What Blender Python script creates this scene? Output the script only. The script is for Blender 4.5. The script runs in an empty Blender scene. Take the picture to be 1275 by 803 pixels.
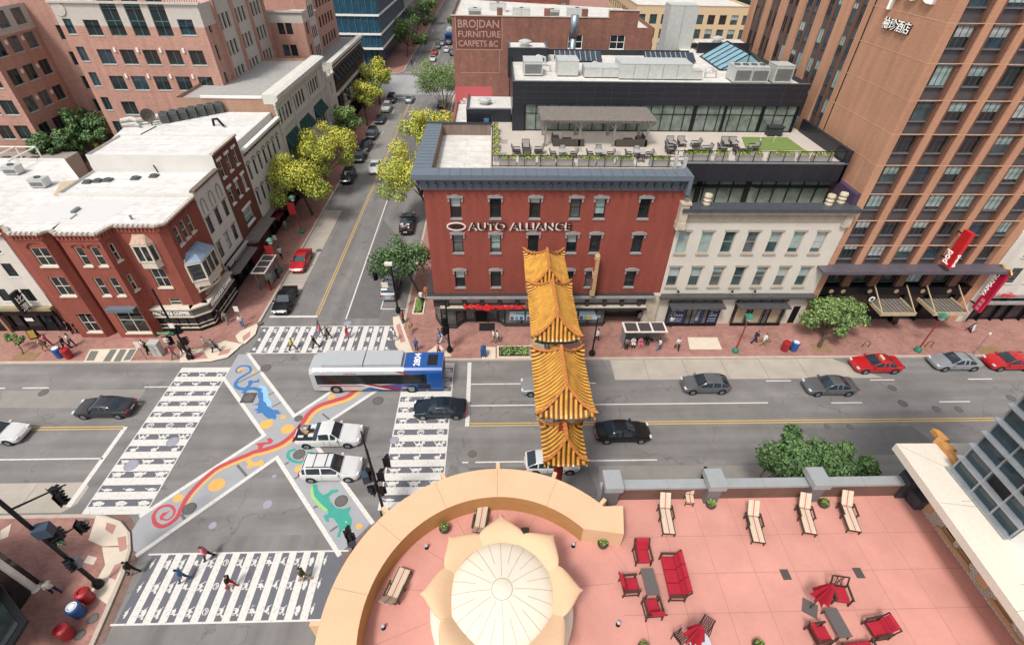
import bpy,bmesh,math,random
import numpy as np
from mathutils import Vector,Matrix
random.seed(7)
SC=bpy.context.scene
COL=SC.collection
PI=math.pi
# ------------------------------------------------------------ camera
FPX,CX,CY,CAMH=613.5,637.5,401.5,35.0
_p,_y,_r=[math.radians(a) for a in (39.65,2.33,1.216)]
FWD=Vector((math.sin(_y)*math.cos(_p),math.cos(_y)*math.cos(_p),-math.sin(_p)))
_rt=Vector((math.cos(_y),-math.sin(_y),0)); _up=_rt.cross(FWD)
RT=math.cos(_r)*_rt+math.sin(_r)*_up; UPV=-math.sin(_r)*_rt+math.cos(_r)*_up
cd=bpy.data.cameras.new('camera'); cam=bpy.data.objects.new('camera',cd); COL.objects.link(cam)
M=Matrix((RT,UPV,-FWD)).transposed().to_4x4(); M.translation=Vector((0,0,CAMH)); cam.matrix_world=M
cd.sensor_width=36; cd.lens=FPX/1275*36; cd.clip_end=3000; cd.clip_start=0.5
SC.camera=cam
# ------------------------------------------------------------ sky and sun (bright, thinly overcast)
w=bpy.data.worlds.new('World'); SC.world=w; w.use_nodes=True
nt=w.node_tree; bg=nt.nodes['Background']
sky=nt.nodes.new('ShaderNodeTexSky'); sky.sky_type='NISHITA'; sky.sun_disc=False
SUN_EL,SUN_AZ=math.radians(58),math.radians(215)      # azimuth clockwise from north (+Y)
sky.sun_elevation=SUN_EL; sky.sun_rotation=SUN_AZ; sky.dust_density=3.5; sky.air_density=0.8; sky.ozone_density=1.0
hs=nt.nodes.new('ShaderNodeHueSaturation'); hs.inputs['Saturation'].default_value=0.3     # thin cloud: the sky is nearly white
nt.links.new(sky.outputs[0],hs.inputs['Color']); nt.links.new(hs.outputs[0],bg.inputs[0]); bg.inputs[1].default_value=0.115
sl=bpy.data.lights.new('sun','SUN'); sl.energy=1.5; sl.angle=math.radians(10); sl.color=(1,0.955,0.89)
so=bpy.data.objects.new('sun',sl); COL.objects.link(so)
sd=Vector((math.sin(SUN_AZ)*math.cos(SUN_EL),math.cos(SUN_AZ)*math.cos(SUN_EL),math.sin(SUN_EL)))
so.rotation_euler=sd.to_track_quat('Z','Y').to_euler(); so.location=(0,0,90)
SC.view_settings.view_transform='Standard'; SC.view_settings.look='None'
SC.view_settings.exposure=0.74; SC.view_settings.gamma=1
# ------------------------------------------------------------ where a pixel of the photograph lies on a real plane
def ray(px,py): return RT*((px-CX)/FPX)-UPV*((py-CY)/FPX)+FWD
def G(px,py,z=0.0):
    d=ray(px,py); return Vector((0,0,CAMH))+d*((z-CAMH)/d.z)
def G2(px,py,z=0.0):
    g=G(px,py,z); return (g.x,g.y)
# ------------------------------------------------------------ materials
def lin(h):
    h=h.lstrip('#'); c=[int(h[i:i+2],16)/255 for i in (0,2,4)]
    return tuple((v/12.92 if v<=.04045 else ((v+.055)/1.055)**2.4) for v in c)
MATS={}
def _base(name):
    m=bpy.data.materials.new(name); m.use_nodes=True; t=m.node_tree
    return m,t,t.nodes['Principled BSDF']
def _nd(t,typ,**k):
    n=t.nodes.new(typ)
    for a,v in k.items(): setattr(n,a,v)
    return n
def mat(name,col=None,rough=.7,metal=0,var=.12,scale=2.0,bump=0.0,fine=0.06,spec=.4,emit=0,trans=0,coat=0,streak=0):
    """plain surface with two scales of uneven tone (procedural)"""
    if name in MATS: return MATS[name]
    if isinstance(col,str): col=lin(col)
    m,t,b=_base(name); L=t.links.new
    b.inputs['Roughness'].default_value=rough; b.inputs['Metallic'].default_value=metal
    b.inputs['Specular IOR Level'].default_value=spec
    if coat: b.inputs['Coat Weight'].default_value=coat; b.inputs['Coat Roughness'].default_value=.06
    if var>0 or fine>0:
        tc=_nd(t,'ShaderNodeTexCoord'); mp=_nd(t,'ShaderNodeMapping')
        L(tc.outputs['Object'],mp.inputs[0])
        if streak: mp.inputs['Scale'].default_value=(1,1,.18)
        n1=_nd(t,'ShaderNodeTexNoise'); n1.inputs['Scale'].default_value=scale; n1.inputs['Detail'].default_value=5
        n2=_nd(t,'ShaderNodeTexNoise'); n2.inputs['Scale'].default_value=scale*14; n2.inputs['Detail'].default_value=3
        L(mp.outputs[0],n1.inputs[0]); L(tc.outputs['Object'],n2.inputs[0])
        a=_nd(t,'ShaderNodeMath',operation='MULTIPLY_ADD'); a.inputs[1].default_value=var*4; a.inputs[2].default_value=1-var*2
        c=_nd(t,'ShaderNodeMath',operation='MULTIPLY_ADD'); c.inputs[1].default_value=fine*4; c.inputs[2].default_value=1-fine*2
        L(n1.outputs[0],a.inputs[0]); L(n2.outputs[0],c.inputs[0])
        d=_nd(t,'ShaderNodeMath',operation='MULTIPLY'); L(a.outputs[0],d.inputs[0]); L(c.outputs[0],d.inputs[1])
        v=_nd(t,'ShaderNodeVectorMath',operation='SCALE'); v.inputs[0].default_value=col
        L(d.outputs[0],v.inputs['Scale']); L(v.outputs[0],b.inputs['Base Color'])
        if bump:
            bp=_nd(t,'ShaderNodeBump'); bp.inputs['Strength'].default_value=bump; bp.inputs['Distance'].default_value=.02
            L(n2.outputs[0],bp.inputs['Height']); L(bp.outputs[0],b.inputs['Normal'])
    else: b.inputs['Base Color'].default_value=(*col,1)
    if emit: b.inputs['Emission Color'].default_value=(*col,1); b.inputs['Emission Strength'].default_value=emit
    MATS[name]=m; return m
def brick(name,col,col2,mortar,w=.24,h=.085,var=.10,flat=False,rough=.85,msize=.01,wear=.0,wearcol='#c9a48f',scale=.25):
    """courses of brick laid on whichever plane the face lies in"""
    if name in MATS: return MATS[name]
    m,t,b=_base(name); L=t.links.new
    b.inputs['Roughness'].default_value=rough; b.inputs['Specular IOR Level'].default_value=.25
    tc=_nd(t,'ShaderNodeTexCoord'); sp=_nd(t,'ShaderNodeSeparateXYZ'); L(tc.outputs['Object'],sp.inputs[0])
    cb=_nd(t,'ShaderNodeCombineXYZ')
    if flat: L(sp.outputs[0],cb.inputs[0]); L(sp.outputs[1],cb.inputs[1])
    else:
        ge=_nd(t,'ShaderNodeNewGeometry'); sn=_nd(t,'ShaderNodeSeparateXYZ'); L(ge.outputs['True Normal'],sn.inputs[0])
        ab=_nd(t,'ShaderNodeMath',operation='ABSOLUTE'); L(sn.outputs[0],ab.inputs[0])
        gt=_nd(t,'ShaderNodeMath',operation='GREATER_THAN'); L(ab.outputs[0],gt.inputs[0]); gt.inputs[1].default_value=.7
        mx=_nd(t,'ShaderNodeMix'); L(gt.outputs[0],mx.inputs[0]); L(sp.outputs[0],mx.inputs[2]); L(sp.outputs[1],mx.inputs[3])
        L(mx.outputs[0],cb.inputs[0]); L(sp.outputs[2],cb.inputs[1])
    bt=_nd(t,'ShaderNodeTexBrick'); L(cb.outputs[0],bt.inputs[0])
    bt.inputs['Scale'].default_value=1; bt.inputs['Brick Width'].default_value=w; bt.inputs['Row Height'].default_value=h
    bt.inputs['Mortar Size'].default_value=msize; bt.inputs['Mortar Smooth'].default_value=.3; bt.inputs['Bias'].default_value=-.2
    for k,c in (('Color1',col),('Color2',col2),('Mortar',mortar)): bt.inputs[k].default_value=(*lin(c),1)
    n=_nd(t,'ShaderNodeTexNoise'); n.inputs['Scale'].default_value=scale; n.inputs['Detail'].default_value=8; n.inputs['Roughness'].default_value=.62
    L(tc.outputs['Object'],n.inputs[0])
    a=_nd(t,'ShaderNodeMath',operation='MULTIPLY_ADD'); a.inputs[1].default_value=var*4; a.inputs[2].default_value=1-var*2; L(n.outputs[0],a.inputs[0])
    mp=_nd(t,'ShaderNodeMapping'); mp.inputs['Scale'].default_value=(1,1,1 if flat else .12); L(tc.outputs['Object'],mp.inputs[0])
    ns=_nd(t,'ShaderNodeTexNoise'); ns.inputs['Scale'].default_value=1.3; ns.inputs['Detail'].default_value=6; L(mp.outputs[0],ns.inputs[0])
    sg=_nd(t,'ShaderNodeMath',operation='MULTIPLY_ADD'); sg.inputs[1].default_value=.55; sg.inputs[2].default_value=.73; L(ns.outputs[0],sg.inputs[0])
    mm=_nd(t,'ShaderNodeMath',operation='MULTIPLY'); L(sg.outputs[0],mm.inputs[0]); L(a.outputs[0],mm.inputs[1]); a=mm
    v=_nd(t,'ShaderNodeVectorMath',operation='SCALE'); L(bt.outputs[0],v.inputs[0]); L(a.outputs[0],v.inputs['Scale'])
    out=v.outputs[0]
    if wear:
        n2=_nd(t,'ShaderNodeTexNoise'); n2.inputs['Scale'].default_value=scale*5; n2.inputs['Detail'].default_value=9; n2.inputs['Roughness'].default_value=.7; L(tc.outputs['Object'],n2.inputs[0])
        r=_nd(t,'ShaderNodeMapRange'); r.inputs[1].default_value=.52; r.inputs[2].default_value=.75; r.inputs[4].default_value=wear; L(n2.outputs[0],r.inputs[0])
        mx2=_nd(t,'ShaderNodeMix',data_type='RGBA'); L(r.outputs[0],mx2.inputs[0]); L(out,mx2.inputs[6]); mx2.inputs[7].default_value=(*lin(wearcol),1); out=mx2.outputs[2]
    L(out,b.inputs['Base Color'])
    MATS[name]=m; return m
def glass(name,col,rough=.06,spec=.6,vary=.5):
    """window glass seen from outside: dark room behind a mirror-like pane"""
    if name in MATS: return MATS[name]
    m,t,b=_base(name); L=t.links.new
    b.inputs['Roughness'].default_value=rough; b.inputs['Specular IOR Level'].default_value=spec
    tc=_nd(t,'ShaderNodeTexCoord'); oi=_nd(t,'ShaderNodeObjectInfo')
    ad=_nd(t,'ShaderNodeVectorMath',operation='ADD'); L(tc.outputs['Object'],ad.inputs[0]); L(oi.outputs['Location'],ad.inputs[1])
    n=_nd(t,'ShaderNodeTexNoise'); n.inputs['Scale'].default_value=1.1; n.inputs['Detail'].default_value=4; L(ad.outputs[0],n.inputs[0])
    a=_nd(t,'ShaderNodeMath',operation='MULTIPLY_ADD'); a.inputs[1].default_value=vary*4; a.inputs[2].default_value=1-vary*2; L(n.outputs[0],a.inputs[0])
    a.use_clamp=False
    v=_nd(t,'ShaderNodeVectorMath',operation='SCALE'); v.inputs[0].default_value=lin(col); L(a.outputs[0],v.inputs['Scale']); L(v.outputs[0],b.inputs['Base Color'])
    MATS[name]=m; return m
# ------------------------------------------------------------ mesh builder
class MB:
    def __init__(s): s.v=[]; s.f=[]; s.m=[]; s.k=[]
    def quad(s,pts,mi=0):
        n=len(s.v); s.v+= [tuple(p) for p in pts]; s.f.append(tuple(range(n,n+len(pts)))); s.m.append(mi); return s
    def box(s,x0,x1,y0,y1,z0,z1,mi=0,top=None):
        n=len(s.v)
        s.v+= [(x0,y0,z0),(x1,y0,z0),(x1,y1,z0),(x0,y1,z0),(x0,y0,z1),(x1,y0,z1),(x1,y1,z1),(x0,y1,z1)]
        for i,q in enumerate(((0,3,2,1),(4,5,6,7),(0,1,5,4),(1,2,6,5),(2,3,7,6),(3,0,4,7))):
            s.f.append(tuple(n+k for k in q)); s.m.append(top if (top is not None and i==1) else mi)
        return s
    def obox(s,c,d,L,W,z0,z1,mi=0):
        """box centred on c(x,y), long side along direction angle d"""
        ux,uy=math.cos(d),math.sin(d); pts=[(c[0]+ux*a-uy*b,c[1]+uy*a+ux*b) for a,b in ((-L/2,-W/2),(L/2,-W/2),(L/2,W/2),(-L/2,W/2))]
        return s.prism(pts,z0,z1,mi)
    def prism(s,poly,z0,z1,mi=0,top=None,bottom=True):
        n=len(s.v); k=len(poly)
        A=sum(poly[i][0]*poly[(i+1) % k][1]-poly[(i+1) % k][0]*poly[i][1] for i in range(k))
        if A<0: poly=list(poly)[::-1]
        s.v+= [(p[0],p[1],z0) for p in poly]+[(p[0],p[1],z1) for p in poly]
        s.f.append(tuple(range(n+k,n+2*k))); s.m.append(mi if top is None else top)
        if bottom: s.f.append(tuple(range(n+k-1,n-1,-1))); s.m.append(mi)
        for i in range(k):
            j=(i+1) % k; s.f.append((n+i,n+j,n+k+j,n+k+i)); s.m.append(mi)
        return s
    def rings(s,rings,mi=0,cap=True,closed=True):
        """skin through a list of equal-length rings"""
        n=len(s.v); k=len(rings[0])
        for r in rings: s.v+= [tuple(p) for p in r]
        for a in range(len(rings)-1):
            for i in range(k if closed else k-1):
                j=(i+1) % k; s.f.append((n+a*k+i,n+a*k+j,n+(a+1)*k+j,n+(a+1)*k+i)); s.m.append(mi)
        if cap:
            s.f.append(tuple(range(n+k-1,n-1,-1))); s.m.append(mi)
            e=n+(len(rings)-1)*k; s.f.append(tuple(range(e,e+k))); s.m.append(mi)
        return s
    def lathe(s,prof,c=(0,0),seg=16,mi=0,cap=True):
        return s.rings([[(c[0]+r*math.cos(2*PI*i/seg),c[1]+r*math.sin(2*PI*i/seg),z) for i in range(seg)] for r,z in prof],mi,cap)
    def tube(s,pts,r,seg=8,mi=0,cap=True):
        """round bar through points, radius number or list"""
        pts=[Vector(p) for p in pts]; rs=r if isinstance(r,(list,tuple)) else [r]*len(pts); R=[]
        prev=None
        for i,p in enumerate(pts):
            d=(pts[min(i+1,len(pts)-1)]-pts[max(i-1,0)]).normalized()
            if prev is None: a=d.orthogonal().normalized()
            else:
                a=prev-d*prev.dot(d); a=a.normalized() if a.length>1e-5 else d.orthogonal().normalized()
            prev=a; b=d.cross(a)
            R.append([p+(a*math.cos(2*PI*j/seg)+b*math.sin(2*PI*j/seg))*rs[i] for j in range(seg)])
        return s.rings(R,mi,cap)
    def bar(s,p,q,w,h=None,mi=0):
        """square bar from p to q, w wide, h high"""
        p,q=Vector(p),Vector(q); h=h or w; d=(q-p).normalized(); up=Vector((0,0,1))
        if abs(d.z)>.97: up=Vector((0,1,0))
        a=d.cross(up).normalized(); b=a.cross(d)
        f=lambda o: [o+a*x*w/2+b*y*h/2 for x,y in ((-1,-1),(1,-1),(1,1),(-1,1))]
        return s.rings([f(p),f(q)],mi)
    def build(s,name,mats,parent=None,loc=None,rz=0,smooth=False,fix=True):
        me=bpy.data.meshes.new(name); me.from_pydata(s.v,[],s.f)
        if not isinstance(mats,(list,tuple)): mats=[mats]
        for m_ in mats: me.materials.append(m_)
        me.polygons.foreach_set('material_index',s.m)
        if smooth: me.polygons.foreach_set('use_smooth',[True]*len(s.f))
        me.update()
        if fix:
            bm=bmesh.new(); bm.from_mesh(me); bmesh.ops.recalc_face_normals(bm,faces=bm.faces); bm.to_mesh(me); bm.free()
        return link(name,me,parent,loc,rz)
def link(name,me,parent=None,loc=None,rz=0):
    o=bpy.data.objects.new(name,me); COL.objects.link(o)
    if parent:
        o.parent=parent
        if parent.name in WORLDP: o.matrix_parent_inverse=Matrix.Translation(-parent.location)
    if loc is not None: o.location=loc
    o.rotation_euler.z=rz
    return o
def tag(o,label=None,cat=None,group=None,kind=None):
    if label: o['label']=label
    if cat: o['category']=cat
    if group: o['group']=group
    if kind: o['kind']=kind
    return o
WORLDP=set()
def empty(name,loc,label,cat,group=None,rz=0,world=False):
    o=bpy.data.objects.new(name,None); COL.objects.link(o); o.location=loc; o.rotation_euler.z=rz; o.empty_display_size=.3
    if world: WORLDP.add(o.name)
    return tag(o,label,cat,group)
def copy_tree(src,loc,rz=0,label=None,group=None,scale=None,parent=None,kids=None):
    c=src.copy(); COL.objects.link(c)
    if parent is None:
        c.location=loc; c.rotation_euler.z=rz
        if scale: c.scale=scale if isinstance(scale,tuple) else (scale,)*3
        if label: c['label']=label
        if group: c['group']=group
    else: c.parent=parent
    for ch in list(KIDS.get(src.name,[])):
        d=ch.copy(); COL.objects.link(d); d.parent=c; KIDS.setdefault(c.name,[]).append(d)
        for g in list(KIDS.get(ch.name,[])):
            e=g.copy(); COL.objects.link(e); e.parent=d; KIDS.setdefault(d.name,[]).append(e)
    return c
KIDS={}
def kids_index():
    KIDS.clear()
    for o in bpy.data.objects:
        if o.parent: KIDS.setdefault(o.parent.name,[]).append(o)
def text_mesh(body,size,depth=.0,font_shear=0,align='CENTER',offset=0.0,space=1.0):
    cu=bpy.data.curves.new('lettering','FONT'); cu.body=body; cu.size=size; cu.extrude=depth; cu.align_x=align; cu.shear=font_shear
    cu.offset=offset; cu.space_character=space; cu.resolution_u=3
    o=bpy.data.objects.new('tmp',cu); COL.objects.link(o)
    bpy.context.view_layer.update()
    me=bpy.data.meshes.new_from_object(o.evaluated_get(bpy.context.evaluated_depsgraph_get()))
    bpy.data.objects.remove(o); return me
def lettering(body,size,m,origin,xdir,ydir,parent=None,depth=.03,name='lettering',width=None,**k):
    """raised letters whose baseline starts at origin and runs along xdir, letters' up along ydir"""
    me=text_mesh(body,size,depth,**k)
    me.materials.clear(); me.materials.append(m)
    x=Vector(xdir).normalized(); y=Vector(ydir).normalized(); z=x.cross(y).normalized()
    if width:
        xs=[v.co.x for v in me.vertices]; f=width/max(1e-3,max(xs)-min(xs)); me.transform(Matrix.Diagonal((f,1,1,1)))
    R=Matrix((x,y,z)).transposed().to_4x4(); R.translation=Vector(origin); me.transform(R)
    return link(name,me,parent)
# ------------------------------------------------------------ walls with openings, and windows
def wdir(p0,p1):
    d=Vector((p1[0]-p0[0],p1[1]-p0[1])); L=d.length; d /= L; return d,Vector((d.y,-d.x)),L
def facade(mb,p0,p1,z0,z1,ops=(),mi=0,depth=.2,rmi=None,off=0):
    """wall from p0 to p1 (outside on the right hand), ops = [(u centre, z bottom, width, height)]"""
    d,n,L=wdir(p0,p1); rmi=mi if rmi is None else rmi
    P=lambda u,z,t=0: (p0[0]+d.x*u-n.x*(t-off),p0[1]+d.y*u-n.y*(t-off),z)
    r=[(max(0,u-w/2),min(L,u+w/2),max(b,z0),min(b+h,z1)) for u,b,w,h in ops if b<z1 and b+h>z0 and u+w/2>.01 and u-w/2<L-.01]
    zs=sorted({z0,z1,*[round(q[2],4) for q in r],*[round(q[3],4) for q in r]})
    for a,b in zip(zs,zs[1:]):
        if b-a<1e-4: continue
        c=(a+b)/2; cut=sorted((q[0],q[1]) for q in r if q[2]<c<q[3]); u=0
        for s0,s1 in cut+[(L,L)]:
            if s0-u>1e-4: mb.quad([P(u,a),P(s0,a),P(s0,b),P(u,b)],mi)
            u=max(u,s1)
    for a,b,c,e in r:
        for q in (((a,c),(b,c)),((b,c),(b,e)),((b,e),(a,e)),((a,e),(a,c))):
            mb.quad([P(*q[0]),P(*q[0],depth),P(*q[1],depth),P(*q[1])],rmi)
WC={}
def win_meshes(w,h,cols,rows,fm,gm,bl,sill,hood,depth,fw,blm,arch):
    key=(round(w,2),round(h,2),cols,rows,fm.name,gm.name,round(bl,1),sill and sill[0].name,hood and (hood[0].name,hood[1]),depth,fw,blm and blm.name,arch)
    if key in WC: return WC[key]
    out=[]
    f=MB(); y0,y1=depth-.07,depth
    f.box(-w/2,-w/2+fw,y0,y1,0,h); f.box(w/2-fw,w/2,y0,y1,0,h); f.box(-w/2+fw,w/2-fw,y0,y1,0,fw); f.box(-w/2+fw,w/2-fw,y0,y1,h-fw,h)
    for i in range(1,cols): x=-w/2+w*i/cols; f.box(x-fw*.4,x+fw*.4,y0+.01,y1,fw,h-fw)
    for j in range(1,rows): z=h*j/rows; f.box(-w/2+fw,w/2-fw,y0+.015,y1,z-fw*.4,z+fw*.4)
    out.append(('window',f,[fm]))
    g=MB(); y=depth-.03; zb=h*(1-bl); a,b=-w/2+fw*.5,w/2-fw*.5
    if bl>0: g.quad([(a,y,zb),(b,y,zb),(b,y,h-.02),(a,y,h-.02)],1)
    if bl<1: g.quad([(a,y,.02),(b,y,.02),(b,y,zb),(a,y,zb)],0)
    out.append(('pane',g,[gm,blm or gm]))
    if sill:
        s=MB(); e=sill[1]; s.box(-w/2-e,w/2+e,-sill[2],depth-.07,-sill[3],.005); out.append(('sill',s,[sill[0]]))
    if hood:
        s=MB(); k=hood[1]
        if k=='bracket':
            e=.2
            pts=[(-w/2-e,h-.02),(-w/2-e,h+.12),(-w/4,h+.27),(w/4,h+.27),(w/2+e,h+.12),(w/2+e,h-.02)]
            s.rings([[(x,-.2,z) for x,z in pts],[(x,.02,z) for x,z in pts]])
            for sx in (-1,1): s.box(sx*(w/2+.1)-.08,sx*(w/2+.1)+.08,-.13,.02,h-.42,h-.02)
        elif k=='flat': s.box(-w/2-.12,w/2+.12,-.09,.02,h-.01,h+hood[2])
        elif k=='arch':
            n=9; R=w/2+.08; q=[(R*math.cos(PI*i/n),h-.05+min(R,.75*R)*math.sin(PI*i/n)) for i in range(n+1)]
            for (xa,za),(xb,zb2) in zip(q,q[1:]):
                s.rings([[(xa,-.1,za),(xb,-.1,zb2),(xb*1.25,-.1,za*0+zb2+.16),(xa*1.25,-.1,za+.16)],[(xa,.02,za),(xb,.02,zb2),(xb*1.25,.02,zb2+.16),(xa*1.25,.02,za+.16)]])
        out.append(('window_hood',s,[hood[0]]))
    res=[]
    for nm,mb_,mm in out:
        me=bpy.data.meshes.new(nm); me.from_pydata(mb_.v,[],mb_.f)
        for m_ in mm: me.materials.append(m_)
        me.polygons.foreach_set('material_index',mb_.m)
        if nm != 'pane':
            bm=bmesh.new(); bm.from_mesh(me); bmesh.ops.recalc_face_normals(bm,faces=bm.faces); bm.to_mesh(me); bm.free()
        me.update(); res.append((nm,me))
    WC[key]=res; return res
def windows(parent,p0,p1,ops,fm,gms,cols=1,rows=2,sill=None,hood=None,depth=.2,fw=.06,blinds=None,blp=.5,seed=0,arch=0,name='window'):
    """one window part (with pane, sill, hood sub-parts) in each opening"""
    d,n,L=wdir(p0,p1); ang=math.atan2(d.y,d.x); rnd=random.Random(seed+int(p0[0]*7+p0[1]*13))
    for u,z,w_,h_ in ops:
        gm=rnd.choice(gms); bl=0; bm_=None
        if blinds and rnd.random()<blp: bl=rnd.choice((.3,.5,.5,.8,1)); bm_=rnd.choice(blinds)
        ms=win_meshes(w_,h_,cols,rows,fm,gm,bl,sill,hood,depth,fw,bm_,arch)
        o=link(name,ms[0][1],parent,(p0[0]+d.x*u,p0[1]+d.y*u,z),ang)
        for nm,me in ms[1:]: link(nm,me,o)
def windows_one(parent,p0,p1,ops,fm,gm,name='window',depth=.2,cols=1,rows=1,fw=.07):
    """the many far windows of one face as ONE part"""
    mb=MB(); d,n,L=wdir(p0,p1)
    for u,z,w_,h_ in ops:
        def Q(a,b,c,e,t,mi):
            P=lambda uu,zz: (p0[0]+d.x*uu-n.x*t,p0[1]+d.y*uu-n.y*t,zz)
            mb.quad([P(a,c),P(b,c),P(b,e),P(a,e)],mi)
        Q(u-w_/2,u+w_/2,z,z+h_,depth,1)
        for i in range(cols+1): x=u-w_/2+(w_-fw)*i/cols; Q(x,x+fw,z,z+h_,depth-.04,0)
        for i in range(rows+1): zz=z+(h_-fw)*i/rows; Q(u-w_/2,u+w_/2,zz,zz+fw,depth-.045,0)
    o=mb.build(name,[fm,gm],parent,fix=False); o['kind']='stuff'; return o
def grid(us,zs,w_,h_): return [(u,z,w_,h_) for z in zs for u in us]
def cornice(mb,p0,p1,prof,mi=0,ext0=0,ext1=0):
    """moulding along a wall; prof = [(out, z)...] closed outline"""
    d,n,L=wdir(p0,p1)
    A=[(p0[0]-d.x*ext0+n.x*o,p0[1]-d.y*ext0+n.y*o,z) for o,z in prof]
    B=[(p1[0]+d.x*ext1+n.x*o,p1[1]+d.y*ext1+n.y*o,z) for o,z in prof]
    mb.rings([A,B],mi); return mb
def wallbar(mb,p0,p1,u0,u1,z0,z1,out,mi=0,back=0.0):
    """box standing proud of a wall between u0 and u1"""
    d,n,L=wdir(p0,p1)
    q=lambda u,o: (p0[0]+d.x*u+n.x*o,p0[1]+d.y*u+n.y*o)
    mb.prism([q(u0,-back),q(u1,-back),q(u1,out),q(u0,out)],z0,z1,mi); return mb
# shared materials
GL=glass('glass_dark','#23292b'); GT=glass('glass_teal','#3a4e50'); GB=glass('glass_blue','#2a3e49'); GG=glass('glass_grey','#565b5b')
BLW=glass('window_blind','#adb6b3',rough=.2,spec=.5,vary=.1); BLT=glass('window_curtain','#94a8a4',rough=.2,spec=.5,vary=.2)
BLK=mat('black_metal','#17181b',.4,.2,var=.08); GRY=mat('grey_metal','#7d838a',.45,.3); DGR=mat('dark_grey_metal','#33363b',.5,.2)
WHT=mat('white_paint','#e4e2dc',.55,var=.05,scale=1.2); STONE=mat('pale_stone','#cdc5b8',.8,var=.08)
CONC=mat('concrete','#b9ad9e',.9,var=.1,scale=.7,bump=.2)
# ============================================================ GROUND
def asphalt(name,col,along,seams=True):
    m,t,b=_base(name); L=t.links.new
    b.inputs['Roughness'].default_value=.88; b.inputs['Specular IOR Level'].default_value=.3
    tc=_nd(t,'ShaderNodeTexCoord'); mp=_nd(t,'ShaderNodeMapping'); L(tc.outputs['Object'],mp.inputs[0])
    mp.inputs['Scale'].default_value=(.05,.75,1) if along=='x' else (.75,.05,1)
    st=_nd(t,'ShaderNodeTexNoise'); st.inputs['Scale'].default_value=1.2; st.inputs['Detail'].default_value=4; L(mp.outputs[0],st.inputs[0])
    n=_nd(t,'ShaderNodeTexNoise'); n.inputs['Scale'].default_value=.35; n.inputs['Detail'].default_value=9; n.inputs['Roughness'].default_value=.65; L(tc.outputs['Object'],n.inputs[0])
    f=_nd(t,'ShaderNodeTexNoise'); f.inputs['Scale'].default_value=22; f.inputs['Detail'].default_value=3; L(tc.outputs['Object'],f.inputs[0])
    vo=_nd(t,'ShaderNodeTexVoronoi',feature='DISTANCE_TO_EDGE'); vo.inputs['Scale'].default_value=.16
    wv=_nd(t,'ShaderNodeTexNoise'); wv.inputs['Scale'].default_value=.8; wv.inputs['Detail'].default_value=6; L(tc.outputs['Object'],wv.inputs[0])
    mxv=_nd(t,'ShaderNodeVectorMath',operation='MULTIPLY_ADD'); L(wv.outputs[1],mxv.inputs[0]); mxv.inputs[1].default_value=(3,3,0); L(tc.outputs['Object'],mxv.inputs[2]); L(mxv.outputs[0],vo.inputs[0])
    cr=_nd(t,'ShaderNodeMapRange'); cr.inputs[1].default_value=0; cr.inputs[2].default_value=.011; cr.inputs[3].default_value=.68; cr.inputs[4].default_value=1; L(vo.outputs[0],cr.inputs[0])
    gate=_nd(t,'ShaderNodeMapRange'); gate.inputs[1].default_value=.44; gate.inputs[2].default_value=.5; L(n.outputs[0],gate.inputs[0])
    cm=_nd(t,'ShaderNodeMix'); L(gate.outputs[0],cm.inputs[0]); cm.inputs[2].default_value=1; L(cr.outputs[0],cm.inputs[3])
    def ma(src,amp):
        a=_nd(t,'ShaderNodeMath',operation='MULTIPLY_ADD'); a.inputs[1].default_value=amp; a.inputs[2].default_value=1-amp/2; L(src,a.inputs[0]); return a.outputs[0]
    v=None
    for src in (ma(st.outputs[0],.8),ma(n.outputs[0],.8),ma(f.outputs[0],.6),cm.outputs[0]):
        if v is None: v=src
        else:
            k=_nd(t,'ShaderNodeMath',operation='MULTIPLY'); L(v,k.inputs[0]); L(src,k.inputs[1]); v=k.outputs[0]
    s=_nd(t,'ShaderNodeVectorMath',operation='SCALE'); s.inputs[0].default_value=lin(col); L(v,s.inputs['Scale']); L(s.outputs[0],b.inputs['Base Color'])
    bp=_nd(t,'ShaderNodeBump'); bp.inputs['Strength'].default_value=.3; bp.inputs['Distance'].default_value=.01; L(f.outputs[0],bp.inputs['Height']); L(bp.outputs[0],b.inputs['Normal'])
    MATS[name]=m; return m
AX=asphalt('asphalt_east_west','#797674','x'); AY=asphalt('asphalt_north_south','#777472','y')
PATCH=mat('asphalt_patch','#676564',.9,var=.1,scale=1,bump=.2); PATCHL=mat('asphalt_pale_patch','#88857f',.9,var=.08,scale=1,bump=.2)
def worn_paint(name,col,amt=.5):
    m,t,b=_base(name); L=t.links.new; b.inputs['Roughness'].default_value=.7
    tc=_nd(t,'ShaderNodeTexCoord'); n=_nd(t,'ShaderNodeTexNoise'); n.inputs['Scale'].default_value=5; n.inputs['Detail'].default_value=10; n.inputs['Roughness'].default_value=.7; L(tc.outputs['Object'],n.inputs[0])
    r=_nd(t,'ShaderNodeMapRange'); r.inputs[1].default_value=.53; r.inputs[2].default_value=.7; r.inputs[4].default_value=amt; L(n.outputs[0],r.inputs[0])
    mx=_nd(t,'ShaderNodeMix',data_type='RGBA'); L(r.outputs[0],mx.inputs[0]); mx.inputs[6].default_value=(*lin(col),1); mx.inputs[7].default_value=(*lin('#7b7976'),1); L(mx.outputs[2],b.inputs['Base Color'])
    MATS[name]=m; return m
PW=worn_paint('road_paint_white','#cfccc6',.7); PY=worn_paint('road_paint_yellow','#c4a45e',.5)
BRK=brick('paving_brick','#a0746a','#8e655b','#977a71',w=.3,h=.15,var=.2,flat=True,wear=.4,wearcol='#a8948c',scale=.35)
BRK2=brick('paving_brick_dark','#7f665c','#6e5850','#75665e',w=.2,h=.1,var=.14,flat=True)
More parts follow.
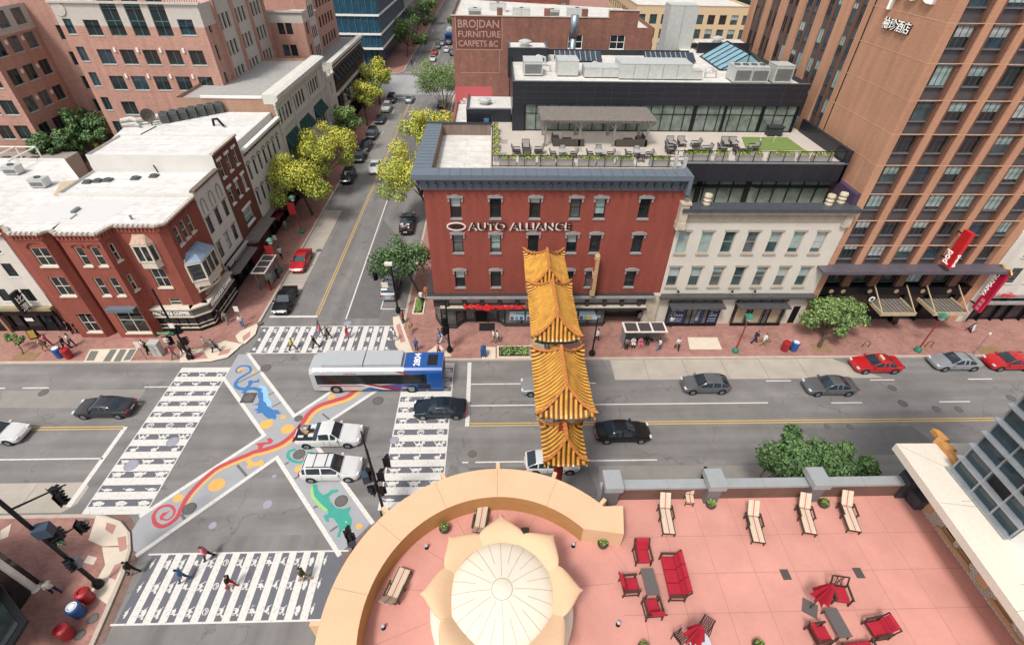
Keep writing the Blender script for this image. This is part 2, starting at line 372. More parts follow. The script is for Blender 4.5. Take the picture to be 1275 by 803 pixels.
RAMP=mat('pale_ramp_concrete','#cfc2b0',.9,var=.07,scale=1.5,bump=.1); TACT=mat('tactile_pad','#b08379',.9,var=.08)
KERB=mat('kerb_granite','#b3a698',.85,var=.12,scale=1.3); SLAB=mat('bus_pad_concrete','#a89f94',.9,var=.12,scale=.6,bump=.2)
MAN=mat('manhole_iron','#54504e',.7,.2,var=.15,scale=6); MANL=mat('manhole_pale','#85848b',.8,var=.1)
Y0,Y1=20.15,36.1           # kerbs of the east-west street
X0,X1=-25.9,-10.35         # kerbs of the north-south street
mb=MB(); mb.quad([(-1500,-300,-.06),(1500,-300,-.06),(1500,2400,-.06),(-1500,2400,-.06)])
tag(mb.build('ground',mat('far_ground','#77736e',.95,var=.15,scale=.05)),kind='structure')
mb=MB(); mb.quad([(-400,Y0-2,0),(400,Y0-2,0),(400,Y1+1.0,0),(-400,Y1+1.0,0)])
tag(mb.build('east_west_street',AX),kind='structure')
mb=MB(); mb.quad([(X0-3,Y1+1.0,0),(X1+3,Y1+1.0,0),(X1+3,700,0),(X0-3,700,0)]); mb.quad([(X0-9,-60,0),(X1+6,-60,0),(X1+6,Y0-2,0),(X0-9,Y0-2,0)])
tag(mb.build('north_south_street',AY),kind='structure')
FARX=mat('far_crossing_asphalt','#9b9a99',.9,var=.08,scale=.3)
mb=MB(); mb.quad([(-200,131,.006),(150,131,.006),(150,150,.006),(-200,150,.006)]); tag(mb.build('far_cross_street',FARX),kind='structure')
def corner(cx,cy,r,a0,a1,n=10): return [(cx+r*math.cos(math.radians(a0+(a1-a0)*i/n)),cy+r*math.sin(math.radians(a0+(a1-a0)*i/n))) for i in range(n+1)]
def inset(poly,d):
    n=len(poly); out=[]
    for i in range(n):
        p,q,r=Vector(poly[i-1]),Vector(poly[i]),Vector(poly[(i+1) % n])
        a=(q-p).normalized(); b=(r-q).normalized(); na=Vector((-a.y,a.x)); nb=Vector((-b.y,b.x)); m=na+nb
        m=m/max(.3,m.dot(na)) if m.length>1e-6 else na
        out.append((q.x+m.x*d,q.y+m.y*d))
    return out
def sidewalk(name,poly,kerb_w=.28):
    """poly counter-clockwise: kerb stone round the outside, brick inside"""
    k=MB(); ins=inset(poly,kerb_w); n=len(poly)
    for i in range(n):
        j=(i+1) % n
        k.quad([(*poly[i],.15),(*poly[j],.15),(*ins[j],.15),(*ins[i],.15)]); k.quad([(*poly[i],-.05),(*poly[j],-.05),(*poly[j],.15),(*poly[i],.15)])
    tag(k.build(name+'_kerb',KERB),kind='structure')
    s=MB(); s.quad([(*p,.146) for p in ins]); tag(s.build(name,BRK),kind='structure')
NEP=corner(X1+4.6,Y1+4.6,4.6,180,270)
sidewalk('sidewalk_north_east',NEP+[(300,Y1),(300,130),(X1,130)])
NWP=corner(X0-4.6,Y1+4.6,4.6,270,360)
sidewalk('sidewalk_north_west',[(-300,Y1)]+NWP+[(X0,130),(-300,130)])
sidewalk('sidewalk_far_west',[(-300,151)]+corner(X0-3.5,154.5,3.5,270,360,5)+[(X0,640),(-300,640)])
sidewalk('sidewalk_far_east',corner(X1+3.5,154.5,3.5,180,270,5)+[(300,151),(300,640),(X1,640)])
swc=[G2(118,803),G2(137,760),G2(156,715),G2(164,685),G2(163,664),G2(152,650),G2(132,642.5),G2(104,641)]
sidewalk('sidewalk_south_west',[(-300,Y0),(-300,-40),(swc[0][0]-.6,-40),(swc[0][0]-.6,swc[0][1]-2)]+swc)
sec=[(-10.7,-40),(300,-40),(300,20.1),(-4,20.1)]+[G2(476,652)]+corner(-5.6,14.7,4.9,110,190,8)
sidewalk('sidewalk_south_east',sec)
# ---- kerb ramps of pale concrete with their tactile pads
rp=MB(); tp=MB(); Z=.152
def pg(m_,pts,z=Z,mi=0): m_.quad([(*G2(x,y,.146),z) for x,y in pts],mi)
for poly in ([(224,437),(262,432),(296,434),(283,445),(262,450),(224,451.5)],[(300,412),(322,402),(318,416),(305,428),(297,426),(293,418)],[(301,428),(296,434),(262,431),(280,424)],
             [(489,395),(497,393),(515,441),(500,441),(492,430)],[(528,441),(546,428),(563,443.5),(529,446)],
             [(120,641.5),(148,648),(158,660),(160,678),(128,680),(110,672)],[(127,681),(160,681),(153,708),(133,752),(112,737),(131,703)]): pg(rp,poly)
for poly in ([(236,440),(254,438),(259,446),(240,448)],[(275,436),(288,434),(284,440),(271,443)],[(302,419),(312,412),(311,419),(303,425)],[(493,405),(498,403),(505,425),(499,427)],
             [(133,650),(145,654),(140,665),(131,659)],[(146,669),(157,667),(158,683),(149,687)],[(143,703),(152,700),(144,722),(135,718)]): pg(tp,poly,Z+.006)
tag(rp.build('kerb_ramps',RAMP),kind='structure'); tag(tp.build('tactile_pads',TACT),kind='structure')
# brick band along the kerb in the south corners (gutter pavers)
gp=MB()
def offs(pts,d):
    out=[]
    for i in range(len(pts)):
        a=Vector(pts[max(0,i-1)]); b=Vector(pts[min(len(pts)-1,i+1)]); t=(b-a).normalized(); out.append((pts[i][0]+t.y*d,pts[i][1]-t.x*d))
    return out
def ribbon(m_,pts,a,b,z,mi=0):
    A,B=offs(pts,a),offs(pts,b)
    for i in range(len(pts)-1): m_.quad([(*A[i],z),(*A[i+1],z),(*B[i+1],z),(*B[i],z)],mi)
ribbon(gp,swc,.02,.55,.004); ribbon(gp,[(-10.7,5),(-10.7,10)]+corner(-5.6,14.7,4.9,190,110,8)[::1],-.6,-.02,.004)
tag(gp.build('gutter_pavers',BRK2),kind='structure')
# ---- concrete bus pads and asphalt patches
sp_=MB()
for poly in ([(-26.0,45.8),(-23.3,45.8),(-23.3,69),(-26.0,69)],[(-300,Y0+.05),(-32.6,Y0+.05),(-31.9,20.9),(-31.9,22.3),(-32.4,22.75),(-300,22.75)],[(11.6,33.3),(38.5,33.3),(34.8,Y1-.02),(11.6,Y1-.02)]):
    sp_.quad([(x,y,.005) for x,y in poly])
tag(sp_.build('concrete_bus_pads',SLAB),kind='structure')
jt=MB(); JM=mat('pad_joint','#5e5852',.9)
for x in range(15,34,4): jt.box(x,x+.03,33.3,Y1-.02,.005,.009)
for x in range(-60,-32,4): jt.box(x,x+.03,Y0+.05,22.7,.005,.009)
for y in range(50,69,4): jt.box(-25.9,-23.3,y,y+.03,.005,.009)
tag(jt.build('pad_joints',JM),kind='structure')
pa=MB()
for poly in ([(-19.5,76),(-15.5,74.5),(-15.2,110),(-19,112)],[(-16.9,43),(-13,43),(-13.2,60),(-16.6,66)],[(-2.3,20.6),(8,20.8),(7.5,23.5),(-2.3,23.6)],[(28.2,24.2),(38.6,24.4),(37.5,27.3),(27.0,27.2)]): pa.quad([(x,y,.0045) for x,y in poly])
for poly in ([(-25.8,88),(-20.6,88),(-20.8,116),(-25.8,117)],[(-45,30.5),(-33,30.3),(-33,32.6),(-46,32.6)],[(8,21),(26,21),(26.5,23.4),(8.4,23.6)]): pa.quad([(x,y,.0042) for x,y in poly],1)
tag(pa.build('asphalt_patches',[PATCH,PATCHL]),kind='structure')
# ---- lane markings
lm=MB(); ly=MB()
def ln(m_,x0,y0,x1,y1,w_=.13,z=.009):
    d=Vector((x1-x0,y1-y0)).normalized(); n=Vector((-d.y,d.x))*w_/2
    m_.quad([(x0-n.x,y0-n.y,z),(x1-n.x,y1-n.y,z),(x1+n.x,y1+n.y,z),(x0+n.x,y0+n.y,z)])
for o_ in (-.13,.13):
    ln(ly,-2.5,28+o_,140,27.9+o_,.11); ln(ly,-140,28.1+o_,-32.5,28.1+o_,.11)
    ln(ly,-20.1+o_,43.6,-20.45+o_,128,.11); ln(ly,-20.6+o_,152,-21+o_,200,.11)
ln(lm,-16.75,42.9,-17.1,72.3,.15); ln(lm,-25.3,43.4,-20,43.4,.32); ln(lm,-13.2,44.7,-10.4,44.7,.15); ln(lm,-13.2,44.7,-13.2,52,.12)
ln(lm,-2.65,27.8,-2.75,35.9,.38); ln(lm,-32.4,28.2,-32.4,Y0+.5,.38)
ln(lm,-2.5,32.9,9.6,32.9); ln(lm,-2.5,30.2,25.5,30.2); ln(lm,-140,25.05,-32.4,24.95)
ln(lm,-2.9,24.1,-2.4,24.1); ln(lm,-1.8,24.1,13.4,24.1)
for x in (31.5,42,52,62): ln(lm,x,30.1,x+3,30.1); ln(lm,x-5,33.0,x-2.5,33.0)
for x in (-56,-44.5,-33.3,-48.5,-59): ln(lm,x,32.9 if x>-50 or x<-57 else 30.4,x+2.4,32.9 if x>-50 or x<-57 else 30.4)
ln(lm,-33.9,30.8,-32.4,30.8)
for x in (7.3,14.5,34.5): ln(lm,x,20.75 if x<30 else 24.0,x+2.3,20.75 if x<30 else 24.0)
ln(lm,3.2,20.7,12.2,20.75)
for y in range(118,129,5): ln(lm,-20.4,y,-20.4,y+.1)
ln(lm,-25.5,128.2,-20.6,128.2,.3); ln(lm,-20,117.5,-11,117.5,.3); ln(lm,-25.6,153,-11,153,.3)
for y in range(95,126,7): ln(lm,-23.2,y,-23.2,y+2.5,.1)
for y in (160,168,176,184,200,215): ln(lm,-24.0,y,-24.2,y+6,.12); ln(lm,-18,y,-18.1,y+5,.12)
tag(lm.build('white_lane_markings',PW),kind='structure'); tag(ly.build('yellow_lane_markings',PY),kind='structure')
# ---- animal figures painted between the bars
def ell(cx,cy,rx,ry,n=9,a=0): return [(cx+rx*math.cos(2*PI*i/n)*math.cos(a)-ry*math.sin(2*PI*i/n)*math.sin(a),cy+rx*math.cos(2*PI*i/n)*math.sin(a)+ry*math.sin(2*PI*i/n)*math.cos(a)) for i in range(n)]
def sq(x,y,w_,h_,k=0): return [(x,y),(x+w_,y),(x+w_+k,y+h_),(x+k,y+h_)]
def beast(b=(0,.2,.27,.13),head=(.3,.3,.1,.08),legs=(-.2,-.1,.12,.22),tail=((-.24,.25),(-.4,.33),(-.38,.38),(-.22,.3)),extra=()):
    return [ell(*b),ell(*head)]+[sq(l,-.02,.06,.2,.0) for l in legs]+[list(tail)]+list(extra)
ringp=[[(r*math.cos(a0),.2+.85*r*math.sin(a0)),((r)*math.cos(a1),.2+.85*(r)*math.sin(a1)),((r-.08)*math.cos(a1),.2+.85*(r-.08)*math.sin(a1)),((r-.08)*math.cos(a0),.2+.85*(r-.08)*math.sin(a0))]
         for r,i in [(.26,i) for i in range(10)]+[(.13,i) for i in range(6)] for a0,a1 in [(i*.6,i*.6+.6)]]
ZOO=[beast(b=(0,.13,.22,.1),head=(.24,.12,.1,.06),legs=(-.12,.1),tail=((-.2,.1),(-.42,.2),(-.44,.24),(-.18,.16))),
       beast(b=(0,.24,.3,.16),head=(.33,.3,.11,.09),extra=[[(.34,.37),(.44,.46),(.4,.36)]]),
       beast(b=(0,.22,.3,.11),head=(.32,.26,.1,.1)),
       beast(b=(-.04,.14,.19,.14),head=(.16,.27,.08,.07),legs=(-.15,.08),tail=((-.2,.12),(-.28,.18),(-.26,.22),(-.18,.18)),extra=[[(.12,.32),(.1,.5),(.16,.5),(.19,.32)]]),
       beast(b=(0,.18,.26,.08),head=(.28,.32,.13,.09),tail=((-.22,.16),(-.4,.42),(-.34,.44),(-.16,.2)),extra=[[(-.1,.24),(0,.44),(.08,.24)],[(.26,.4),(.2,.5),(.32,.4)]]),
       ringp,
       beast(b=(0,.25,.25,.11),head=(.34,.42,.1,.06),legs=(-.22,-.12,.12,.2),extra=[[(.16,.28),(.28,.44),(.36,.4),(.24,.22)]]),
       beast(b=(0,.24,.22,.12),head=(.27,.36,.08,.07),extra=[[(.24,.42),(.14,.5),(.3,.44)]]),
       beast(b=(0,.2,.17,.16),head=(.1,.4,.09,.09),legs=(-.12,.1),tail=((-.14,.1),(-.36,.12),(-.36,.34),(-.3,.16)),extra=[[(.12,.28),(.34,.36),(.34,.3),(.14,.2)]]),
       beast(b=(0,.2,.19,.11),head=(.2,.36,.07,.07),legs=(-.03,.05),tail=((-.12,.18),(-.4,.42),(-.28,.16),(-.14,.12)),extra=[[(.26,.38),(.34,.35),(.26,.33)]]),
       beast(b=(0,.22,.22,.09),head=(.28,.34,.09,.06),tail=((-.2,.24),(-.34,.42),(-.29,.43),(-.15,.27))),
       beast(b=(0,.2,.29,.16),head=(.31,.18,.1,.09),tail=((-.26,.24),(-.34,.3),(-.33,.24),(-.26,.2)))]
def put_beast(m_,k,x,y,ang,s,z=.010,flip=1):
    c,sn=math.cos(ang),math.sin(ang)
    for i,po in enumerate(ZOO[k % 12]):
        m_.quad([(x+s*(px*flip*c-(py-.22)*sn),y+s*(px*flip*sn+(py-.22)*c),z+i*.0006) for px,py in po])
def crossing_ew(name,x0,x1,y0,n,per,bw,seed,skip=()):
    """bars lying east-west, stacked northwards; animals in the gaps"""
    m_=MB(); d=MB()
    d.quad([(x0,y0-bw/2,.005),(x1,y0-bw/2,.005),(x1,y0+n*per+bw/2,.005),(x0,y0+n*per+bw/2,.005)])
    for i in range(n+1):
        y=y0+i*per; m_.quad([(x0,y-bw/2,.009),(x1,y-bw/2,.009),(x1,y+bw/2,.009),(x0,y+bw/2,.009)])
        if i<n:
            for j in range(3): put_beast(m_,i+seed,x0+(x1-x0)*(.13+.37*j),y+per/2,0,(per-bw)*2.15)
    yb=y0+n*per+bw/2; ya=y0-bw/2
    for x in (x0-.1,x1): m_.quad([(x,ya,.0095),(x+.1,ya,.0095),(x+.1,yb,.0095),(x,yb,.0095)])
    tag(d.build(name+'_dark_panel',DP),kind='structure'); tag(m_.build(name,PW),kind='structure')
def crossing_ns(name,x0,y0,y1,n,per,bw,seed):
    m_=MB(); d=MB(); xa,xb=x0-.9,x0+n*per+.6
    d.quad([(xa,y0,.005),(xb,y0,.005),(xb,y1,.005),(xa,y1,.005)])
    for i in range(n+1):
        x=x0+i*per
        if i<n: m_.quad([(x-bw/2,y0,.009),(x+bw/2,y0,.009),(x+bw/2,y1,.009),(x-bw/2,y1,.009)])
        for j in range(3): put_beast(m_,i+seed,x-per/2,y0+(y1-y0)*(.14+.36*j),-PI/2,(per-bw)*1.85)
    for y in (y0-.1,y1): m_.quad([(xa-.3,y,.0095),(xb+.3,y,.0095),(xb+.3,y+.12,.0095),(xa-.3,y+.12,.0095)])
    tag(d.build(name+'_dark_panel',DP),kind='structure'); tag(m_.build(name,PW),kind='structure')
DP=mat('crossing_dark_panel','#63646a',.85,var=.06,scale=2)
crossing_ew('west_zebra_crossing',-30.95,-26.4,20.3,12,1.235,.66,11)
crossing_ew('east_zebra_crossing',-9.0,-4.35,20.3,12,1.265,.68,0)
crossing_ns('north_zebra_crossing',-24.4,37.5,41.6,12,1.13,.55,3)
crossing_ns('south_zebra_crossing',-23.3,12.5,16.85,12,.985,.5,0)
# ---- street mural of dragons in the diagonal crossing
ar=MB(); ARM=[mat('mural_grey','#9a9b9e',.85,var=.06,scale=1),PW,mat('mural_red','#b5484d',.75,var=.08),mat('mural_yellow','#d3a65c',.75,var=.06),mat('mural_blue','#3e71a6',.75,var=.07),mat('mural_pale_blue','#8fb9dd',.75,var=.07),
                  mat('mural_teal','#3f9688',.75,var=.07),mat('mural_green','#8fbf72',.75,var=.07),PATCH]
def ap(pts,z,mi): ar.quad([(*G2(x,y),z) for x,y in pts],mi)
def cat(pts,n=6):
    P_=[Vector(p) for p in pts]; P_=[P_[0]*2-P_[1]]+P_+[P_[-1]*2-P_[-2]]; out=[]
    for i in range(1,len(P_)-2):
        a,b,c,d=P_[i-1:i+3]
        for k in range(n):
            t=k/n; out.append(.5*((2*b)+(c-a)*t+(2*a-5*b+4*c-d)*t*t+(3*b-a-3*c+d)*t**3))
    out.append(P_[-2]); return [(p.x,p.y) for p in out]
def stroke(pts,w0,w1,z,mi,off=0,px=True):
    q=cat([G2(*p) for p in pts] if px else pts); n=len(q)
    ws=[w0+(w1-w0)*i/(n-1) for i in range(n)]; L_=offs(q,off)
    for i in range(n-1):
        t=(Vector(q[min(i+1,n-1)])-Vector(q[max(0,i-1)])).normalized(); t2=(Vector(q[min(i+2,n-1)])-Vector(q[i])).normalized()
        a=(t.y*ws[i]/2,-t.x*ws[i]/2); b=(t2.y*ws[i+1]/2,-t2.x*ws[i+1]/2)
        ar.quad([(L_[i][0]-a[0],L_[i][1]-a[1],z),(L_[i+1][0]-b[0],L_[i+1][1]-b[1],z),(L_[i+1][0]+b[0],L_[i+1][1]+b[1],z),(L_[i][0]+a[0],L_[i][1]+a[1],z)],mi)
def z1(x,y): return (270+x*.14944,440+y*.14944)
def z2(x,y): return (220+x*.22409,430+y*.22409)
def z3(x,y): return (170+x*.16194,540+y*.16194)
def z4(x,y): return (340+x*.18678,540+y*.18678)
ap([(297,441),(311,441),(366.3,517.3),(488,438),(500,466),(384,541),(463.3,650),(422,690),(344.5,569.5),(172,690),(166,684),(164,661),(176,641.5),(329,542),(279,471.5)],.0065,0)
for k_,(a,b) in enumerate((((309.6,441.5),(323,459.4)),((326,464.7),(366.3,517.7)),((366.3,517.7),(488,438)),((500,466),(384,541)),((384,541),(463.3,650)),((422,690),(344.5,569.5)),((344.5,569.5),(172,690)),((176,641.5),(329,542)),((329,542),(279,471.5)))):
    p,q=G2(*a),G2(*b); d_=(Vector(q)-Vector(p)).normalized()*.14; n_=Vector((-d_.y,d_.x))*1.15
    p=Vector(p)-d_; q=Vector(q)+d_
    ar.quad([(p.x-n_.x,p.y-n_.y,.0096+k_*.00018),(q.x-n_.x,q.y-n_.y,.0096+k_*.00018),(q.x+n_.x,q.y+n_.y,.0096+k_*.00018),(p.x+n_.x,p.y+n_.y,.0096+k_*.00018)],1)
RED=[z3(*p) for p in ((200,655),(240,660),(285,622),(288,578),(245,550),(178,570),(132,625),(140,688),(190,712),(255,690),(312,640),(346,570),(382,500),(440,425),(520,345),(620,265),(740,208),(860,160))]+ \
      [z2(*p) for p in ((430,592),(500,575),(580,545),(645,495),(692,440),(740,372),(800,332),(880,306),(950,282),(1010,235))]
stroke(RED[11:],.12,.62,.011,3,off=.33); stroke(RED[:8],.12,.28,.0125,2); stroke(RED[7:],.3,.5,.0125,2)
ap([z3(*p) for p in ((175,640),(200,608),(235,600),(262,586),(225,622),(205,640),(210,662),(185,665))],.013,2)
ap([z2(*p) for p in ((445,590),(455,562),(440,545),(470,540),(510,535),(500,520),(520,512),(538,528),(525,545),(485,552),(475,570),(495,582))],.013,2)
ap([z2(*p) for p in ((380,635),(410,628),(425,650),(455,645),(470,630),(485,650),(478,672),(440,668),(420,675),(400,685),(385,680),(398,660))],.013,3)
for (x,y,r_) in ((332,528,8),(354.5,519,0),(358,534,8),(353,519,3.5),(299,461,5),(315,463,3.2),(270,603.5,9),(222,620,5.5),(372.5,583.5,5),(447,655,3.6),(413,494,5)):
    if r_: c=G2(x,y); s_=r_*.062; ar.quad([(px,py,.0118) for px,py in ell(c[0],c[1],s_*1.15,s_*1.05,18)],3)
# blue dragon
BL=[z1(*p) for p in ((215,135),(185,160),(160,145),(185,112),(235,103),(275,115),(280,150),(235,180),(180,215),(155,255),(170,285),(230,297),(310,292),(370,310))]
stroke(BL,.12,.42,.0125,4)
ap([z1(*p) for p in ((345,300),(385,330),(388,395),(412,415),(420,440),(450,455),(470,470),(505,470),(525,490),(540,492),(515,508),(490,505),(498,530),(485,552),(460,540),(430,545),(400,520),(375,495),(325,500),(340,480),(305,470),(345,455),(340,430),(290,430),(345,415),(352,385),(340,360))],.0132,4)
ap([z1(*p) for p in ((370,262),(410,280),(430,330),(425,370),(455,400),(455,440),(420,440),(410,410),(388,395),(385,320),(340,285))],.0121,5)
ap([z1(*p) for p in ((225,290),(262,262),(262,230),(290,222),(300,232),(335,225),(345,212),(358,225),(350,240),(300,246),(285,270),(270,290),(235,340),(200,325),(220,315))],.0135,4)
# teal dragon
ap([z4(*p) for p in ((262,335),(295,338),(300,375),(335,408),(365,395),(385,375),(430,368),(438,385),(395,398),(372,420),(385,455),(420,492),(470,500),(520,485),(505,530),(525,570),(522,620),(490,622),(460,640),(445,690),(425,685),(440,640),(430,600),(400,560),(370,560),(375,590),(350,580),(335,545),(370,530),(355,500),(310,455),(270,410))],.0125,6)
ap([z4(*p) for p in ((262,338),(246,380),(258,430),(300,480),(350,520),(368,508),(318,465),(275,415),(268,370))],.0131,7)
ap([z4(*p) for p in ((484,575),(478,592),(497,592))],.0131,7)
stroke([z4(*p) for p in ((225,125),(262,130),(250,160),(190,188),(130,180),(100,150),(110,118),(150,103))],.2,.3,.0125,6)
for a,b in (((170,247),(355,155)),((430,348),(478,323)),((462,445),(535,408))): stroke([z1(*a),z1(*b)],.13,.13,.0142,8)
for a,b in (((775,240),(848,325)),((345,618),(372,658))): stroke([z3(*a),z3(*b)],.2,.2,.0142,8)
for a,b in (((380,650),(430,615)),((145,300),(190,270)),((80,205),(105,188)),((270,492),(297,482))): stroke([z4(*a),z4(*b)],.16,.16,.0142,8)
stroke([z2(810,380),z2(850,412)],.16,.16,.0142,8)
tag(ar.build('dragon_street_mural',ARM),kind='structure')
# ---- manhole covers: a rim and a lid, real discs
def manhole(px,py,r_,label,pale=False,z=.016,lab=None,square=False):
    c=G2(px,py); m_=MB()
    if square: m_.box(c[0]-r_,c[0]+r_,c[1]-r_,c[1]+r_,z-.012,z); m_.lathe([(r_*.72,z),(r_*.7,z+.008)],c,20,1)
    else: m_.lathe([(r_,z-.012),(r_,z),(r_*.9,z),(r_*.88,z-.004)],c,22); m_.lathe([(r_*.86,z-.004),(r_*.84,z+.003)],c,22,1)
    o=m_.build('manhole_cover',[MANL if pale else MAN,mat('manhole_lid_pale','#9593a0',.8,var=.1) if pale else mat('manhole_lid','#625e5c',.7,var=.2,scale=8)]); tag(o,label,'manhole cover','manhole covers in the streets')
for a in ((54,489,.42,'round manhole cover in the left lanes beyond the charcoal sedan'),(331,458,.5,'manhole cover just right of the blue dragon tail line'),(371.7,520.8,.36,'small manhole cover where the mural arms meet'),
          (372.5,565.5,.5,'manhole cover ringed by a teal painted curl'),(341.5,593,.2,'tiny pale manhole lid in the plain asphalt under the red dragon',True),(333,628,.38,'pale manhole cover between the two lower arms of the mural',True),
          (265,654,.3,'pale manhole cover below the spiral tail of the red dragon',True),(236,633,.5,'dark manhole cover beside the red spiral on the mural'),(425,623.5,.5,'dark manhole cover beside the teal dragon'),(470.7,498.8,.5,'brown manhole cover below the middle of the bus'),
          (491,548,.4,'pale manhole cover at the left edge of the right zebra crossing',True),(588,565,.36,'small manhole cover at the start of a white lane line'),(1110.8,483,.4,'manhole cover in the street in front of the red taxi'),
          (1124,502,.42,'faded manhole cover left of the two paired ones on the right of the street'),(1166,509,.36,'left one of two paired faint manhole covers at the right end of the street'),(1193.7,509.7,.36,'right one of two paired faint manhole covers at the right end of the street'),(1259,495.4,.42,'manhole cover at the far right edge of the street'),
          (1030,531,.3,'left small manhole cover just below the double yellow line'),(1058.5,531.5,.3,'right small manhole cover just below the double yellow line'),(163.6,579,.55,'dark manhole cover set in the left zebra crossing',True),(215,550,.5,'grey manhole cover at the right edge of the left zebra crossing',True),
          (432.5,402.7,.45,'grey manhole cover just above the far zebra crossing',True),(397,312,.4,'manhole cover in the concrete pad ahead of the red parked car'),): manhole(*a[:4],pale=len(a)>4)
manhole(309.6,495.3,.62,'square plate with a round lid on the blue dragon',square=True)
for a in ((268,433.0,.35,'manhole cover on the brick pavement by the coffee corner ramp'),(324,404,.3,'manhole cover by the kerb at the far crossing'),(955,425,.36,'manhole cover in the brick pavement behind two walkers'),
          (104,655,.42,'grey manhole cover on the lower left brick corner'),(31,741,.42,'dark grating on the lower left brick pavement by the column')): manhole(*a[:4],z=.17)
for a in ((117.5,771,.32,'round cover beside the upper red litter bin'),(101,791,.32,'round cover beside the lower red litter bin')): manhole(*a[:4],z=.17)
# pale concrete slabs set in the pavement
sb=MB()
for poly in ([(856,420),(893,420),(899,435),(859,435)],[(112,435),(172,433.5),(162,450),(104,451)],[(600,432),(617,432),(617,447),(600,447)],[(1,660),(14,652),(10,668),(0,672)],[(78,745),(118,748),(122,778),(84,803),(60,803)][:0] or [(110,691),(121,694),(116,703),(104,700)]): pg(sb,poly,.153)
tag(sb.build('pavement_slabs',RAMP),kind='structure')
sd_=MB()
for poly in ([(113,437),(123,437),(117,449),(107,449)],[(138,435),(146,435),(137,450),(128,450)],[(150,435),(158,435),(150,450),(141,450)],[(162,435),(170,434.5),(162,448),(153,449)]): pg(sd_,poly,.157)
tag(sd_.build('pavement_vault_grates',mat('grate_grey','#6d7069',.8,var=.1)),kind='structure')
# ============================================================ BUILDINGS, NORTH-EAST BLOCK
RED=brick('painted_red_brick','#8e4b40','#87453a','#7f4036',var=.07,msize=.006,scale=.5)
SLATE=mat('slate_blue_metal','#66707a',.5,.1,var=.08); SLATED=mat('slate_dark','#3f4853',.6,.1,var=.1)
ROOFW=brick('white_roof_membrane','#cac6bf','#c3bfb8','#aaa69f',w=6,h=1.6,msize=.03,var=.08,flat=True,wear=.25,wearcol='#98948c',scale=.3); WOODP=mat('weathered_parapet','#7a6a61',.9,var=.25,scale=3,streak=1)
HOOD=mat('hood_grey','#8e8a88',.7,var=.15,scale=3); DKF=mat('dark_window_frame','#24262a',.5,var=.1)
def roof_sheet(m_,poly,z,mi=0): m_.quad([(x,y,z) for x,y in poly],mi)
# ---- red corner building with the lettered front
RB=empty('red_brick_building',(5,47,0),'red painted brick corner building with slate blue cornice and raised wall letters','building',world=True)
b=MB(); RF=((-6.5,41.7),(17.3,41.7)); cx_=[-3.7,-0.05,3.6,7.35,9.65,13.8]; us=[x+6.5 for x in cx_]
ops=grid(us,(5.15,9.3,13.05),1.02,2.1); b_ops=[(u,z,1.02,2.12) for u,z,_,_ in ops]
facade(b,*RF,4.4,16,b_ops,depth=.28)
RW=((-6.5,54.6),(-6.5,41.7)); wops=grid((1.8,4.8,7.8,10.8),(5.15,9.3,13.05),1.02,2.12); facade(b,*RW,4.4,16,wops,depth=.28)
facade(b,(17.3,41.7),(17.3,54.6),4.4,16); facade(b,(17.3,54.6),(-6.5,54.6),4.4,16)
b.build('wall',[RED],RB,fix=False)
windows(RB,*RF,b_ops,DKF,[GL,GG,GL],1,2,(HOOD,.08,.1,.14),(HOOD,'bracket'),depth=.28,blinds=[BLW,BLW,BLT],blp=.45,seed=5,fw=.09)
windows(RB,*RW,wops,DKF,[GL,GT],1,2,(HOOD,.08,.1,.14),(HOOD,'bracket'),depth=.28,blinds=[BLW],seed=4,fw=.09)
b=MB(); prof=[(0,15.95),(.2,15.95),(.24,16.5),(.4,16.9),(.75,17.15),(.85,17.15),(.85,17.6),(-.75,17.6),(-.75,16.38),(0,16.38)]
A=[(-6.5-o,41.7-o,z) for o,z in prof]; B_=[(17.3,41.7-o,z) for o,z in prof]; C_=[(-6.5-o,54.75,z) for o,z in prof]
b.rings([C_,A,B_],0); b.box(17.0,17.35,40.82,43,15.8,17.58)
for i in range(31): x=-6.9+i*.78; b.box(x,x+.14,41.05,41.42,16.3,16.72,1)
for i in range(16): y=42+i*.8; b.box(-7.1,-6.8,y,y+.14,16.3,16.72,1)
b.build('cornice',[SLATE,SLATED],RB)
b=MB()
for i in range(15): y=42.5+i*.8; b.box(-7.4,-5.76,y,y+.025,17.6,17.618)
for i in range(24): x=-5+i*.95; b.box(x,x+.02,40.81,42.45,17.6,17.618)
o=b.build('cornice_seam',[SLATED],RB); o['kind']='stuff'
b=MB(); b.box(-5.75,-.5,54.3,54.75,16.3,17.55,1); b.box(-5.76,-5.7,42.5,54.3,16.4,17.59,1); b.box(-7.4,-.4,54.25,54.8,17.56,17.64,2)
roof_sheet(b,[(-5.75,42.4),(17.0,42.4),(17.0,44.3),(-.3,44.3),(-.3,54.4),(-5.75,54.4)],16.4)
b.build('roof',[ROOFW,WOODP,DGR],RB)
LETW=mat('sign_letter_pale','#d8cdc6',.5,var=.05); LETD=mat('sign_letter_dark_face','#33201d',.6)  # letter faces have their own dark colour, pale copy set behind
lettering('AUTO ALLIANCE',1.02,LETW,(-2.64,41.62,11.87),(1,0,0),(0,0,1),RB,.06,'sign_lettering',width=9.7,align='LEFT',offset=.02)
lettering('AUTO ALLIANCE',1.02,LETD,(-2.52,41.54,11.99),(1,0,0),(0,0,1),RB,.05,'sign_lettering_face',width=9.7,align='LEFT')
b=MB(); n_=26
def ellring(a0,a1,c0,c1,y,mi):
    for i in range(n_):
        t0,t1=2*PI*i/n_,2*PI*(i+1)/n_
        b.rings([[(-3.75+A_*math.cos(t),y_,12.25+C2*math.sin(t)) for A_,C2 in ((a0,c0),(a1,c1)) for t in ((t0,t1) if A_==a0 else (t1,t0))] for y_ in (y,y-.1)],mi)
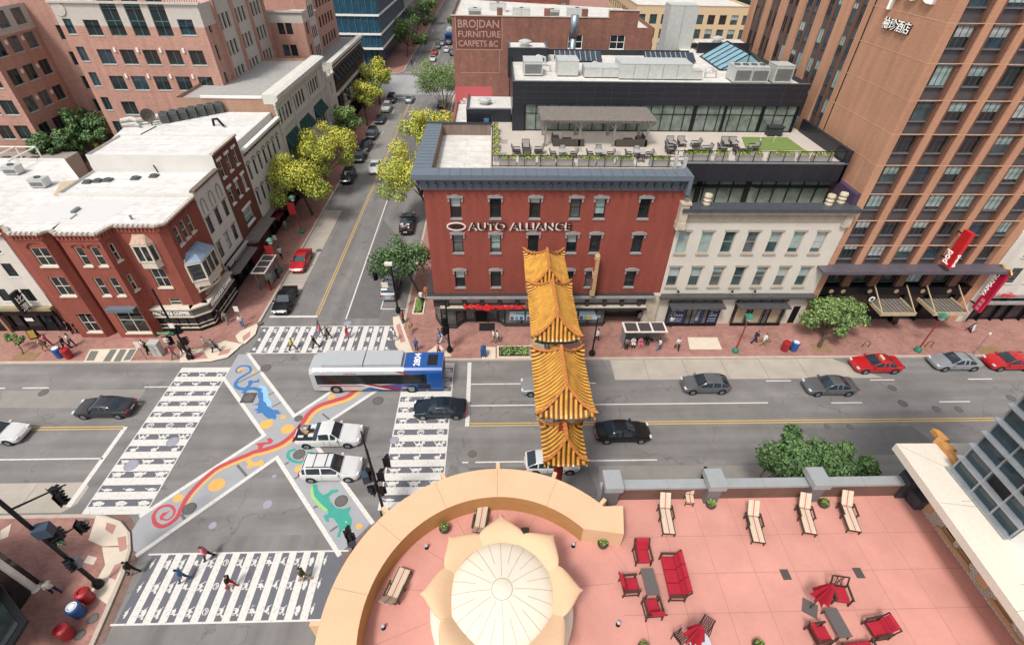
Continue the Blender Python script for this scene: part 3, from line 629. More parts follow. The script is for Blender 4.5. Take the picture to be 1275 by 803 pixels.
ellring(.92,.78,.44,.32,41.66,0); ellring(.62,.3,.24,.1,41.66,1)
b.build('sign_emblem',[LETW,LETD],RB)
# ground floor: deep shop cornice, fascia, glass, chamfered entrance corner
b=MB(); FCR=mat('fascia_cream_worn','#b9ad9b',.85,var=.25,scale=2.2); DK2=mat('charcoal_paint','#3b3a3c',.6,var=.15)
b.box(-7.2,16.6,40.9,41.7,4.2,4.42,0); b.box(-7.2,16.6,40.75,40.95,4.3,4.55,2); b.box(-7.25,-6.5,41.7,54.5,4.2,4.5,0)
b.box(-6.6,15.9,41.3,41.72,3.0,4.2,0); b.box(-5.9,15.9,40.75,41.3,2.95,3.1,1); b.box(-5.9,15.9,40.68,40.75,2.88,3.14,0); b.box(15.9,17.3,41.3,41.7,.14,4.4,1)
for i in range(12): x=-5.4+i*1.85; b.box(x,x+.35,41.05,41.3,3.1,4.15,0)
for i in range(11): x=-5.0+i*1.85; b.box(x,x+1.4,41.24,41.3,3.5,3.95,2)
b.build('shop_cornice',[DK2,FCR,HOOD],RB)
b=MB(); b.prism([(-6.7,42.6),(-5.9,41.1),(-4.3,41.0),(-4.3,43),(-6.7,43)],.14,.5,0)
segs=[((-6.7,45.5),(-6.7,42.6)),((-6.7,42.6),(-5.9,41.15)),((-5.9,41.15),(-4.3,41.15)),((-4.3,41.15),(-3.4,42.2)),((.1,42.2),(.9,41.3)),((.9,41.3),(11.7,41.3)),((11.7,41.3),(11.7,43)),((11.7,43),(15.9,43))]
for p,q in segs: facade(b,p,q,.14,.62,mi=0)
b.box(-3.4,.1,42.2,42.3,.14,2.9,0)
for x in (-3.5,-2.35,-.95,.1): b.box(x-.08,x+.08,42.05,42.2,.14,2.9,0)
b.build('shop_base',[DK2],RB,fix=False)
b=MB(); g_=MB(); POS=mat('window_poster','#a9c4cd',.4,var=.12,scale=1.5)
for k_,(p,q) in enumerate(segs):
    d_,n__,L_=wdir(p,q); facade(g_,p,q,.62,2.86,mi=0,off=-.05)
    nn=max(1,round(L_/1.9))
    for i in range(nn+1): wallbar(b,p,q,max(0,L_*i/nn-.05),min(L_,L_*i/nn+.05),.6,2.86,.04,0)
g_.quad([(-2.3,42.19,.14),(-1.0,42.19,.14),(-1.0,42.19,2.2),(-2.3,42.19,2.2)],2); g_.quad([(-3.3,42.18,.6),(-2.4,42.18,.6),(-2.4,42.18,2.4),(-3.3,42.18,2.4)]); g_.quad([(-.9,42.18,.6),(0,42.18,.6),(0,42.18,2.4),(-.9,42.18,2.4)])
g_.build('shop_window',[GG,GG,mat('dark_doorway','#0c0c0d',.8)],RB,fix=False); b.build('shop_mullion',[BLK],RB)
b=MB(); cc=[mat('poster_'+n__,c_,.5,var=.05) for n__,c_ in (('yellow','#c9a24a'),('maroon','#7d4650'),('blue','#5f87b5'),('purple','#51507a'),('lime','#9fb14f'))]
for x0,x1 in ((1.4,3.0),(3.2,4.8),(5.1,6.6),(7.1,8.7),(8.9,11.0)):
    b.quad([(x0,41.22,1.15),(x1,41.22,1.15),(x1,41.22,2.35),(x0,41.22,2.35)],0)
    for i in range(3): b.quad([(x0+.1+i*.5,41.21,1.2),(x0+.45+i*.5,41.21,1.2),(x0+.45+i*.5,41.21,1.62),(x0+.1+i*.5,41.21,1.62)],1+(i+int(x0)) % 5)
b.build('window_poster',[POS]+cc,RB,fix=False)
lettering('Walgreens',.4,mat('small_sign_text','#49707f',.6),(2.0,41.19,1.95),(1,0,0),(0,0,1),RB,.004,'poster_lettering',width=2.2,align='LEFT')
REDL=mat('red_neon_letter','#c8282c',.4,emit=.1,var=0,fine=0)
lettering('Walgreens',.8,REDL,(-3.7,40.66,3.15),(1,0,0),(0,0,1),RB,.08,'sign_lettering',width=6.3,align='LEFT',font_shear=.35,offset=.03)
b=MB(); b.box(3.0,5.1,40.6,40.75,3.15,3.95); b.build('sign_panel',mat('rust_sign_panel','#8a4a35',.7,var=.3,scale=5),RB)
lettering('藥房',.75,mat('sign_tan','#c08a6a',.6),(3.25,40.58,3.25),(1,0,0),(0,0,1),RB,.01,'sign_lettering',width=1.6,align='LEFT')
b=MB(); b.box(-1.9,-.2,40.6,41.9,.15,.17); tag(b.build('door_mat',mat('black_mat','#1d1d1e',.95)),'black door mat on the bricks at the drugstore entrance','door mat')
# rusted old blade sign still hanging on the wall
b=MB(); b.box(9.75,10.0,40.6,41.5,5.1,9.2,0); b.box(9.7,10.05,40.45,40.6,4.9,9.4,1)
for z in (4.7,9.0): b.lathe([(.22,z),(.3,z+.15),(.22,z+.3),(.3,z+.45),(.2,z+.6)],(9.9,40.9),10,1)
b.box(9.72,9.78,40.62,41.45,6.2,8.6,2)
b.build('blade_sign',[mat('faded_sign_side','#9b6a55',.7,var=.3,scale=4),mat('sign_gilt_worn','#b89a72',.6,var=.2),mat('sign_red_strip','#c23a3c',.6,var=.15)],RB)
lettering('中國',.8,mat('sign_white','#d9cfc4',.6),(9.71,41.4,6.9),(0,-1,0),(0,0,1),RB,.01,'sign_lettering',width=.75,align='LEFT')
# ---- white painted building
WP=mat('cream_white_wall','#cdc7bb',.8,var=.05,scale=.8,fine=.03); WTR=mat('taupe_trim','#a39a8e',.8,var=.08)
WB=empty('white_painted_building',(26,44,0),'cream white three storey building with dark ledge and lease posters in the shop windows','building',world=True)
b=MB(); WF=((17.3,41.7),(33.9,41.7)); us=[18.25+2.27*i-17.3 for i in range(7)]
ops=grid(us,(5.2,9.25),1.1,2.45); facade(b,*WF,4.3,12.85,ops,depth=.25); facade(b,(33.9,41.7),(33.9,44.5),4.3,14); facade(b,(17.3,54),(17.3,41.7),0,15)
facade(b,(17.3,41.68),(18.6,41.68),.14,4.3); facade(b,(24.2,41.68),(25.9,41.68),.14,4.3); facade(b,(31.2,41.68),(33.9,41.68),.14,4.3,[(1.7,.14,.8,2.4)],depth=.1)
b.build('wall',[WP],WB,fix=False)
windows(WB,*WF,ops,WTR,[GT,GG,GT],1,2,(WTR,.1,.12,.2),(WTR,'flat',.22),depth=.25,blinds=[BLT,BLT,BLW],blp=.7,seed=9,fw=.07)
b=MB(); b.box(17.3,33.9,41.55,41.7,12.86,13.75,0); b.build('frieze',[brick('diamond_frieze','#a89f8c','#8f8676','#b8b0a0',w=.3,h=.16,msize=.03)],WB)
b=MB(); b.box(17.2,34.0,40.95,42.4,14.05,14.4,0); b.box(17.2,34.0,41.15,41.8,13.75,14.05,1); b.box(17.0,17.8,41.1,42.2,12.9,14.75,1); b.box(16.95,17.9,41.0,42.3,14.75,14.95,1); b.box(33.2,33.95,41.4,41.7,12.3,13.8,1); b.box(16.95,17.85,41.02,41.7,12.2,12.9,1)
b.build('ledge',[mat('slate_ledge','#4f5359',.45,.2,var=.15),FCR],WB)
b=MB(); b.box(17.2,33.9,40.95,41.68,4.02,4.28); b.box(18.4,24.3,40.3,41.6,3.2,3.3); b.box(25.7,31.3,40.3,41.6,3.2,3.3)
for x0 in (18.6,25.9):
    for i in range(5): b.box(x0+.1+i*1.2,x0+.3+i*1.2,41.3,41.65,3.3,4.02)
b.build('shop_ledge',[mat('shop_ledge_grey','#4d4b4c',.6,var=.12)],WB)
b=MB(); g_=MB()
for x0,xs in ((18.6,(0,2.0,2.6,3.9,4.4,5.6)),(25.9,(0,1.5,1.9,3.3,3.9,5.3))):
    b.box(x0,x0+5.6,41.25,41.35,.14,.5); b.box(x0,x0+5.5,41.6,41.66,3.2,3.3)
    for a in xs: b.box(x0+a-.05,x0+a+.05,41.22,41.32,.14,3.2)
    g_.quad([(x0,41.3,.5),(x0+5.6,41.3,.5),(x0+5.6,41.3,3.2),(x0,41.3,3.2)]); g_.quad([(x0,41.5,3.3),(x0+5.6,41.5,3.3),(x0+5.6,41.5,4.0),(x0,41.5,4.0)])
for x in (26.1,27.9,29.9): g_.quad([(x,41.29,.6),(x+1.0,41.29,.6),(x+1.0,41.29,2.9),(x,41.29,2.9)],1)
g_.build('shop_window',[GG,mat('tan_shop_blind','#a8987c',.6,var=.08)],WB,fix=False); b.build('shop_frame',[BLK],WB)
NAVY=mat('navy_poster','#2b3654',.5,var=.06); PT=mat('poster_text','#c9d3e4',.5,var=0)
for i,(x0,x1,z0) in enumerate(((18.75,20.5,.65),(23.0,24.1,.65),(21.8,22.5,.65))):
    b=MB(); b.box(x0,x1,41.17,41.2,z0,2.9); o=b.build('lease_poster',[NAVY],WB)
    if i<2:
        for t_,z_,h_ in (('RETAIL',2.35,.34),('FOR',2.0,.22),('LEASE',1.62,.4),('PAPADOPOULOS',1.2,.2),('202.783.0000',.9,.17)):
            if t_=='FOR' and i==9: continue
            lettering(t_,h_,PT,(x0+.12,41.16,z_),(1,0,0),(0,0,1),o,.004,'poster_lettering',width=(x1-x0)*(.75 if t_ != 'FOR' else .3),align='LEFT')
    else: lettering('RETAIL',.4,PT,(22.02,41.16,1.0),(0,0,1),(-1,0,0),o,.004,'poster_lettering',width=1.4,align='LEFT')
b=MB(); b.box(32.5,33.3,41.72,41.78,.14,2.54); b.build('door',[BLK],WB)
for x in (18.9,24.6,27.0): # small lamps over the shops
    b=MB(); b.tube([(x,41.6,4.9),(x,41.0,5.2)],.03); b.lathe([(.04,5.25),(.12,5.05),(.14,5.0)],(x,40.95),10); b.build('wall_lamp',[BLK],WB)
# ---- dark glass rooftop building behind both
PAN=mat('black_cladding','#2a2c33',.38,.2,var=.12,scale=.5,coat=.2); PANJ=mat('cladding_joint','#3c3f47',.5)
DECK=mat('roof_deck_pavers','#b8aea4',.85,var=.06,scale=1.2)
MBD=empty('rooftop_glass_building',(16,50,0),'black clad glass building with roof terrace rising behind the red and white fronts','building',world=True)
b=MB()
roof_sheet(b,[(-.4,43.6),(17.4,43.6),(17.4,44.75),(33.2,44.75),(33.2,59),(2.0,59),(-.4,59)],17.2)
b.box(-.5,-.4,43.5,56,16.3,17.25); b.box(-.4,17.4,43.5,43.6,16.3,17.25)
b.build('terrace_deck',[DECK],MBD)
b=MB()
for (x0,y0) in ((.4,46.0),(.5,49.5),(3.6,45.9),(15,46.5),(20.8,46.6),(11.5,46.5),(7.8,47.5),(24.8,47)): b.box(x0,x0+.7,y0,y0+1.3,17.2,17.206)
b.build('deck_inlay',[mat('deck_inlay_grey','#9c938b',.85)],MBD)
b=MB(); b.box(17.5,33.3,44.6,44.9,15.5,17.26,0); b.box(33.1,33.4,44.6,54,15.5,18.5,0); b.box(17.4,17.7,43.6,44.9,15.5,17.26,0)
b.box(1.9,32.2,53.4,53.7,19.9,22.1,0); b.box(1.75,1.9,53.4,64,17.2,22.1,0); b.box(32.05,32.2,53.7,73,14,22.1,0); b.box(1.9,3.0,53.42,53.65,17.2,19.9,0)
b.box(-3.2,1.7,56.2,56.5,14,18.6); b.box(-3.2,-3.0,56.5,62,14,18.6); b.box(1.5,6.0,63.6,63.8,20,23.2); b.box(1.5,1.7,63.8,67.5,20,23.2); b.box(5.9,6.1,63.8,67.5,20,23.2)
b.box(25.6,32.2,69.5,69.7,21.5,22.9); b.box(1.75,24,67.7,67.9,12,22.3)
b.build('cladding',[PAN],MBD)
b=MB()
for i in range(17): x=3.0+i*1.78; b.box(x,x+.025,53.385,53.4,19.92,22.08)
for z in (20.5,21.1,21.7): b.box(1.9,32.2,53.387,53.4,z,z+.025)
for i in range(9): x=18.5+i*1.75; b.box(x,x+.025,44.585,44.6,15.52,17.2)
b.build('cladding_joint',[PANJ],MBD)
b=MB(); g_=MB()
g_.quad([(3.0,53.6,17.2),(32.0,53.6,17.2),(32.0,53.6,19.9),(3.0,53.6,19.9)]); g_.quad([(17.6,45.5,12.9),(33.2,45.5,12.9),(33.2,45.5,15.6),(17.6,45.5,15.6)])
for x in np.arange(3.0,32.1,1.21): b.box(x-.035,x+.035,53.52,53.6,17.2,19.9)
for x in (3.0,20.9,24.2,28.2,31.9): b.box(x-.14,x+.14,53.48,53.62,17.2,19.9)
b.box(3,32,53.52,53.6,17.2,17.28); b.box(3,32,53.54,53.6,18.95,19.0)
for x in np.arange(17.7,33.2,1.42): b.box(x-.04,x+.04,45.4,45.5,12.9,15.6)
for x in (20.0,24.9): b.box(x-.25,x+.25,45.35,45.5,12.9,15.6)
b.box(18.0,24.6,44.7,45.4,14.78,14.84); b.box(25.2,33.0,44.7,45.4,14.78,14.84); b.box(17.6,33.2,45.42,45.5,14.6,14.68)
g_.build('glass_wall',[glass('lobby_glass','#6c776f',.05,.7,.45)],MBD,fix=False); b.build('mullion',[BLK],MBD)
b=MB(); b.quad([(17.3,42.35,12.9),(33.9,42.35,12.9),(33.9,45.5,12.9),(17.3,45.5,12.9)]); b.build('balcony_floor',[DECK],MBD)
FIN=mat('inside_shade','#3b3d3b',.7,var=.3)
b=MB(); b.quad([(1.9,53.7,21.7),(32.1,53.7,21.7),(32.1,73,21.7),(24,73,21.7),(24,67.8,21.7),(1.9,67.8,21.7)]); b.quad([(-3.1,56.4,18.3),(1.75,56.4,18.3),(1.75,62,18.3),(-3.1,62,18.3)]); b.quad([(1.6,63.7,23.0),(6,63.7,23.0),(6,67.5,23.0),(1.6,67.5,23.0)]); b.quad([(25.7,69.6,22.7),(32.1,69.6,22.7),(32.1,73,22.7),(25.7,73,22.7)])
b.build('roof',[ROOFW],MBD,fix=False)
b=MB(); b.box(1.75,32.2,53.38,53.42,22.08,22.16); b.box(17.45,33.35,44.55,44.95,17.24,17.3); b.box(1.55,6.1,63.55,63.65,23.15,23.22); b.box(-3.25,1.75,56.15,56.25,18.56,18.64); b.box(24,32.2,73,73.2,21.6,22.2)
b.build('coping',[GRY],MBD)
b=MB(); b.box(-.1,17,55,56,14,17.15); b.box(-3,33.4,54.6,68,0,14); b.box(1.9,32.1,54.0,67.6,14,17.1); b.box(24,32,60,73,0,21); b.build('wall',[DGR],MBD)
# glass guards, with posts and rail
def guard(name,pts,z,h,label,post=1.5):
    e=empty(name,(pts[0][0],pts[0][1],z),label,'railing',world=True); g1=MB(); p1=MB()
    for p,q in zip(pts,pts[1:]):
        d_,n__,L_=wdir(p,q); k=max(1,round(L_/post))
        for i in range(k+1):
            x,y=p[0]+d_.x*L_*i/k,p[1]+d_.y*L_*i/k; p1.box(x-.025,x+.025,y-.025,y+.025,z,z+h)
        p1.bar((*p,z+h),(*q,z+h),.06,.05); p1.bar((*p,z+.08),(*q,z+.08),.05,.05)
    p1.build('rail',[BLK],e); return e
guard('guard_rail',[(-.35,55),(-.35,43.7),(17.3,43.7)],17.2,1.05,'black terrace guard rail around the roof deck above the red building'); guard('guard_rail',[(16.3,44.95),(17.0,44.95),(33.0,44.95),(33.0,46.5)],17.26,1.05,'black guard rail with planters behind it above the cream white building')
# ---- hotel
HB=brick('hotel_orange_brick','#b48266','#a97759','#bd9a82',var=.05,msize=.012,scale=.4); HBD=brick('hotel_brown_brick','#6b4d40','#5b4137','#77594b',var=.06)
HSP=mat('hotel_spandrel','#575456',.5,.2,var=.1); HGR=mat('hotel_window_frame','#5b5c60',.45,.3); HST=mat('string_course','#c9a184',.8)
HO=empty('brick_hotel_tower',(43,50,0),'tall orange brick hotel tower with dark window bays and a blank lettered side wall','hotel',world=True)
HX0,HX1,HY=33.95,52.1,41.9; HT=44
piers=[36.9+2.93*i for i in range(5)]
edges=[(HX0,34.75)]+[(p,p+.66) for p in piers]+[(51.15,HX1)]
b=MB()
for x0,x1 in edges: b.box(x0,x1,HY,HY+.8,7.6,HT,0)
for x0,x1 in edges[1:-1]: b.box(x0-.3,x0,HY+.14,HY+.8,7.6,HT,1); b.box(x1,x1+.3,HY+.14,HY+.8,7.6,HT,1)
b.build('brick_pier',[HB,HBD],HO)
b=MB(); fl=[7.75+2.745*i for i in range(13)]
for z in fl: b.box(34.75,51.15,HY+.5,HY+.56,z-.75,z+.42,0); b.box(34.75,51.15,HY+.3,HY+.6,z+.42,z+.5,1); b.box(34.75,51.15,HY+.36,HY+.6,z+2.05,z+2.1,1)
b.build('spandrel',[HSP,mat('spandrel_sill','#6f6c70',.5,.2)],HO)
b=MB()
for z in fl: b.box(HX0-.004,HX1,HY-.006,HY+.1,z+2.22,z+2.26)
for z in fl: b.box(HX0-.006,HX0+.1,HY+.1,51.2,z+2.22,z+2.26)
b.build('string_course',[HST],HO)
bays=[(edges[i][1],edges[i+1][0]) for i in range(6)]
hw=[(((x0+x1)/2+.18)-HX0,z+.5,(x1-x0)*.7,1.55) for z in fl[:9] for x0,x1 in bays]
windows(HO,(HX0,HY+.52),(HX1,HY+.52),hw,HGR,[GL,GT,GL,GB,GL],3,1,depth=.0,blinds=[BLW,BLT,BLW],blp=.6,seed=21,fw=.06)
hw2=[(((x0+x1)/2)-HX0,z+.5,(x1-x0)*.8,1.55) for z in fl[9:] for x0,x1 in bays]; windows_one(HO,(HX0,HY+.55),(HX1,HY+.55),hw2,HGR,GL,depth=0,cols=3)
b=MB(); b.box(34.75,51.15,HY+.58,HY+.9,7.6,HT); b.build('bay_backing',[HSP],HO)
# side wall facing west
b=MB(); facade(b,(HX0+.01,51.05),(HX0+.01,HY+.8),3,HT,mi=0); b.quad([(HX0,HY,HT),(HX1,HY,HT),(HX1,90,HT),(HX0,90,HT)]); facade(b,(HX1,HY),(HX1,90),0,HT)
b.box(HX0+.05,HX0+.3,51.05,51.3,3,HT,1)
ys=[51.3,52.15,54.55,56.1,58.7,60.0,62.9,64.3,67.0,68.5,71.0,72.3,75.2,76.6]
for i in range(0,14,2): b.box(HX0,HX0+.6,ys[i],ys[i+1],3,HT,0)
b.build('side_wall',[HB,BLK],HO)
b=MB(); wl=[]
for i in range(1,13,2):
    a,c_=ys[i],ys[i+1]; b.box(HX0+.25,HX0+.6,a,c_,3,HT,0); m_=(a+c_)/2; b.box(HX0+.12,HX0+.3,m_-.2,m_+.2,3,HT,1)
    for z in fl[2:]:
        for yy in (a+(m_-.2-a)/2,c_-(c_-m_-.2)/2): wl.append((76.6-yy,z+.45,(m_-.2-a)*.82,1.7))
b.build('side_bay',[HSP,HBD],HO)
wl.sort(key=lambda q: 76.6-q[0]); windows(HO,(HX0+.24,76.6),(HX0+.24,41.9),wl[:70],HGR,[GL,GT,GB],2,1,depth=.0,blinds=[BLW,BLT],blp=.4,seed=5,fw=.05); windows_one(HO,(HX0+.24,76.6),(HX0+.24,41.9),wl[70:],HGR,GL,depth=0,cols=2)
b=MB(); PUR=mat('purple_flashing','#4a3a52',.6,var=.1); b.quad([(33.9,50.9,17.0),(33.9,46.6,17.0),(33.9,46.6,15.9),(33.9,50.9,15.9)]); b.box(33.7,33.94,46,51,17.0,17.9); b.box(33.4,33.93,41.9,45.2,14.3,15.5)
b.build('flashing',[PUR],HO)
CH=mat('hotel_letter_white','#f2efe9',.4,emit=.15,var=0,fine=0); CHD=mat('hotel_letter_edge','#2a2224',.6)
lettering('袖珍酒店',.9,CHD,(33.86,48.8,27.9),(0,-1,0),(0,0,1),HO,.09,'sign_lettering',width=3.5,align='LEFT')
lettering('袖珍酒店',.9,CH,(33.76,48.8,27.94),(0,-1,0),(0,0,1),HO,.02,'sign_lettering_face',width=3.5,align='LEFT',offset=-.004)
lettering('pod',4.0,CH,(33.8,49.2,30.15),(0,-1,0),(0,0,1),HO,.12,'sign_lettering',width=5.0,align='LEFT',offset=.03)
# canopy, dark ground floors, marquees
b=MB(); b.box(32.9,52.3,40.5,42.0,7.55,7.8); b.box(32.85,52.35,40.42,40.5,7.5,7.85)
b.build('canopy',[mat('canopy_purple_grey','#67616a',.45,.3,var=.15,scale=1.5)],HO)
b=MB()
for x0,x1 in edges[1:-1]: b.box(x0-.1,x1+.1,HY+.1,HY+.5,4.9,7.55,0)
b.box(HX0,34.75,HY-.02,HY+.5,.14,7.55,1); b.box(51.15,HX1,HY-.02,HY+.5,.14,7.55,1); b.box(34.75,51.15,HY+.0,HY+.5,3.9,4.9,2); b.box(34.75,51.15,HY-.12,HY+.02,4.85,4.95,2)
b.box(34.75,51.15,HY+.9,HY+1,0,7.5,2); b.build('podium',[HBD,HB,BLK],HO)
lw=[(((x0+x1)/2)-HX0,5.2,(x1-x0)*.8,1.9) for x0,x1 in bays]; windows(HO,(HX0,HY+.6),(HX1,HY+.6),lw,HGR,[GL],3,1,depth=0,blinds=[BLT],blp=.5,seed=2)
b=MB(); g_=MB()
for x0 in (35.6,38.0,41.4,44.6,47.4,50.3): b.box(x0-.12,x0+.12,HY+.1,HY+.3,.14,3.9)
g_.quad([(34.75,HY+.4,.14),(51.15,HY+.4,.14),(51.15,HY+.4,3.9),(34.75,HY+.4,3.9)]); g_.build('lobby_glass',[GL],HO,fix=False); b.build('lobby_mullion',[BLK],HO)
b=MB(); TAN=mat('medallion_tan','#a98d72',.6)
for x0,x1 in [(35.9,0)]+[(p+.3,0) for p in piers]:
    b.rings([[(x0+.24*math.cos(t*PI/7),y_,4.4+.24*math.sin(t*PI/7)) for t in range(14)] for y_ in (HY-.01,HY-.08)])
b.build('medallion',[TAN],HO)
for x0,x1 in ((40.2,43.9),(45.9,49.6)):
    b=MB(); b.box(x0,x1,39.2,41.8,3.3,3.42,0); b.box(x0-.05,x1+.05,39.1,39.22,3.2,3.6,1); b.box(x0-.05,x0+.07,39.2,41.8,3.25,3.6,1); b.box(x1-.07,x1+.05,39.2,41.8,3.25,3.6,1)
    for i in range(9): x=x0+.2+i*.41; b.box(x,x+.06,39.2,41.8,3.42,3.47,2)
    for x in (x0+.1,x1-.1): b.bar((x,39.3,3.6),(x,41.9,5.2),.09,.09,1)
    b.build('marquee',[mat('marquee_glass','#7b7469',.5,var=.25,scale=2),mat('marquee_cream','#b8a586',.6),HSP],HO)
b=MB(); b.rings([[(39.9+.5*math.cos(t*PI/10),41.0+y_,4.1+.5*math.sin(t*PI/10)) for t in range(20)] for y_ in (0,-.12)],0); b.rings([[(39.9+.33*math.cos(t*PI/10),40.86+y_,4.1+.33*math.sin(t*PI/10)) for t in range(20)] for y_ in (0,-.03)],1); b.rings([[(39.9+.16*math.cos(t*PI/10),40.82+y_,4.1+.16*math.sin(t*PI/10)) for t in range(20)] for y_ in (0,-.03)],0)
b.box(39.85,39.95,41.0,42.0,4.05,4.15); b.build('round_sign',[BLK,WHT],HO)
PS=empty('red_blade_sign',(45.5,41,8.3),'tall red sign with white lettering reading pod fixed to the hotel front','sign',world=True)
PR=mat('pod_red','#c8262b',.4,var=.05,coat=.3)
b=MB(); b.box(45.35,45.75,40.3,41.3,8.3,12.2); b.build('sign_box',[PR],PS); b=MB(); b.box(45.5,45.6,41.3,41.95,11.6,11.7); b.box(45.5,45.6,41.3,41.95,8.8,8.9); b.build('bracket',[BLK],PS)
lettering('pod',1.0,CH,(45.33,40.9,8.5),(0,0,1),(0,1,0),PS,.02,'sign_lettering',width=1.35,align='LEFT',offset=.02)
lettering('pod',.45,CH,(45.72,40.28,8.5),(0,0,1),(-1,0,0),PS,.01,'sign_lettering',width=1.35,align='LEFT',offset=.01)
# ---- white building at the right edge
VB=empty('white_brick_building',(60,44,0),'white brick building with small black paned windows and red window flowers at the right edge','building',world=True)
VW=brick('white_painted_brick','#d6d1c7','#ccc6bb','#bcb6ac',var=.05); b=MB(); VF=((52.15,41.9),(72,41.9))
vops=grid((2.6,5.0,7.6,10.2,12.8),(5.4,8.6),1.15,1.9); facade(b,*VF,3.6,11.6,vops,depth=.15); b.quad([(52.15,41.9,11.6),(72,41.9,11.6),(72,60,11.6),(52.15,60,11.6)]); facade(b,(52.15,41.9),(53.3,41.9),.14,3.6); b.build('wall',[VW],VB,fix=False)
windows(VB,*VF,vops,BLK,[GG],3,4,(VW,.1,.1,.1),None,depth=.15,seed=3,fw=.07)
b=MB(); b.box(53.3,72,41.7,42.1,3.5,3.9,1); b.box(53.3,72,41.3,41.8,2.9,3.1,1); b.box(53.3,72,42.2,42.3,.14,3.5,0)
for x in (53.4,54.6,56.2,57.6,59.6,61): b.box(x,x+.15,41.9,42.2,.14,3.5,0)
b.build('shop_front',[BLK,HOOD],VB); b=MB(); b.quad([(53.4,42.15,.5),(70,42.15,.5),(70,42.15,2.9),(53.4,42.15,2.9)]); b.build('shop_window',[GL],VB,fix=False)
FLW=mat('red_flowers','#b3202f',.8,var=.3,scale=8)
for x in (54.2,57.6):
    b=MB(); rr=random.Random(int(x))
    for i in range(60): p=(x+rr.random()*1.7,41.2+rr.random()*.4,3.95+rr.random()*.35); b.quad([(p[0],p[1],p[2]),(p[0]+.14,p[1]-.05,p[2]+.02),(p[0]+.08,p[1]+.08,p[2]+.12)])
    o=b.build('flower_box',[FLW],VB,fix=False)
VS=empty('crimson_blade_sign',(52.2,41,2.5),'long crimson vertical sign lettered VAPIANO with gold ornament on top','sign',world=True)
b=MB(); b.box(52.1,52.4,40.3,41.3,2.6,7.5); b.build('sign_box',[mat('vapiano_red','#b51f3e',.5,var=.05)],VS)
lettering('VAPIANO',.62,CH,(52.08,40.98,4.3),(0,0,1),(0,1,0),VS,.015,'sign_lettering',width=2.9,align='LEFT',offset=.01)
for z in (2.75,3.25,3.75): b=MB(); b.box(52.06,52.1,40.55,40.95,z,z+.35); b.build('sign_square',[mat('sign_pink','#d98a9a',.5)],VS)
b=MB(); b.tube([(52.25,40.1,7.6),(52.25,40.5,7.9),(52.25,41.0,7.7),(52.25,41.5,7.95),(52.25,41.9,7.75)],[.08,.14,.1,.14,.06],8); b.build('gold_ornament',[mat('gilt','#a98a3f',.4,.5,var=.2)],VS)
b=MB(); b.box(52.15,52.35,41.3,41.95,7.0,7.1); b.box(52.15,52.35,41.3,41.95,3,3.1); b.build('bracket',[BLK],VS)
# ---- brick building with the ghost sign
SB=brick('weathered_red_brick','#845a50','#71483f','#93705f',w=.26,h=.11,var=.2,wear=.5,wearcol='#b08070',scale=.18,msize=.014)
BW=empty('weathered_brick_building',(8,100,0),'weathered red brick building with a faded painted furniture sign on its side wall','building',world=True)
b=MB(); BF=((-7.0,92),(26.0,92))
wops=[(8+13.3,17.8,2.4,2.1),(8+20.2-0 ,17.8,2.5,2.15)]; wops=[(20.2,17.8,2.4,2.1),(27.2,17.8,2.5,2.15)]
facade(b,*BF,0,21.0,wops,depth=.2); facade(b,(-7.0,92),(18.4,92),21.0,22.3); b.box(18.4,23.2,92,92.5,21,23.3); facade(b,(-7.0,118),(-7.0,92),0,22.3)
facade(b,(26,92),(26,118),0,21)
for x in (.3,7.9,14.0): b.box(x,x+.9,92,92.9,22.2,23.4)
b.build('wall',[SB],BW,fix=False)
windows(BW,*BF,wops,WHT,[GL],2,2,(WHT,.05,.06,.12),None,depth=.2,fw=.12)
b=MB(); b.quad([(-7,92,21.6),(26,92,20.4),(26,118,20.4),(-7,118,21.6)]); b.box(-7.1,18.4,91.9,92.3,22.3,22.42,1); b.box(18.3,23.3,91.9,92.6,23.3,23.42,1); b.build('roof',[ROOFW,CONC],BW)
GH=worn_paint('ghost_sign_paint','#a98f84',.8); b=MB(); y=91.985
b.box(-6.4,1.15,y,91.997,17.5,17.6); b.box(-6.4,1.15,y,91.997,22.55-.3,22.33); b.box(-6.45,-6.35,y,91.997,17.5,22.3); b.box(1.05,1.15,y,91.997,17.5,22.3)
b.box(-6.0,.75,y,91.997,14.0,14.07); b.box(.7,.76,y,91.997,14.0,17.5)
b.build('painted_border',[GH],BW)
b=MB(); b.quad([(-6.4,91.99,17.6),(1.1,91.99,17.6),(1.1,91.99,22.2),(-6.4,91.99,22.2)]); b.build('painted_panel',[mat('ghost_panel','#6f4238',.9,var=.25,scale=2)],BW,fix=False)
for t_,z_,h_,w_ in (('BROJDAN',20.7,1.55,6.6),('FURNITURE',19.35,1.25,6.9),('CARPETS &C',18.0,1.25,6.5)): lettering(t_,h_,GH,(-6.1,91.975,z_),(1,0,0),(0,0,1),BW,.003,'painted_lettering',width=w_,align='LEFT',offset=.015)
b=MB(); b.quad([(-7.0,91.98,7.5),(-.6,91.98,7.5),(-.6,91.98,11.85),(-7.0,91.98,11.85)]); b.build('painted_red_band',[worn_paint('pink_red_wall_paint','#b9565a',.5)],BW,fix=False)
b=MB(); rr=random.Random(4)
for i in range(34): x=-6.1+rr.random()*3.1; z=8.6+rr.random()*1.2; b.quad([(x-.3,91.97-i*.0003,z-.22),(x+.3,91.97-i*.0003,z-.22),(x+.3,91.97-i*.0003,z+.22),(x-.3,91.97-i*.0003,z+.22)])
b.build('graffiti_patch',[mat('graffiti_white','#cfcac6',.8,var=.1)],BW,fix=False)
b=MB()
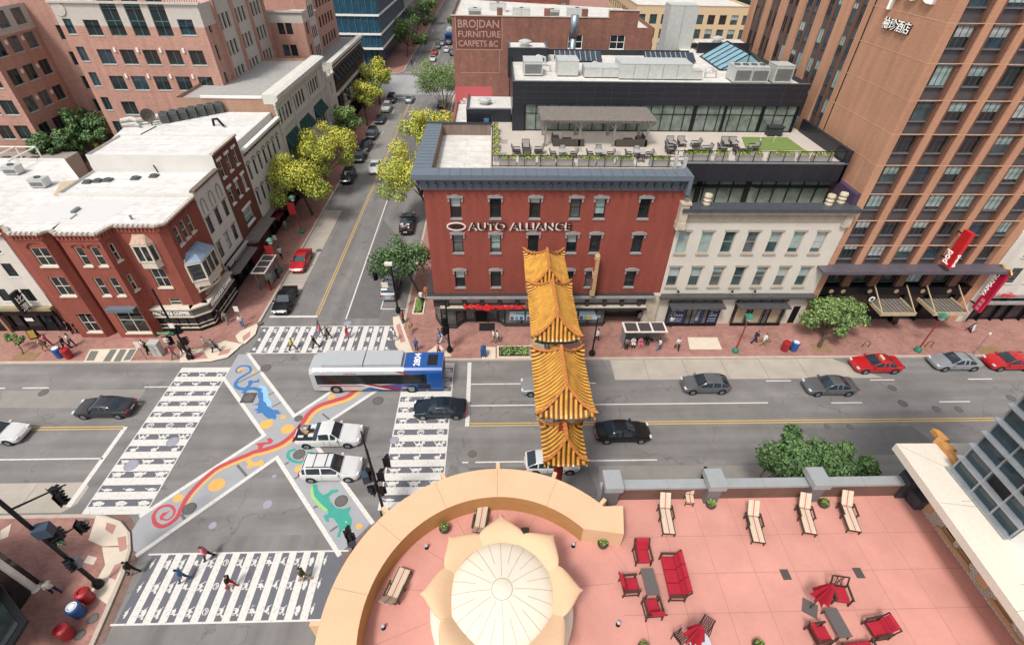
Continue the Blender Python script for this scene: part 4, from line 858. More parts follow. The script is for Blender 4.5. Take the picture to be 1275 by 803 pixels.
for k in range(4): x=-5.9+k*.75; b.tube([(x+.3*math.cos(t),91.95,9.2+.4*math.sin(t)) for t in np.linspace(.5,6,9)],.03,4)
b.build('graffiti_scrawl',[BLK],BW)
b=MB(); b.lathe([(.62,20.2),(.62,23.2)],(12.3,88),14); b.lathe([(.5,14),(.5,20.2)],(12.3,88),14); o=b.build('flue_pipe',[mat('galvanised_steel','#8d9aa3',.35,.6,var=.15)],None,smooth=True); tag(o,'thick grey metal flue pipe standing in front of the weathered brick wall','flue')
b=MB(); b.box(-6.9,-2,70,91.9,0,6.5); b.quad([(-6.9,56,9),(-3.2,56,9),(-.5,91.9,7.9),(-6.9,91.9,7.9)]); b.box(-6.9,1.5,56.6,91.8,0,8.9)
LR=empty('low_white_roof_building',(-2,70,0),'low white roofed building between the red corner block and the painted brick wall','building',world=True)
b=MB(); b.box(-6.9,1.7,56.6,91.8,0,9.0,0,1); b.box(-6.9,1.7,56.6,56.9,9,9.4,0); b.box(-6.95,-6.6,56.6,91.8,9.0,9.5,0); b.build('wall',[SB,ROOFW],LR)
b=MB(); b.box(-1.3,-.75,56.0,62,13.2,17.6); b.build('blue_fin',[mat('blue_metal_fin','#5a7fae',.4,.2)],LR)
# ---- far buildings on the north side of the next street
def far_block(name,label,x0,x1,y0,y1,h,wm,win,cols,rows,z0=4,fh=3.4,ww=1.6,wh=1.9,roofm=None,side=True,per=None):
    e=empty(name,((x0+x1)/2,(y0+y1)/2,0),label,'building',world=True); b=MB()
    us=[(i+.5)*(x1-x0)/cols for i in range(cols)]; zs=[z0+i*fh for i in range(rows)]; o1=grid(us,zs,ww,wh)
    facade(b,(x0,y0),(x1,y0),0,h,o1,depth=.25)
    c2=max(1,int((y1-y0)/((x1-x0)/cols))); us2=[(i+.5)*(y1-y0)/c2 for i in range(c2)]; o2=grid(us2,zs,ww,wh)
    facade(b,(x0,y1),(x0,y0),0,h,o2 if side else (),depth=.25); facade(b,(x1,y0),(x1,y1),0,h,o2 if side else (),depth=.25); facade(b,(x1,y1),(x0,y1),0,h)
    b.build('wall',[wm],e,fix=False)
    windows(e,(x0,y0),(x1,y0),o1[:90],win,[GL,GT],2,1,depth=.25,seed=1,blinds=[BLT],blp=.2)
    if side: windows_one(e,(x0,y1),(x0,y0),o2,win,GL,'side_window',.25,2); windows_one(e,(x1,y0),(x1,y1),o2,win,GL,'side_window',.25,2)
    b=MB(); b.quad([(x0,y0,h-.6),(x1,y0,h-.6),(x1,y1,h-.6),(x0,y1,h-.6)]); b.box(x0-.1,x1+.1,y0-.1,y0+.3,h,h+.15,1); b.box(x0-.1,x0+.3,y0,y1,h,h+.15,1); b.build('roof',[roofm or ROOFW,CONC],e); return e
BEI=mat('beige_limestone','#c9b08d',.85,var=.06); PNK=brick('pink_office_brick','#b48a7b','#a67b6d','#bd998b',var=.07,w=.4,h=.2,msize=.02,scale=.15)
far_block('beige_office_building','beige stone office building with paired dark windows at the top of the view',37,68,150,190,17.2,BEI,DKF,10,4,3.2,3.3,1.9,2.2)
far_block('teal_glass_office_building','teal glass office block behind the orange hotel tower',72,110,152,190,22,mat('teal_panel','#2b4a4c',.3,.3),WHT,12,9,1.2,2.3,3.0,1.4)
far_block('brick_row_building','low red and white rooftops behind the weathered brick building',3,22,122,130,16.5,brick('far_red_brick','#8e4a42','#7d3f38','#9a6a60'),WHT,6,3,5,3.8,1.5,1.9)
far_block('white_stucco_building','white stucco block just behind the painted furniture sign',-7,2.5,120,130,15.5,WHT,DKF,3,3,4,3.4)
far_block('white_roof_store','long low white walled store beyond the brick building',26.2,46,80,128,11,WHT,DKF,3,1,3,3.4,side=False)
far_block('north_corner_building','brick corner building with white roof beyond the cross street',-6.5,20,155,190,13,brick('far_brick_b','#85493c','#773f34','#8f6458'),DKF,8,3,3.5,3.4)
# ============================================================ BUILDINGS, NORTH-WEST BLOCK
def poly_walls(m_,pts,z0,z1,mi=0,ops=None,depth=.18):
    """closed-off run of walls through pts (outside on the right), ops[i] = openings of wall i"""
    for i,(p,q) in enumerate(zip(pts,pts[1:])): facade(m_,p,q,z0,z1,(ops or {}).get(i,()),mi,depth)
RB2=brick('corner_red_brick','#925044','#85473c','#855246',var=.12,msize=.008,scale=.5); ROOFS=brick('bright_white_roof','#cecbc7','#c8c5c1','#aaa7a1',w=9,h=1.9,msize=.03,var=.08,flat=True,wear=.28,wearcol='#8f8b84',scale=.22)
CRM=mat('cream_window_trim','#cdc4b3',.7,var=.08)
SX=-30.7
TNB=brick('tan_brick','#a3806c','#977562','#ad907c',var=.06)
WSD=mat('white_side_wall','#cfccc6',.85,var=.06,scale=.6)
# ---- coffee corner building, left half has two bays
CB=empty('red_brick_corner_building',(-38,46,0),'ornate red brick corner building with white roof, bays and a coffee shop at its foot','building',world=True)
run=[(-45.4,41.25),(-44.3,41.0),(-43.3,39.9),(-40.75,39.9),(-40.3,40.5),(-40.3,42.2),(-39.95,40.5),(-39.3,39.85),(-35.75,39.85),(-35.3,41.35),(-31.3,41.35),(SX,41.9),(SX,47.55),(-45.4,47.6),(-45.4,41.25)]
def uo(i,x): p,q=run[i],run[i+1]; d_,n__,L_=wdir(p,q); return (x-p[0])/d_.x if abs(d_.x)>abs(d_.y) else (x-p[1])/d_.y
O={2: [(uo(2,-41.65),9.0,1.55,1.95),(uo(2,-41.8),5.55,1.5,2.2),(uo(2,-41.65),.9,1.5,2.4)],7: [(uo(7,-38.05),9.05,.78,2.0),(uo(7,-36.65),9.05,.78,2.0),(uo(7,-38.05),5.6,.78,2.1),(uo(7,-36.65),5.6,.78,2.1),(uo(7,-37.2),.8,2.6,3.3)],
     8: [(.75,9.2,.5,1.8),(.75,5.8,.5,1.8)],9: [(uo(9,-33.25),5.5,1.4,2.25),(uo(9,-33.1),3.2,1.2,.9)],4: [(.8,9.0,.45,1.8),(.8,5.4,.45,1.9)],
     11: [(1.0,9.6,.78,1.9),(2.2,9.6,.78,1.9),(3.4,9.6,.78,1.9),(2.0,3.6,2.0,1.4)]}
b=MB(); poly_walls(b,run,3.1,12.3,0,O); poly_walls(b,run[:9]+[run[9]],.14,3.1,0,{k: v for k,v in O.items() if k<9}); poly_walls(b,[run[9],(-34.6,41.35)],.14,3.1)
b.build('wall',[RB2],CB,fix=False)
for i,v in O.items():
    for o_ in v: windows(CB,run[i],run[i+1],[o_],CRM,[GL],2 if o_[2]>1.2 else 1,2,(CRM,.08,.1,.16),(RB2,'arch') if o_[1]>8 and i != 9 and o_[2]<1.7 else None,depth=.16,blinds=[BLT],blp=0,fw=.1)
b=MB(); b.quad([(x,y,12.35) for x,y in run[:-1]])
for x0,y0,x1,y1 in ((-44.5,42.3,-36.5,46.5),): b.quad([(x0,y0,12.36),(x1,y0,12.36),(x1+1,y1,12.36),(x0+1,y1,12.36)],1)
b.box(-40.6,-39.7,42.6,43.6,12.36,12.5,1); b.box(-40.4,-40.1,43.8,44.8,12.36,12.6,2); b.box(-34.2,-34.05,42.6,42.75,12.36,12.8,2)
b.build('roof',[ROOFS,mat('newer_roof_sheet','#c8c6c3',.7,var=.03),GRY],CB)
b=MB(); TER=mat('coping_tile','#b7aca1',.8,var=.2,scale=4)
for i in (0,1,2,3,6,7,8,9,10,11):
    p,q=run[i],run[i+1]; cornice(b,p,q,[(-.12,12.3),(.16,12.3),(.16,12.5),(-.12,12.5)],0); d_,n__,L_=wdir(p,q); k=int(L_/.45)
    for j in range(k): wallbar(b,p,q,j*.45+.1,j*.45+.3,12.46,12.58,.26,0,.12)
    cornice(b,p,q,[(0,11.75),(.08,11.75),(.08,11.85),(0,11.85)],1); k=int(L_/.36)
    for j in range(k): wallbar(b,p,q,j*.36+.08,j*.36+.22,11.85,12.3,.1,1)
b.build('coping',[TER,RB2],CB)
b=MB() # corner quoins painted cream on one edge
for i in range(9): z=4.3+i*.46; b.box(SX-.02,SX+.07,41.95,42.2+(i % 2)*.1,z,z+.3)
b.build('quoin',[CRM],CB)
# oriels
def oriel(p0,dx,wid,out,z0,z1,roofm,label,cols=3):
    """projecting bay window whose centre is p0; dx = outward angle"""
    ux,uy=math.cos(dx),math.sin(dx); tx,ty=-uy,ux
    q=lambda t,o: (p0[0]+tx*t+ux*o,p0[1]+ty*t+uy*o)
    base=[q(-wid/2,0),q(-wid/2*.72,out),q(wid/2*.72,out),q(wid/2,0)]
    m_=MB(); m_.prism(base,z0,z0+.75,0); m_.prism([q(-wid/2-.08,-.02),q(-wid/2*.72-.05,out+.08),q(wid/2*.72+.05,out+.08),q(wid/2+.08,-.02)],z1-.25,z1,0)
    m_.prism([q(-wid/2-.08,-.02),q(-wid/2*.72-.05,out+.08),q(wid/2*.72+.05,out+.08),q(wid/2+.08,-.02)],z0+.72,z0+.82,0)
    g_=MB(); g_.prism([q(-wid/2*.93,0),q(-wid/2*.68,out*.94),q(wid/2*.68,out*.94),q(wid/2*.93,0)],z0+.75,z1-.2,0)
    for k in range(4): c=base[k]; m_.obox(c,dx,.14,.14,z0+.7,z1-.2,0)
    for k in range(1,cols): c=q(wid*.72*(k/cols-.5),out); m_.obox(c,dx,.1,.12,z0+.7,z1-.2,0)
    o=m_.build('oriel_window',[CRM],CB); g_.build('pane',[GL],o)
    r_=MB(); r_.rings([[(*q(-wid/2-.1,-.02),z1),(*q(-wid/2*.72-.08,out+.12),z1),(*q(wid/2*.72+.08,out+.12),z1),(*q(wid/2+.1,-.02),z1)],[(*q(-wid*.3,-.02),z1+.75),(*q(-wid*.15,out*.35),z1+.75),(*q(wid*.15,out*.35),z1+.75),(*q(wid*.3,-.02),z1+.75)]]); r_.build('oriel_roof',[roofm],o)
oriel((-33.25,41.35),-PI/2,1.9,.55,8.1,10.8,mat('verdigris_rust','#b59a86',.8,var=.3,scale=5),'',2)
oriel((SX,43.9),0,4.0,1.25,5.0,7.9,mat('blue_grey_copper_roof','#8192a5',.6,.1,var=.15),'',3)
b=MB()
for t in np.linspace(0,1,8): b.box(SX+.2+.9*math.sin(t*PI),SX+.3+.9*math.sin(t*PI),41.9+4*t-.05,41.9+4*t+.05,4.5,5.1)
b.tube([(SX+.2+1.05*math.sin(t*PI),41.9+4*t,4.6) for t in np.linspace(0,1,9)],.13,6); b.tube([(SX+.2+1.15*math.sin(t*PI),41.9+4*t,5.1) for t in np.linspace(0,1,9)],.09,6); b.build('bay_balustrade',[CRM],CB)
# coffee shop front wraps the chamfered corner
pts=[(-36.3,40.9),(-31.5,40.9),(-30.3,41.8),(-30.3,47.5)]; SGN=mat('shop_sign_band_grey','#6b655f',.6,var=.15); b=MB(); g_=MB(); s_=MB()
for p,q in zip(pts,pts[1:]):
    cornice(s_,p,q,[(-.4,2.25),(.12,2.25),(.12,3.1),(-.4,3.1)],0,.02,.02); cornice(s_,p,q,[(-.5,3.1),(.3,3.1),(.3,3.25),(-.5,3.25)],1,.1,.1); cornice(s_,p,q,[(-.3,2.1),(.22,2.1),(.22,2.25),(-.3,2.25)],1,.06,.06)
    d_,n__,L_=wdir(p,q); facade(g_,p,q,.6,2.2); facade(b,p,q,.14,.6,off=.04); k=max(2,round(L_/1.05))
    for i in range(k+1): wallbar(b,p,q,max(0,L_*i/k-.06),min(L_,L_*i/k+.06),.5,2.2,.06)
    cornice(s_,p,q,[(0,.55),(.1,.55),(.1,.68),(0,.68)],1); cornice(s_,p,q,[(0,1.05),(.08,1.05),(.08,1.12),(0,1.12)],1)
g_.build('shop_window',[GL],CB,fix=False); b.build('shop_mullion',[BLK],CB); s_.build('shop_sign_band',[SGN,CRM],CB)
SL=mat('white_sign_letters','#ece9e2',.4,emit=.1,var=0,fine=0)
lettering('STARBUCKS COFFEE',.62,SL,(-36.0,40.76,2.45),(1,0,0),(0,0,1),CB,.03,'sign_lettering',width=4.2,align='LEFT',offset=.015)
lettering('STARBUCKS COFFEE',.62,SL,(-30.15,42.2,2.45),(0,1,0),(0,0,1),CB,.03,'sign_lettering',width=4.9,align='LEFT',offset=.015)
b=MB(); b.box(-38.6,-35.9,39.2,39.85,4.25,4.32); b.box(-38.6,-35.9,39.15,39.22,4.0,4.35); b.build('shop_blue_fascia',[SLATE],CB)
# ---- other fronts along the street, walking away from the corner
def front(name,label,y0,y1,h,wallm,roofm,ops,hoods=None,cols=1,rows=2,frame=WHT,trim=None,back=-44,gls=None,shopm=BLK,sill=None,side=None,rz=None):
    e=empty(name,(SX-5,(y0+y1)/2,0),label,'building',world=True); m_=MB(); p,q=(SX,y0),(SX,y1)
    facade(m_,p,q,3.4,h,ops,0,.18); facade(m_,(SX,y1),(back,y1),3,h,mi=1); facade(m_,(back,y0),(SX,y0),3,h,mi=1); facade(m_,(back,y1),(back,y0),0,h,mi=1); m_.build('wall',[wallm,side or WSD],e,fix=False)
    rz=rz or h-.25
    windows(e,p,q,ops,frame,gls or [GL,GG],cols,rows,sill,hoods,depth=.18,blinds=[BLW,BLT],blp=.35,seed=int(y0))
    m_=MB(); m_.quad([(back,y0,rz),(SX,y0,rz),(SX,y1,rz),(back,y1,rz)]); m_.build('roof',[roofm],e,fix=False)
    m_=MB(); m_.quad([(SX-.15,y0,.4),(SX-.15,y1,.4),(SX-.15,y1,3.2),(SX-.15,y0,3.2)]); m_.build('shop_window',[GL],e,fix=False)
    m_=MB(); wallbar(m_,p,q,0,y1-y0,.14,.45,.05,0,.3)
    k=max(2,int((y1-y0)/1.6))
    for i in range(k+1): u=(y1-y0)*i/k; wallbar(m_,p,q,max(0,u-.1),min(y1-y0,u+.1),.14,3.2,.12,0,.2)
    m_.build('shop_frame',[shopm],e); return e,p,q
GSM=mat('soot_grey_shop_cornice','#77706a',.8,var=.2,scale=3)
def shopcornice(e,p,q,z=3.25,out=.9,m_=GSM,hh=.5):
    k=MB(); cornice(k,p,q,[(-.2,z),(out*.6,z),(out,z+hh*.5),(out,z+hh*.7),(-.2,z+hh)],0,-.1,-.1); k.build('shop_cornice',[m_],e)
wo=grid((.75,2.75,4.7),(7.75,4.7),.95,1.95); e,p,q=front('white_stucco_house','narrow white painted front with blind arches beside the coffee corner',47.6,53.3,12.7,mat('white_stucco','#cfcac1',.85,var=.1,scale=1),ROOFS,wo,(HOOD,'flat',.08),1,2,DGR)
b=MB()
for u in (.9,2.75,4.5):
    y=47.6+u; b.tube([(SX+.04,y-.42,10.1),(SX+.04,y-.42,11.1),(SX+.04,y-.28,11.5),(SX+.04,y,11.7),(SX+.04,y+.28,11.5),(SX+.04,y+.42,11.1),(SX+.04,y+.42,10.1)],.06,5)
b.build('blind_arch',[HOOD],e); b=MB(); b.box(SX-.3,SX+.25,47.6,53.3,12.7,12.95); b.build('coping',[mat('soot_coping','#6d6056',.9,var=.3,scale=3)],e)
b=MB(); b.box(SX-.2,SX+.25,47.7,53.2,3.0,4.0,0); b.box(SX,SX+.7,47.7,53.2,3.9,4.0,0); b.build('sign_band',[mat('sign_band_pale','#a8a49f',.7,var=.15)],e); b=MB(); b.box(SX+.2,SX+.32,47.8,49.6,3.2,3.95); o=b.build('sign_panel',[BLK],e); lettering('Hiew',.5,SL,(SX+.33,48.1,3.4),(0,1,0),(0,0,1),o,.01,'sign_lettering',width=1.2,align='LEFT')
shopcornice(e,p,q,2.7,1.5)
MAR=brick('maroon_brick','#6f4238','#653a31','#705045',var=.08,scale=.5); wo=grid((1.0,2.9,4.8),(11.5,8.3),.85,1.95)+[(3.2,4.7,2.3,2.0)]
e,p,q=front('maroon_brick_house','narrow maroon brick front with white window heads and a parapet',53.35,59.55,14.4,MAR,ROOFS,wo,(WHT,'flat',.28),1,2,WHT,back=-44,sill=(WHT,.06,.1,.15)); b=MB(); b.box(SX-.2,SX+.2,53.35,59.55,14.4,14.6); b.build('coping',[CONC],e)
shopcornice(e,p,q,3.4,1.7); b=MB(); b.box(SX-.1,SX+.15,53.5,59.4,.3,3.4); b.build('shop_panel',[mat('oxblood_paint','#5d1f26',.6,var=.15)],e)
for y in (54.5,58.6): b=MB(); b.lathe([(.12,3.0),(.2,3.15),(.12,3.35)],(SX+1.0,y),8); b.build('globe_lamp',[WHT],e)
wo=grid([.75+1.72*i for i in range(7)],(8.6,5.15),.72,1.95); e,p,q=front('white_arched_house','long white front with arched windows and a scalloped dark cornice',59.6,72.35,12.5,mat('off_white_wall','#cbc9c2',.85,var=.08),ROOFS,wo,(HOOD,'arch'),1,2,DKF)
b=MB(); b.box(SX-.1,SX+.45,59.6,72.35,12.3,12.6,0)
for i in range(15):
    y=59.7+i*.86; b.tube([(SX+.3,y,12.0),(SX+.1,y+.2,11.8),(SX+.1,y+.43,11.72),(SX+.1,y+.66,11.8),(SX+.3,y+.86,12.0)],.07,4,1)
b.build('cornice',[WHT,DGR],e); shopcornice(e,p,q,3.2,.7)
b=MB()
for y in (61.0,64,67.5): b.box(SX,SX+1.2,y,y+2.2,2.5,2.6,0)
b.build('awning',[mat('oxblood_awning','#6d1f29',.8)],e)
# ornate white store with green awnings
OWM=mat('ornate_white','#c9c6bd',.8,var=.1,scale=1.5); wo=[]
for a,n_w in ((.9,4),(7.4,4),(15.2,4)):
    for i in range(n_w): wo.append((a+.45+i*1.4,11.2,.95,1.95)); wo.append((a+.45+i*1.4,5.2,.95,2.9))
e,p,q=front('ornate_white_store','ornate white two storey store with green awnings and a heavy white cornice',72.4,96.4,15.0,OWM,mat('grey_gravel_roof','#9c9a96',.9,var=.15),wo,None,1,2,DKF,back=-43.6,side=TNB,rz=14.6)
b=MB(); b.box(-40.2,SX-1.25,72.3,72.7,14.95,15.23); b.build('white_coping',[WHT],e)
b=MB(); d_=[(0,14.0),(.3,14.0),(.35,14.4),(.8,14.7),(.8,15.3),(.1,15.5),(-1.2,15.5),(-1.2,14.2),(0,14.2)]; cornice(b,p,q,d_,0,.03,.03)
for i in range(40): wallbar(b,p,q,.15+i*.6,.4+i*.6,14.42,14.68,.55)
cornice(b,p,q,[(0,13.4),(.12,13.4),(.12,13.6),(0,13.6)]); cornice(b,p,q,[(0,10.5),(.15,10.5),(.15,10.75),(0,10.75)]); cornice(b,p,q,[(0,4.3),(.5,4.3),(.5,4.6),(0,4.6)])
for u in (.35,6.85,14.6,20.9,23.7): wallbar(b,p,q,u-.3,u+.3,3.4,14,.22)
for u in np.arange(1.2,23.4,.72):
    if all(abs(u-v)>.5 for v in (.35,6.85,14.6,20.9)): wallbar(b,p,q,u-.25,u+.25,9.6,10.3,.06)
b.build('cornice',[OWM],e); GRN=mat('green_awning','#22453f',.85,var=.12)
for a in (.9,7.4,15.2):
    for i in range(4):
        u=a+.45+i*1.4; b=MB(); y0_,y1_=72.4+u-.62,72.4+u+.62; b.rings([[(SX+.02,y0_,9.4),(SX+.95,y0_,8.0),(SX+.95,y0_,7.8),(SX+.02,y0_,7.8)],[(SX+.02,y1_,9.4),(SX+.95,y1_,8.0),(SX+.95,y1_,7.8),(SX+.02,y1_,7.8)]]); b.build('awning',[GRN],e)
shopcornice(e,p,q,3.3,.8,OWM)
# white arched portal tower piece
e=empty('white_arched_portal',(SX,99,0),'tall white stone portal with a dark archway between the two long store fronts','building',world=True); b=MB()
facade(b,(SX+.3,96.5),(SX+.3,101.4),0,11.5,[(2.3,.1,2.6,6.5),(2.45,8.6,1.0,2.0)],depth=1.2); b.box(SX+.05,SX+.6,96.5,101.4,11.5,11.9)
for y in (96.6,99,101.0): b.box(SX+.1,SX+.5,y,y+.3,11.9,12.8)
facade(b,(SX-4,96.5),(SX+.3,96.5),0,11.5); b.build('wall',[OWM],e,fix=False)
b=MB(); b.box(SX-.9,SX-.8,96.5,101.4,0,11.4); b.build('archway',[GL],e)
# dark brick store with white bands and black awnings
DKB=brick('dark_brown_brick','#4b3935','#43322f','#5c4a45',var=.08); wo=[(u,9.0,1.6,2.2) for u in np.arange(1.6,25.5,2.35)]+[(u,4.9,1.6,2.1) for u in np.arange(1.6,25.5,2.35)]
e,p,q=front('dark_brick_store','dark brown brick store front with white bands and black awnings',101.5,128.3,12.8,DKB,mat('grey_roof','#8f8d8b',.9),wo,None,2,1,BLK,back=-36)
b=MB(); cornice(b,p,q,[(-.6,12.8),(.5,12.8),(.5,13.3),(-.6,13.3)]); cornice(b,p,q,[(0,12.0),(.12,12.0),(.12,12.2),(0,12.2)]); cornice(b,p,q,[(0,4.2),(.5,4.2),(.5,4.5),(0,4.5)]); cornice(b,p,q,[(0,7.4),(.4,7.4),(.4,7.8),(0,7.8)]); b.build('white_band',[OWM],e)
for i in range(11):
    b=MB(); u=1.6+2.35*i; y0_,y1_=101.5+u-.85,101.5+u+.85; b.rings([[(SX+.02,y0_,11.4),(SX+1.0,y0_,10.2),(SX+1.0,y0_,10.0),(SX+.02,y0_,10.0)],[(SX+.02,y1_,11.4),(SX+1.0,y1_,10.2),(SX+1.0,y1_,10.0),(SX+.02,y1_,10.0)]]); b.build('awning',[mat('black_awning','#27272b',.85)],e)
for i,y in enumerate((104.5,109.5,115)):
    b=MB(); b.lathe([(.3,5),(.45,5.3),(.3,5.7),(.45,6.1),(.3,6.6),(.42,6.9),(.1,7.2)],(SX+.9,y),10); b.build('hanging_lantern',[mat('lantern_grey','#8b8a88',.6,var=.2)],e)
# ---- pink brick office complex
PO=empty('pink_office_complex',(-55,95,0),'large pink brick office complex with stepped wings, white bands and dark windows','building',world=True)
PWB=mat('office_white_band','#bdb6ad',.85,var=.08)
TG=mat('teal_mullion','#4d8a8a',.5,.2)
FY=80.0; x0,x1=-59.95,-40.4; F_=((x0,FY),(x1,FY)); xs=[-55.55,-52.4,-49.2,-46.0,-42.8]; ws=[]
for z in (17.35,13.9): ws+= [(x-x0,z,2.05,1.9) for x in xs]
ws+= [(xs[0]-x0,10.35,2.05,1.9)]+[(1.25,z,1.1,1.85) for z in (21.1,17.7,14.4,11.0,7.5)]+[(xs[0]-x0,20.95,2.05,1.9),(xs[4]-x0,21.15,2.05,1.9)]
tall=[(x-x0,20.95,2.15,9.0) for x in xs[1:4]]
b=MB(); facade(b,*F_,4,22.1,ws+tall,0,.25); facade(b,*F_,22.1,24.8,ws+tall,1,.25)
facade(b,(xs[1]+0*x0-1.6,FY),(xs[3]+1.6,FY),24.8,30,[(1.6,24,2.15,6),(4.8,24,2.15,6),(8.0,24,2.15,6)],0,.25)
EY1=103.0; es=[(.0+1.6,z,.85,2.0) for z in (21.2,17.7,14.1)]
for a in (84.55,90.5,97.0):
    for k in range(3): es+= [(a+.6+k*1.4-FY,z,.95,2.0) for z in (21.0,17.45,13.85)]
facade(b,(x1,FY),(x1,84.2),4,22.1,es,0,.25); facade(b,(x1,FY),(x1,84.2),22.1,24.8,(),1)
facade(b,(x1,84.2),(x1,EY1),12.6,26,[(u-4.2,z,w_,h_) for u,z,w_,h_ in es],1,.25)
for y in (83.7,89.5,95.6,101.6): b.box(x1,x1+.35,y,y+.6,8,30,0)
facade(b,(x0,90),(x0,FY),4,22.1); facade(b,(-70,86),(x0,86),4,24.6,[(u,z,1.3,1.9) for z in (19.3,15.8,12.4,9.0) for u in (5.5,8.3)],0,.25)
b.quad([(x0,FY,24.2),(x1,FY,24.2),(x1,110,24.2),(x0,110,24.2)])
# east-facing wing on the left and its south front
WX=-68.0; lw_=[(u,z,2.0,2.0) for z in (18.6,15.0,11.4,7.7) for u in (1.9,4.9,8.0)]; facade(b,(WX,76),(WX,87),6,20.9,lw_,0,.25); facade(b,(WX,76),(WX,87),20.9,24,[(u,21.6,2.0,2.0) for u in (1.9,4.9,8.0)],1,.25); facade(b,(WX,76),(WX,87),0,6,(),1)
lf=[(u,z,2.0,2.0) for z in (18.6,15.0,11.4,7.9) for u in (2,5.2,8.4,11.6,14.2)]; facade(b,(-84,76),(WX,76),6,20.9,lf,0,.25); facade(b,(-84,76),(WX,76),20.9,24,(),1); facade(b,(-84,76),(WX,76),0,6,[(14,3,1.6,2)],1)
b.build('wall',[PNK,PWB],PO,fix=False)
windows(PO,*F_,ws,TG,[GL,GB,GL],2,1,(PWB,.05,.06,.1),None,depth=.22,seed=8,fw=.06); windows(PO,*F_,tall,TG,[GL],2,5,None,None,depth=.22,fw=.09)
windows(PO,(x1,FY),(x1,EY1),es,PWB,[GL],1,1,None,None,depth=.22,fw=.05)
windows(PO,(WX,76),(WX,87),lw_+[(u,21.6,2.0,2.0) for u in (1.9,4.9,8.0)],TG,[GL,GG],2,1,(PWB,.05,.06,.1),None,depth=.22,seed=3); windows(PO,(-84,76),(WX,76),lf+[(14,3,1.6,2)],TG,[GL],2,1,(PWB,.05,.06,.1),None,depth=.22); windows(PO,(-70,86),(x0,86),[(u,z,1.3,1.9) for z in (19.3,15.8,12.4,9.0) for u in (5.5,8.3)],TG,[GL],2,1,None,None,depth=.22)
b=MB() # little lamp boxes between the windows
for z in (18.5,15.1):
    for x in (-53.95,-50.8,-47.6,-44.4): b.box(x-.15,x+.15,FY-.15,FY,z+.45,z+1.0)
for z in (19.8,16.2,12.6):
    for y in (79.4,82.5): b.box(WX,WX+.15,y-.15,y+.15,z,z+.5)
b.build('wall_light_box',[WHT],PO)
b=MB(); b.box(x0-.2,x1+.3,FY-.25,FY+.3,24.8,25.05); b.rings([[(-59.0+.85*math.cos(t*PI/9),FY-.06-k*.05,24.1+.85*math.sin(t*PI/9)) for t in range(18)] for k in (0,1)]); b.build('parapet_band',[PWB],PO)
b=MB()
for k in range(14): b.box(-44.5+k*.32,-44.45+k*.32,FY,FY+.05,25.05,26.0)
b.box(-44.5,-40.3,FY,FY+.06,25.95,26.05); b.build('balcony_railing',[BLK],PO)
# tower at the far end, facing south over the roof garden
b=MB(); tw=[(u,z,1.15,1.85) for z in (17.5,14.0) for u in (1.9,3.3)]; facade(b,(-40.35,EY1),(-34.3,EY1),12.3,19.3,tw,0,.2); facade(b,(-40.35,EY1),(-34.3,EY1),19.3,21,(),1); facade(b,(-40.35,EY1+.5),(-34.3,EY1+.5),8,12.3,(),2)
te=[(u,z,.9,1.9) for z in (17.3,13.8) for u in (1.6,)]; facade(b,(-34.3,EY1),(-34.3,106.5),9,19.3,te,0,.2); facade(b,(-34.3,EY1),(-34.3,106.5),19.3,21,(),1); facade(b,(-34.3,106.5),(-34.3,110.5),9,23,[(u,z,.8,1.9) for z in (19.5,16.2,13.0,10) for u in (.8,1.9,3.0)],1,.2)
t2=[(u,z,1.3,1.9) for z in (20,16.6,13.2) for u in (1.7,5.0,7.2,9.4,11.6,13.8)]; facade(b,(-35.2,111),(-35.2,128),9,27,t2,0,.2); facade(b,(-36,111),(-35.2,111),9,27)
facade(b,(-35.2,128),(-60,128),5,27); b.quad([(-40.4,EY1,20.2),(-34.3,EY1,20.2),(-34.3,112,20.2),(-40.4,112,20.2)],1); b.box(-40.5,-34.1,EY1-.25,EY1,20.9,21.2,1)
b.build('tower_wall',[PNK,PWB,BLK],PO,fix=False)
windows(PO,(-40.35,EY1),(-34.3,EY1),tw,DKF,[GL,GT],2,1,None,None,depth=.18); windows(PO,(-34.3,EY1),(-34.3,106.5),te,DKF,[GL],1,1,None,None,depth=.18); windows(PO,(-34.3,106.5),(-34.3,110.5),[(u,z,.8,1.9) for z in (19.5,16.2,13.0,10) for u in (.8,1.9,3.0)],DKF,[GL],1,1,depth=.18); windows(PO,(-35.2,111),(-35.2,128),t2,DKF,[GL],1,1,depth=.18)
# ---- flat white roofs behind the street fronts
def flat_block(name,label,poly,h,wm,rm,z0=0,par=.0):
    e=empty(name,(*poly[0],0),label,'building',world=True); m_=MB(); m_.prism(poly,z0,h,0,1); m_.build('wall',[wm,rm],e)
    if par:
        m_=MB(); ins=inset(poly if sum(poly[i][0]*poly[(i+1) % len(poly)][1]-poly[(i+1) % len(poly)][0]*poly[i][1] for i in range(len(poly)))>0 else poly[::-1],par)
        P_=poly if sum(poly[i][0]*poly[(i+1) % len(poly)][1]-poly[(i+1) % len(poly)][0]*poly[i][1] for i in range(len(poly)))>0 else poly[::-1]; n=len(P_)
        for i in range(n): j=(i+1) % n; m_.prism([P_[i],P_[j],ins[j],ins[i]],h-.01,h+.35,0)
        m_.build('parapet',[wm],e)
    return e
flat_block('long_white_roof','big white flat roof behind the maroon front, cable trailing over its edge',[(-31.3,59.56),(-44.1,59.56),(-44.1,53.36),(-45.5,56),(-47.5,66),(-46.0,72.3),(-31.3,72.3)],13.2,WSD,ROOFS)
flat_block('beige_roof_house','low beige roof tucked behind the white coffee corner roof',[(-45.3,48),(-35,48),(-33,53),(-44,53.3),(-47,52)],11.9,WSD,mat('beige_roof','#b7a38a',.9,var=.1))
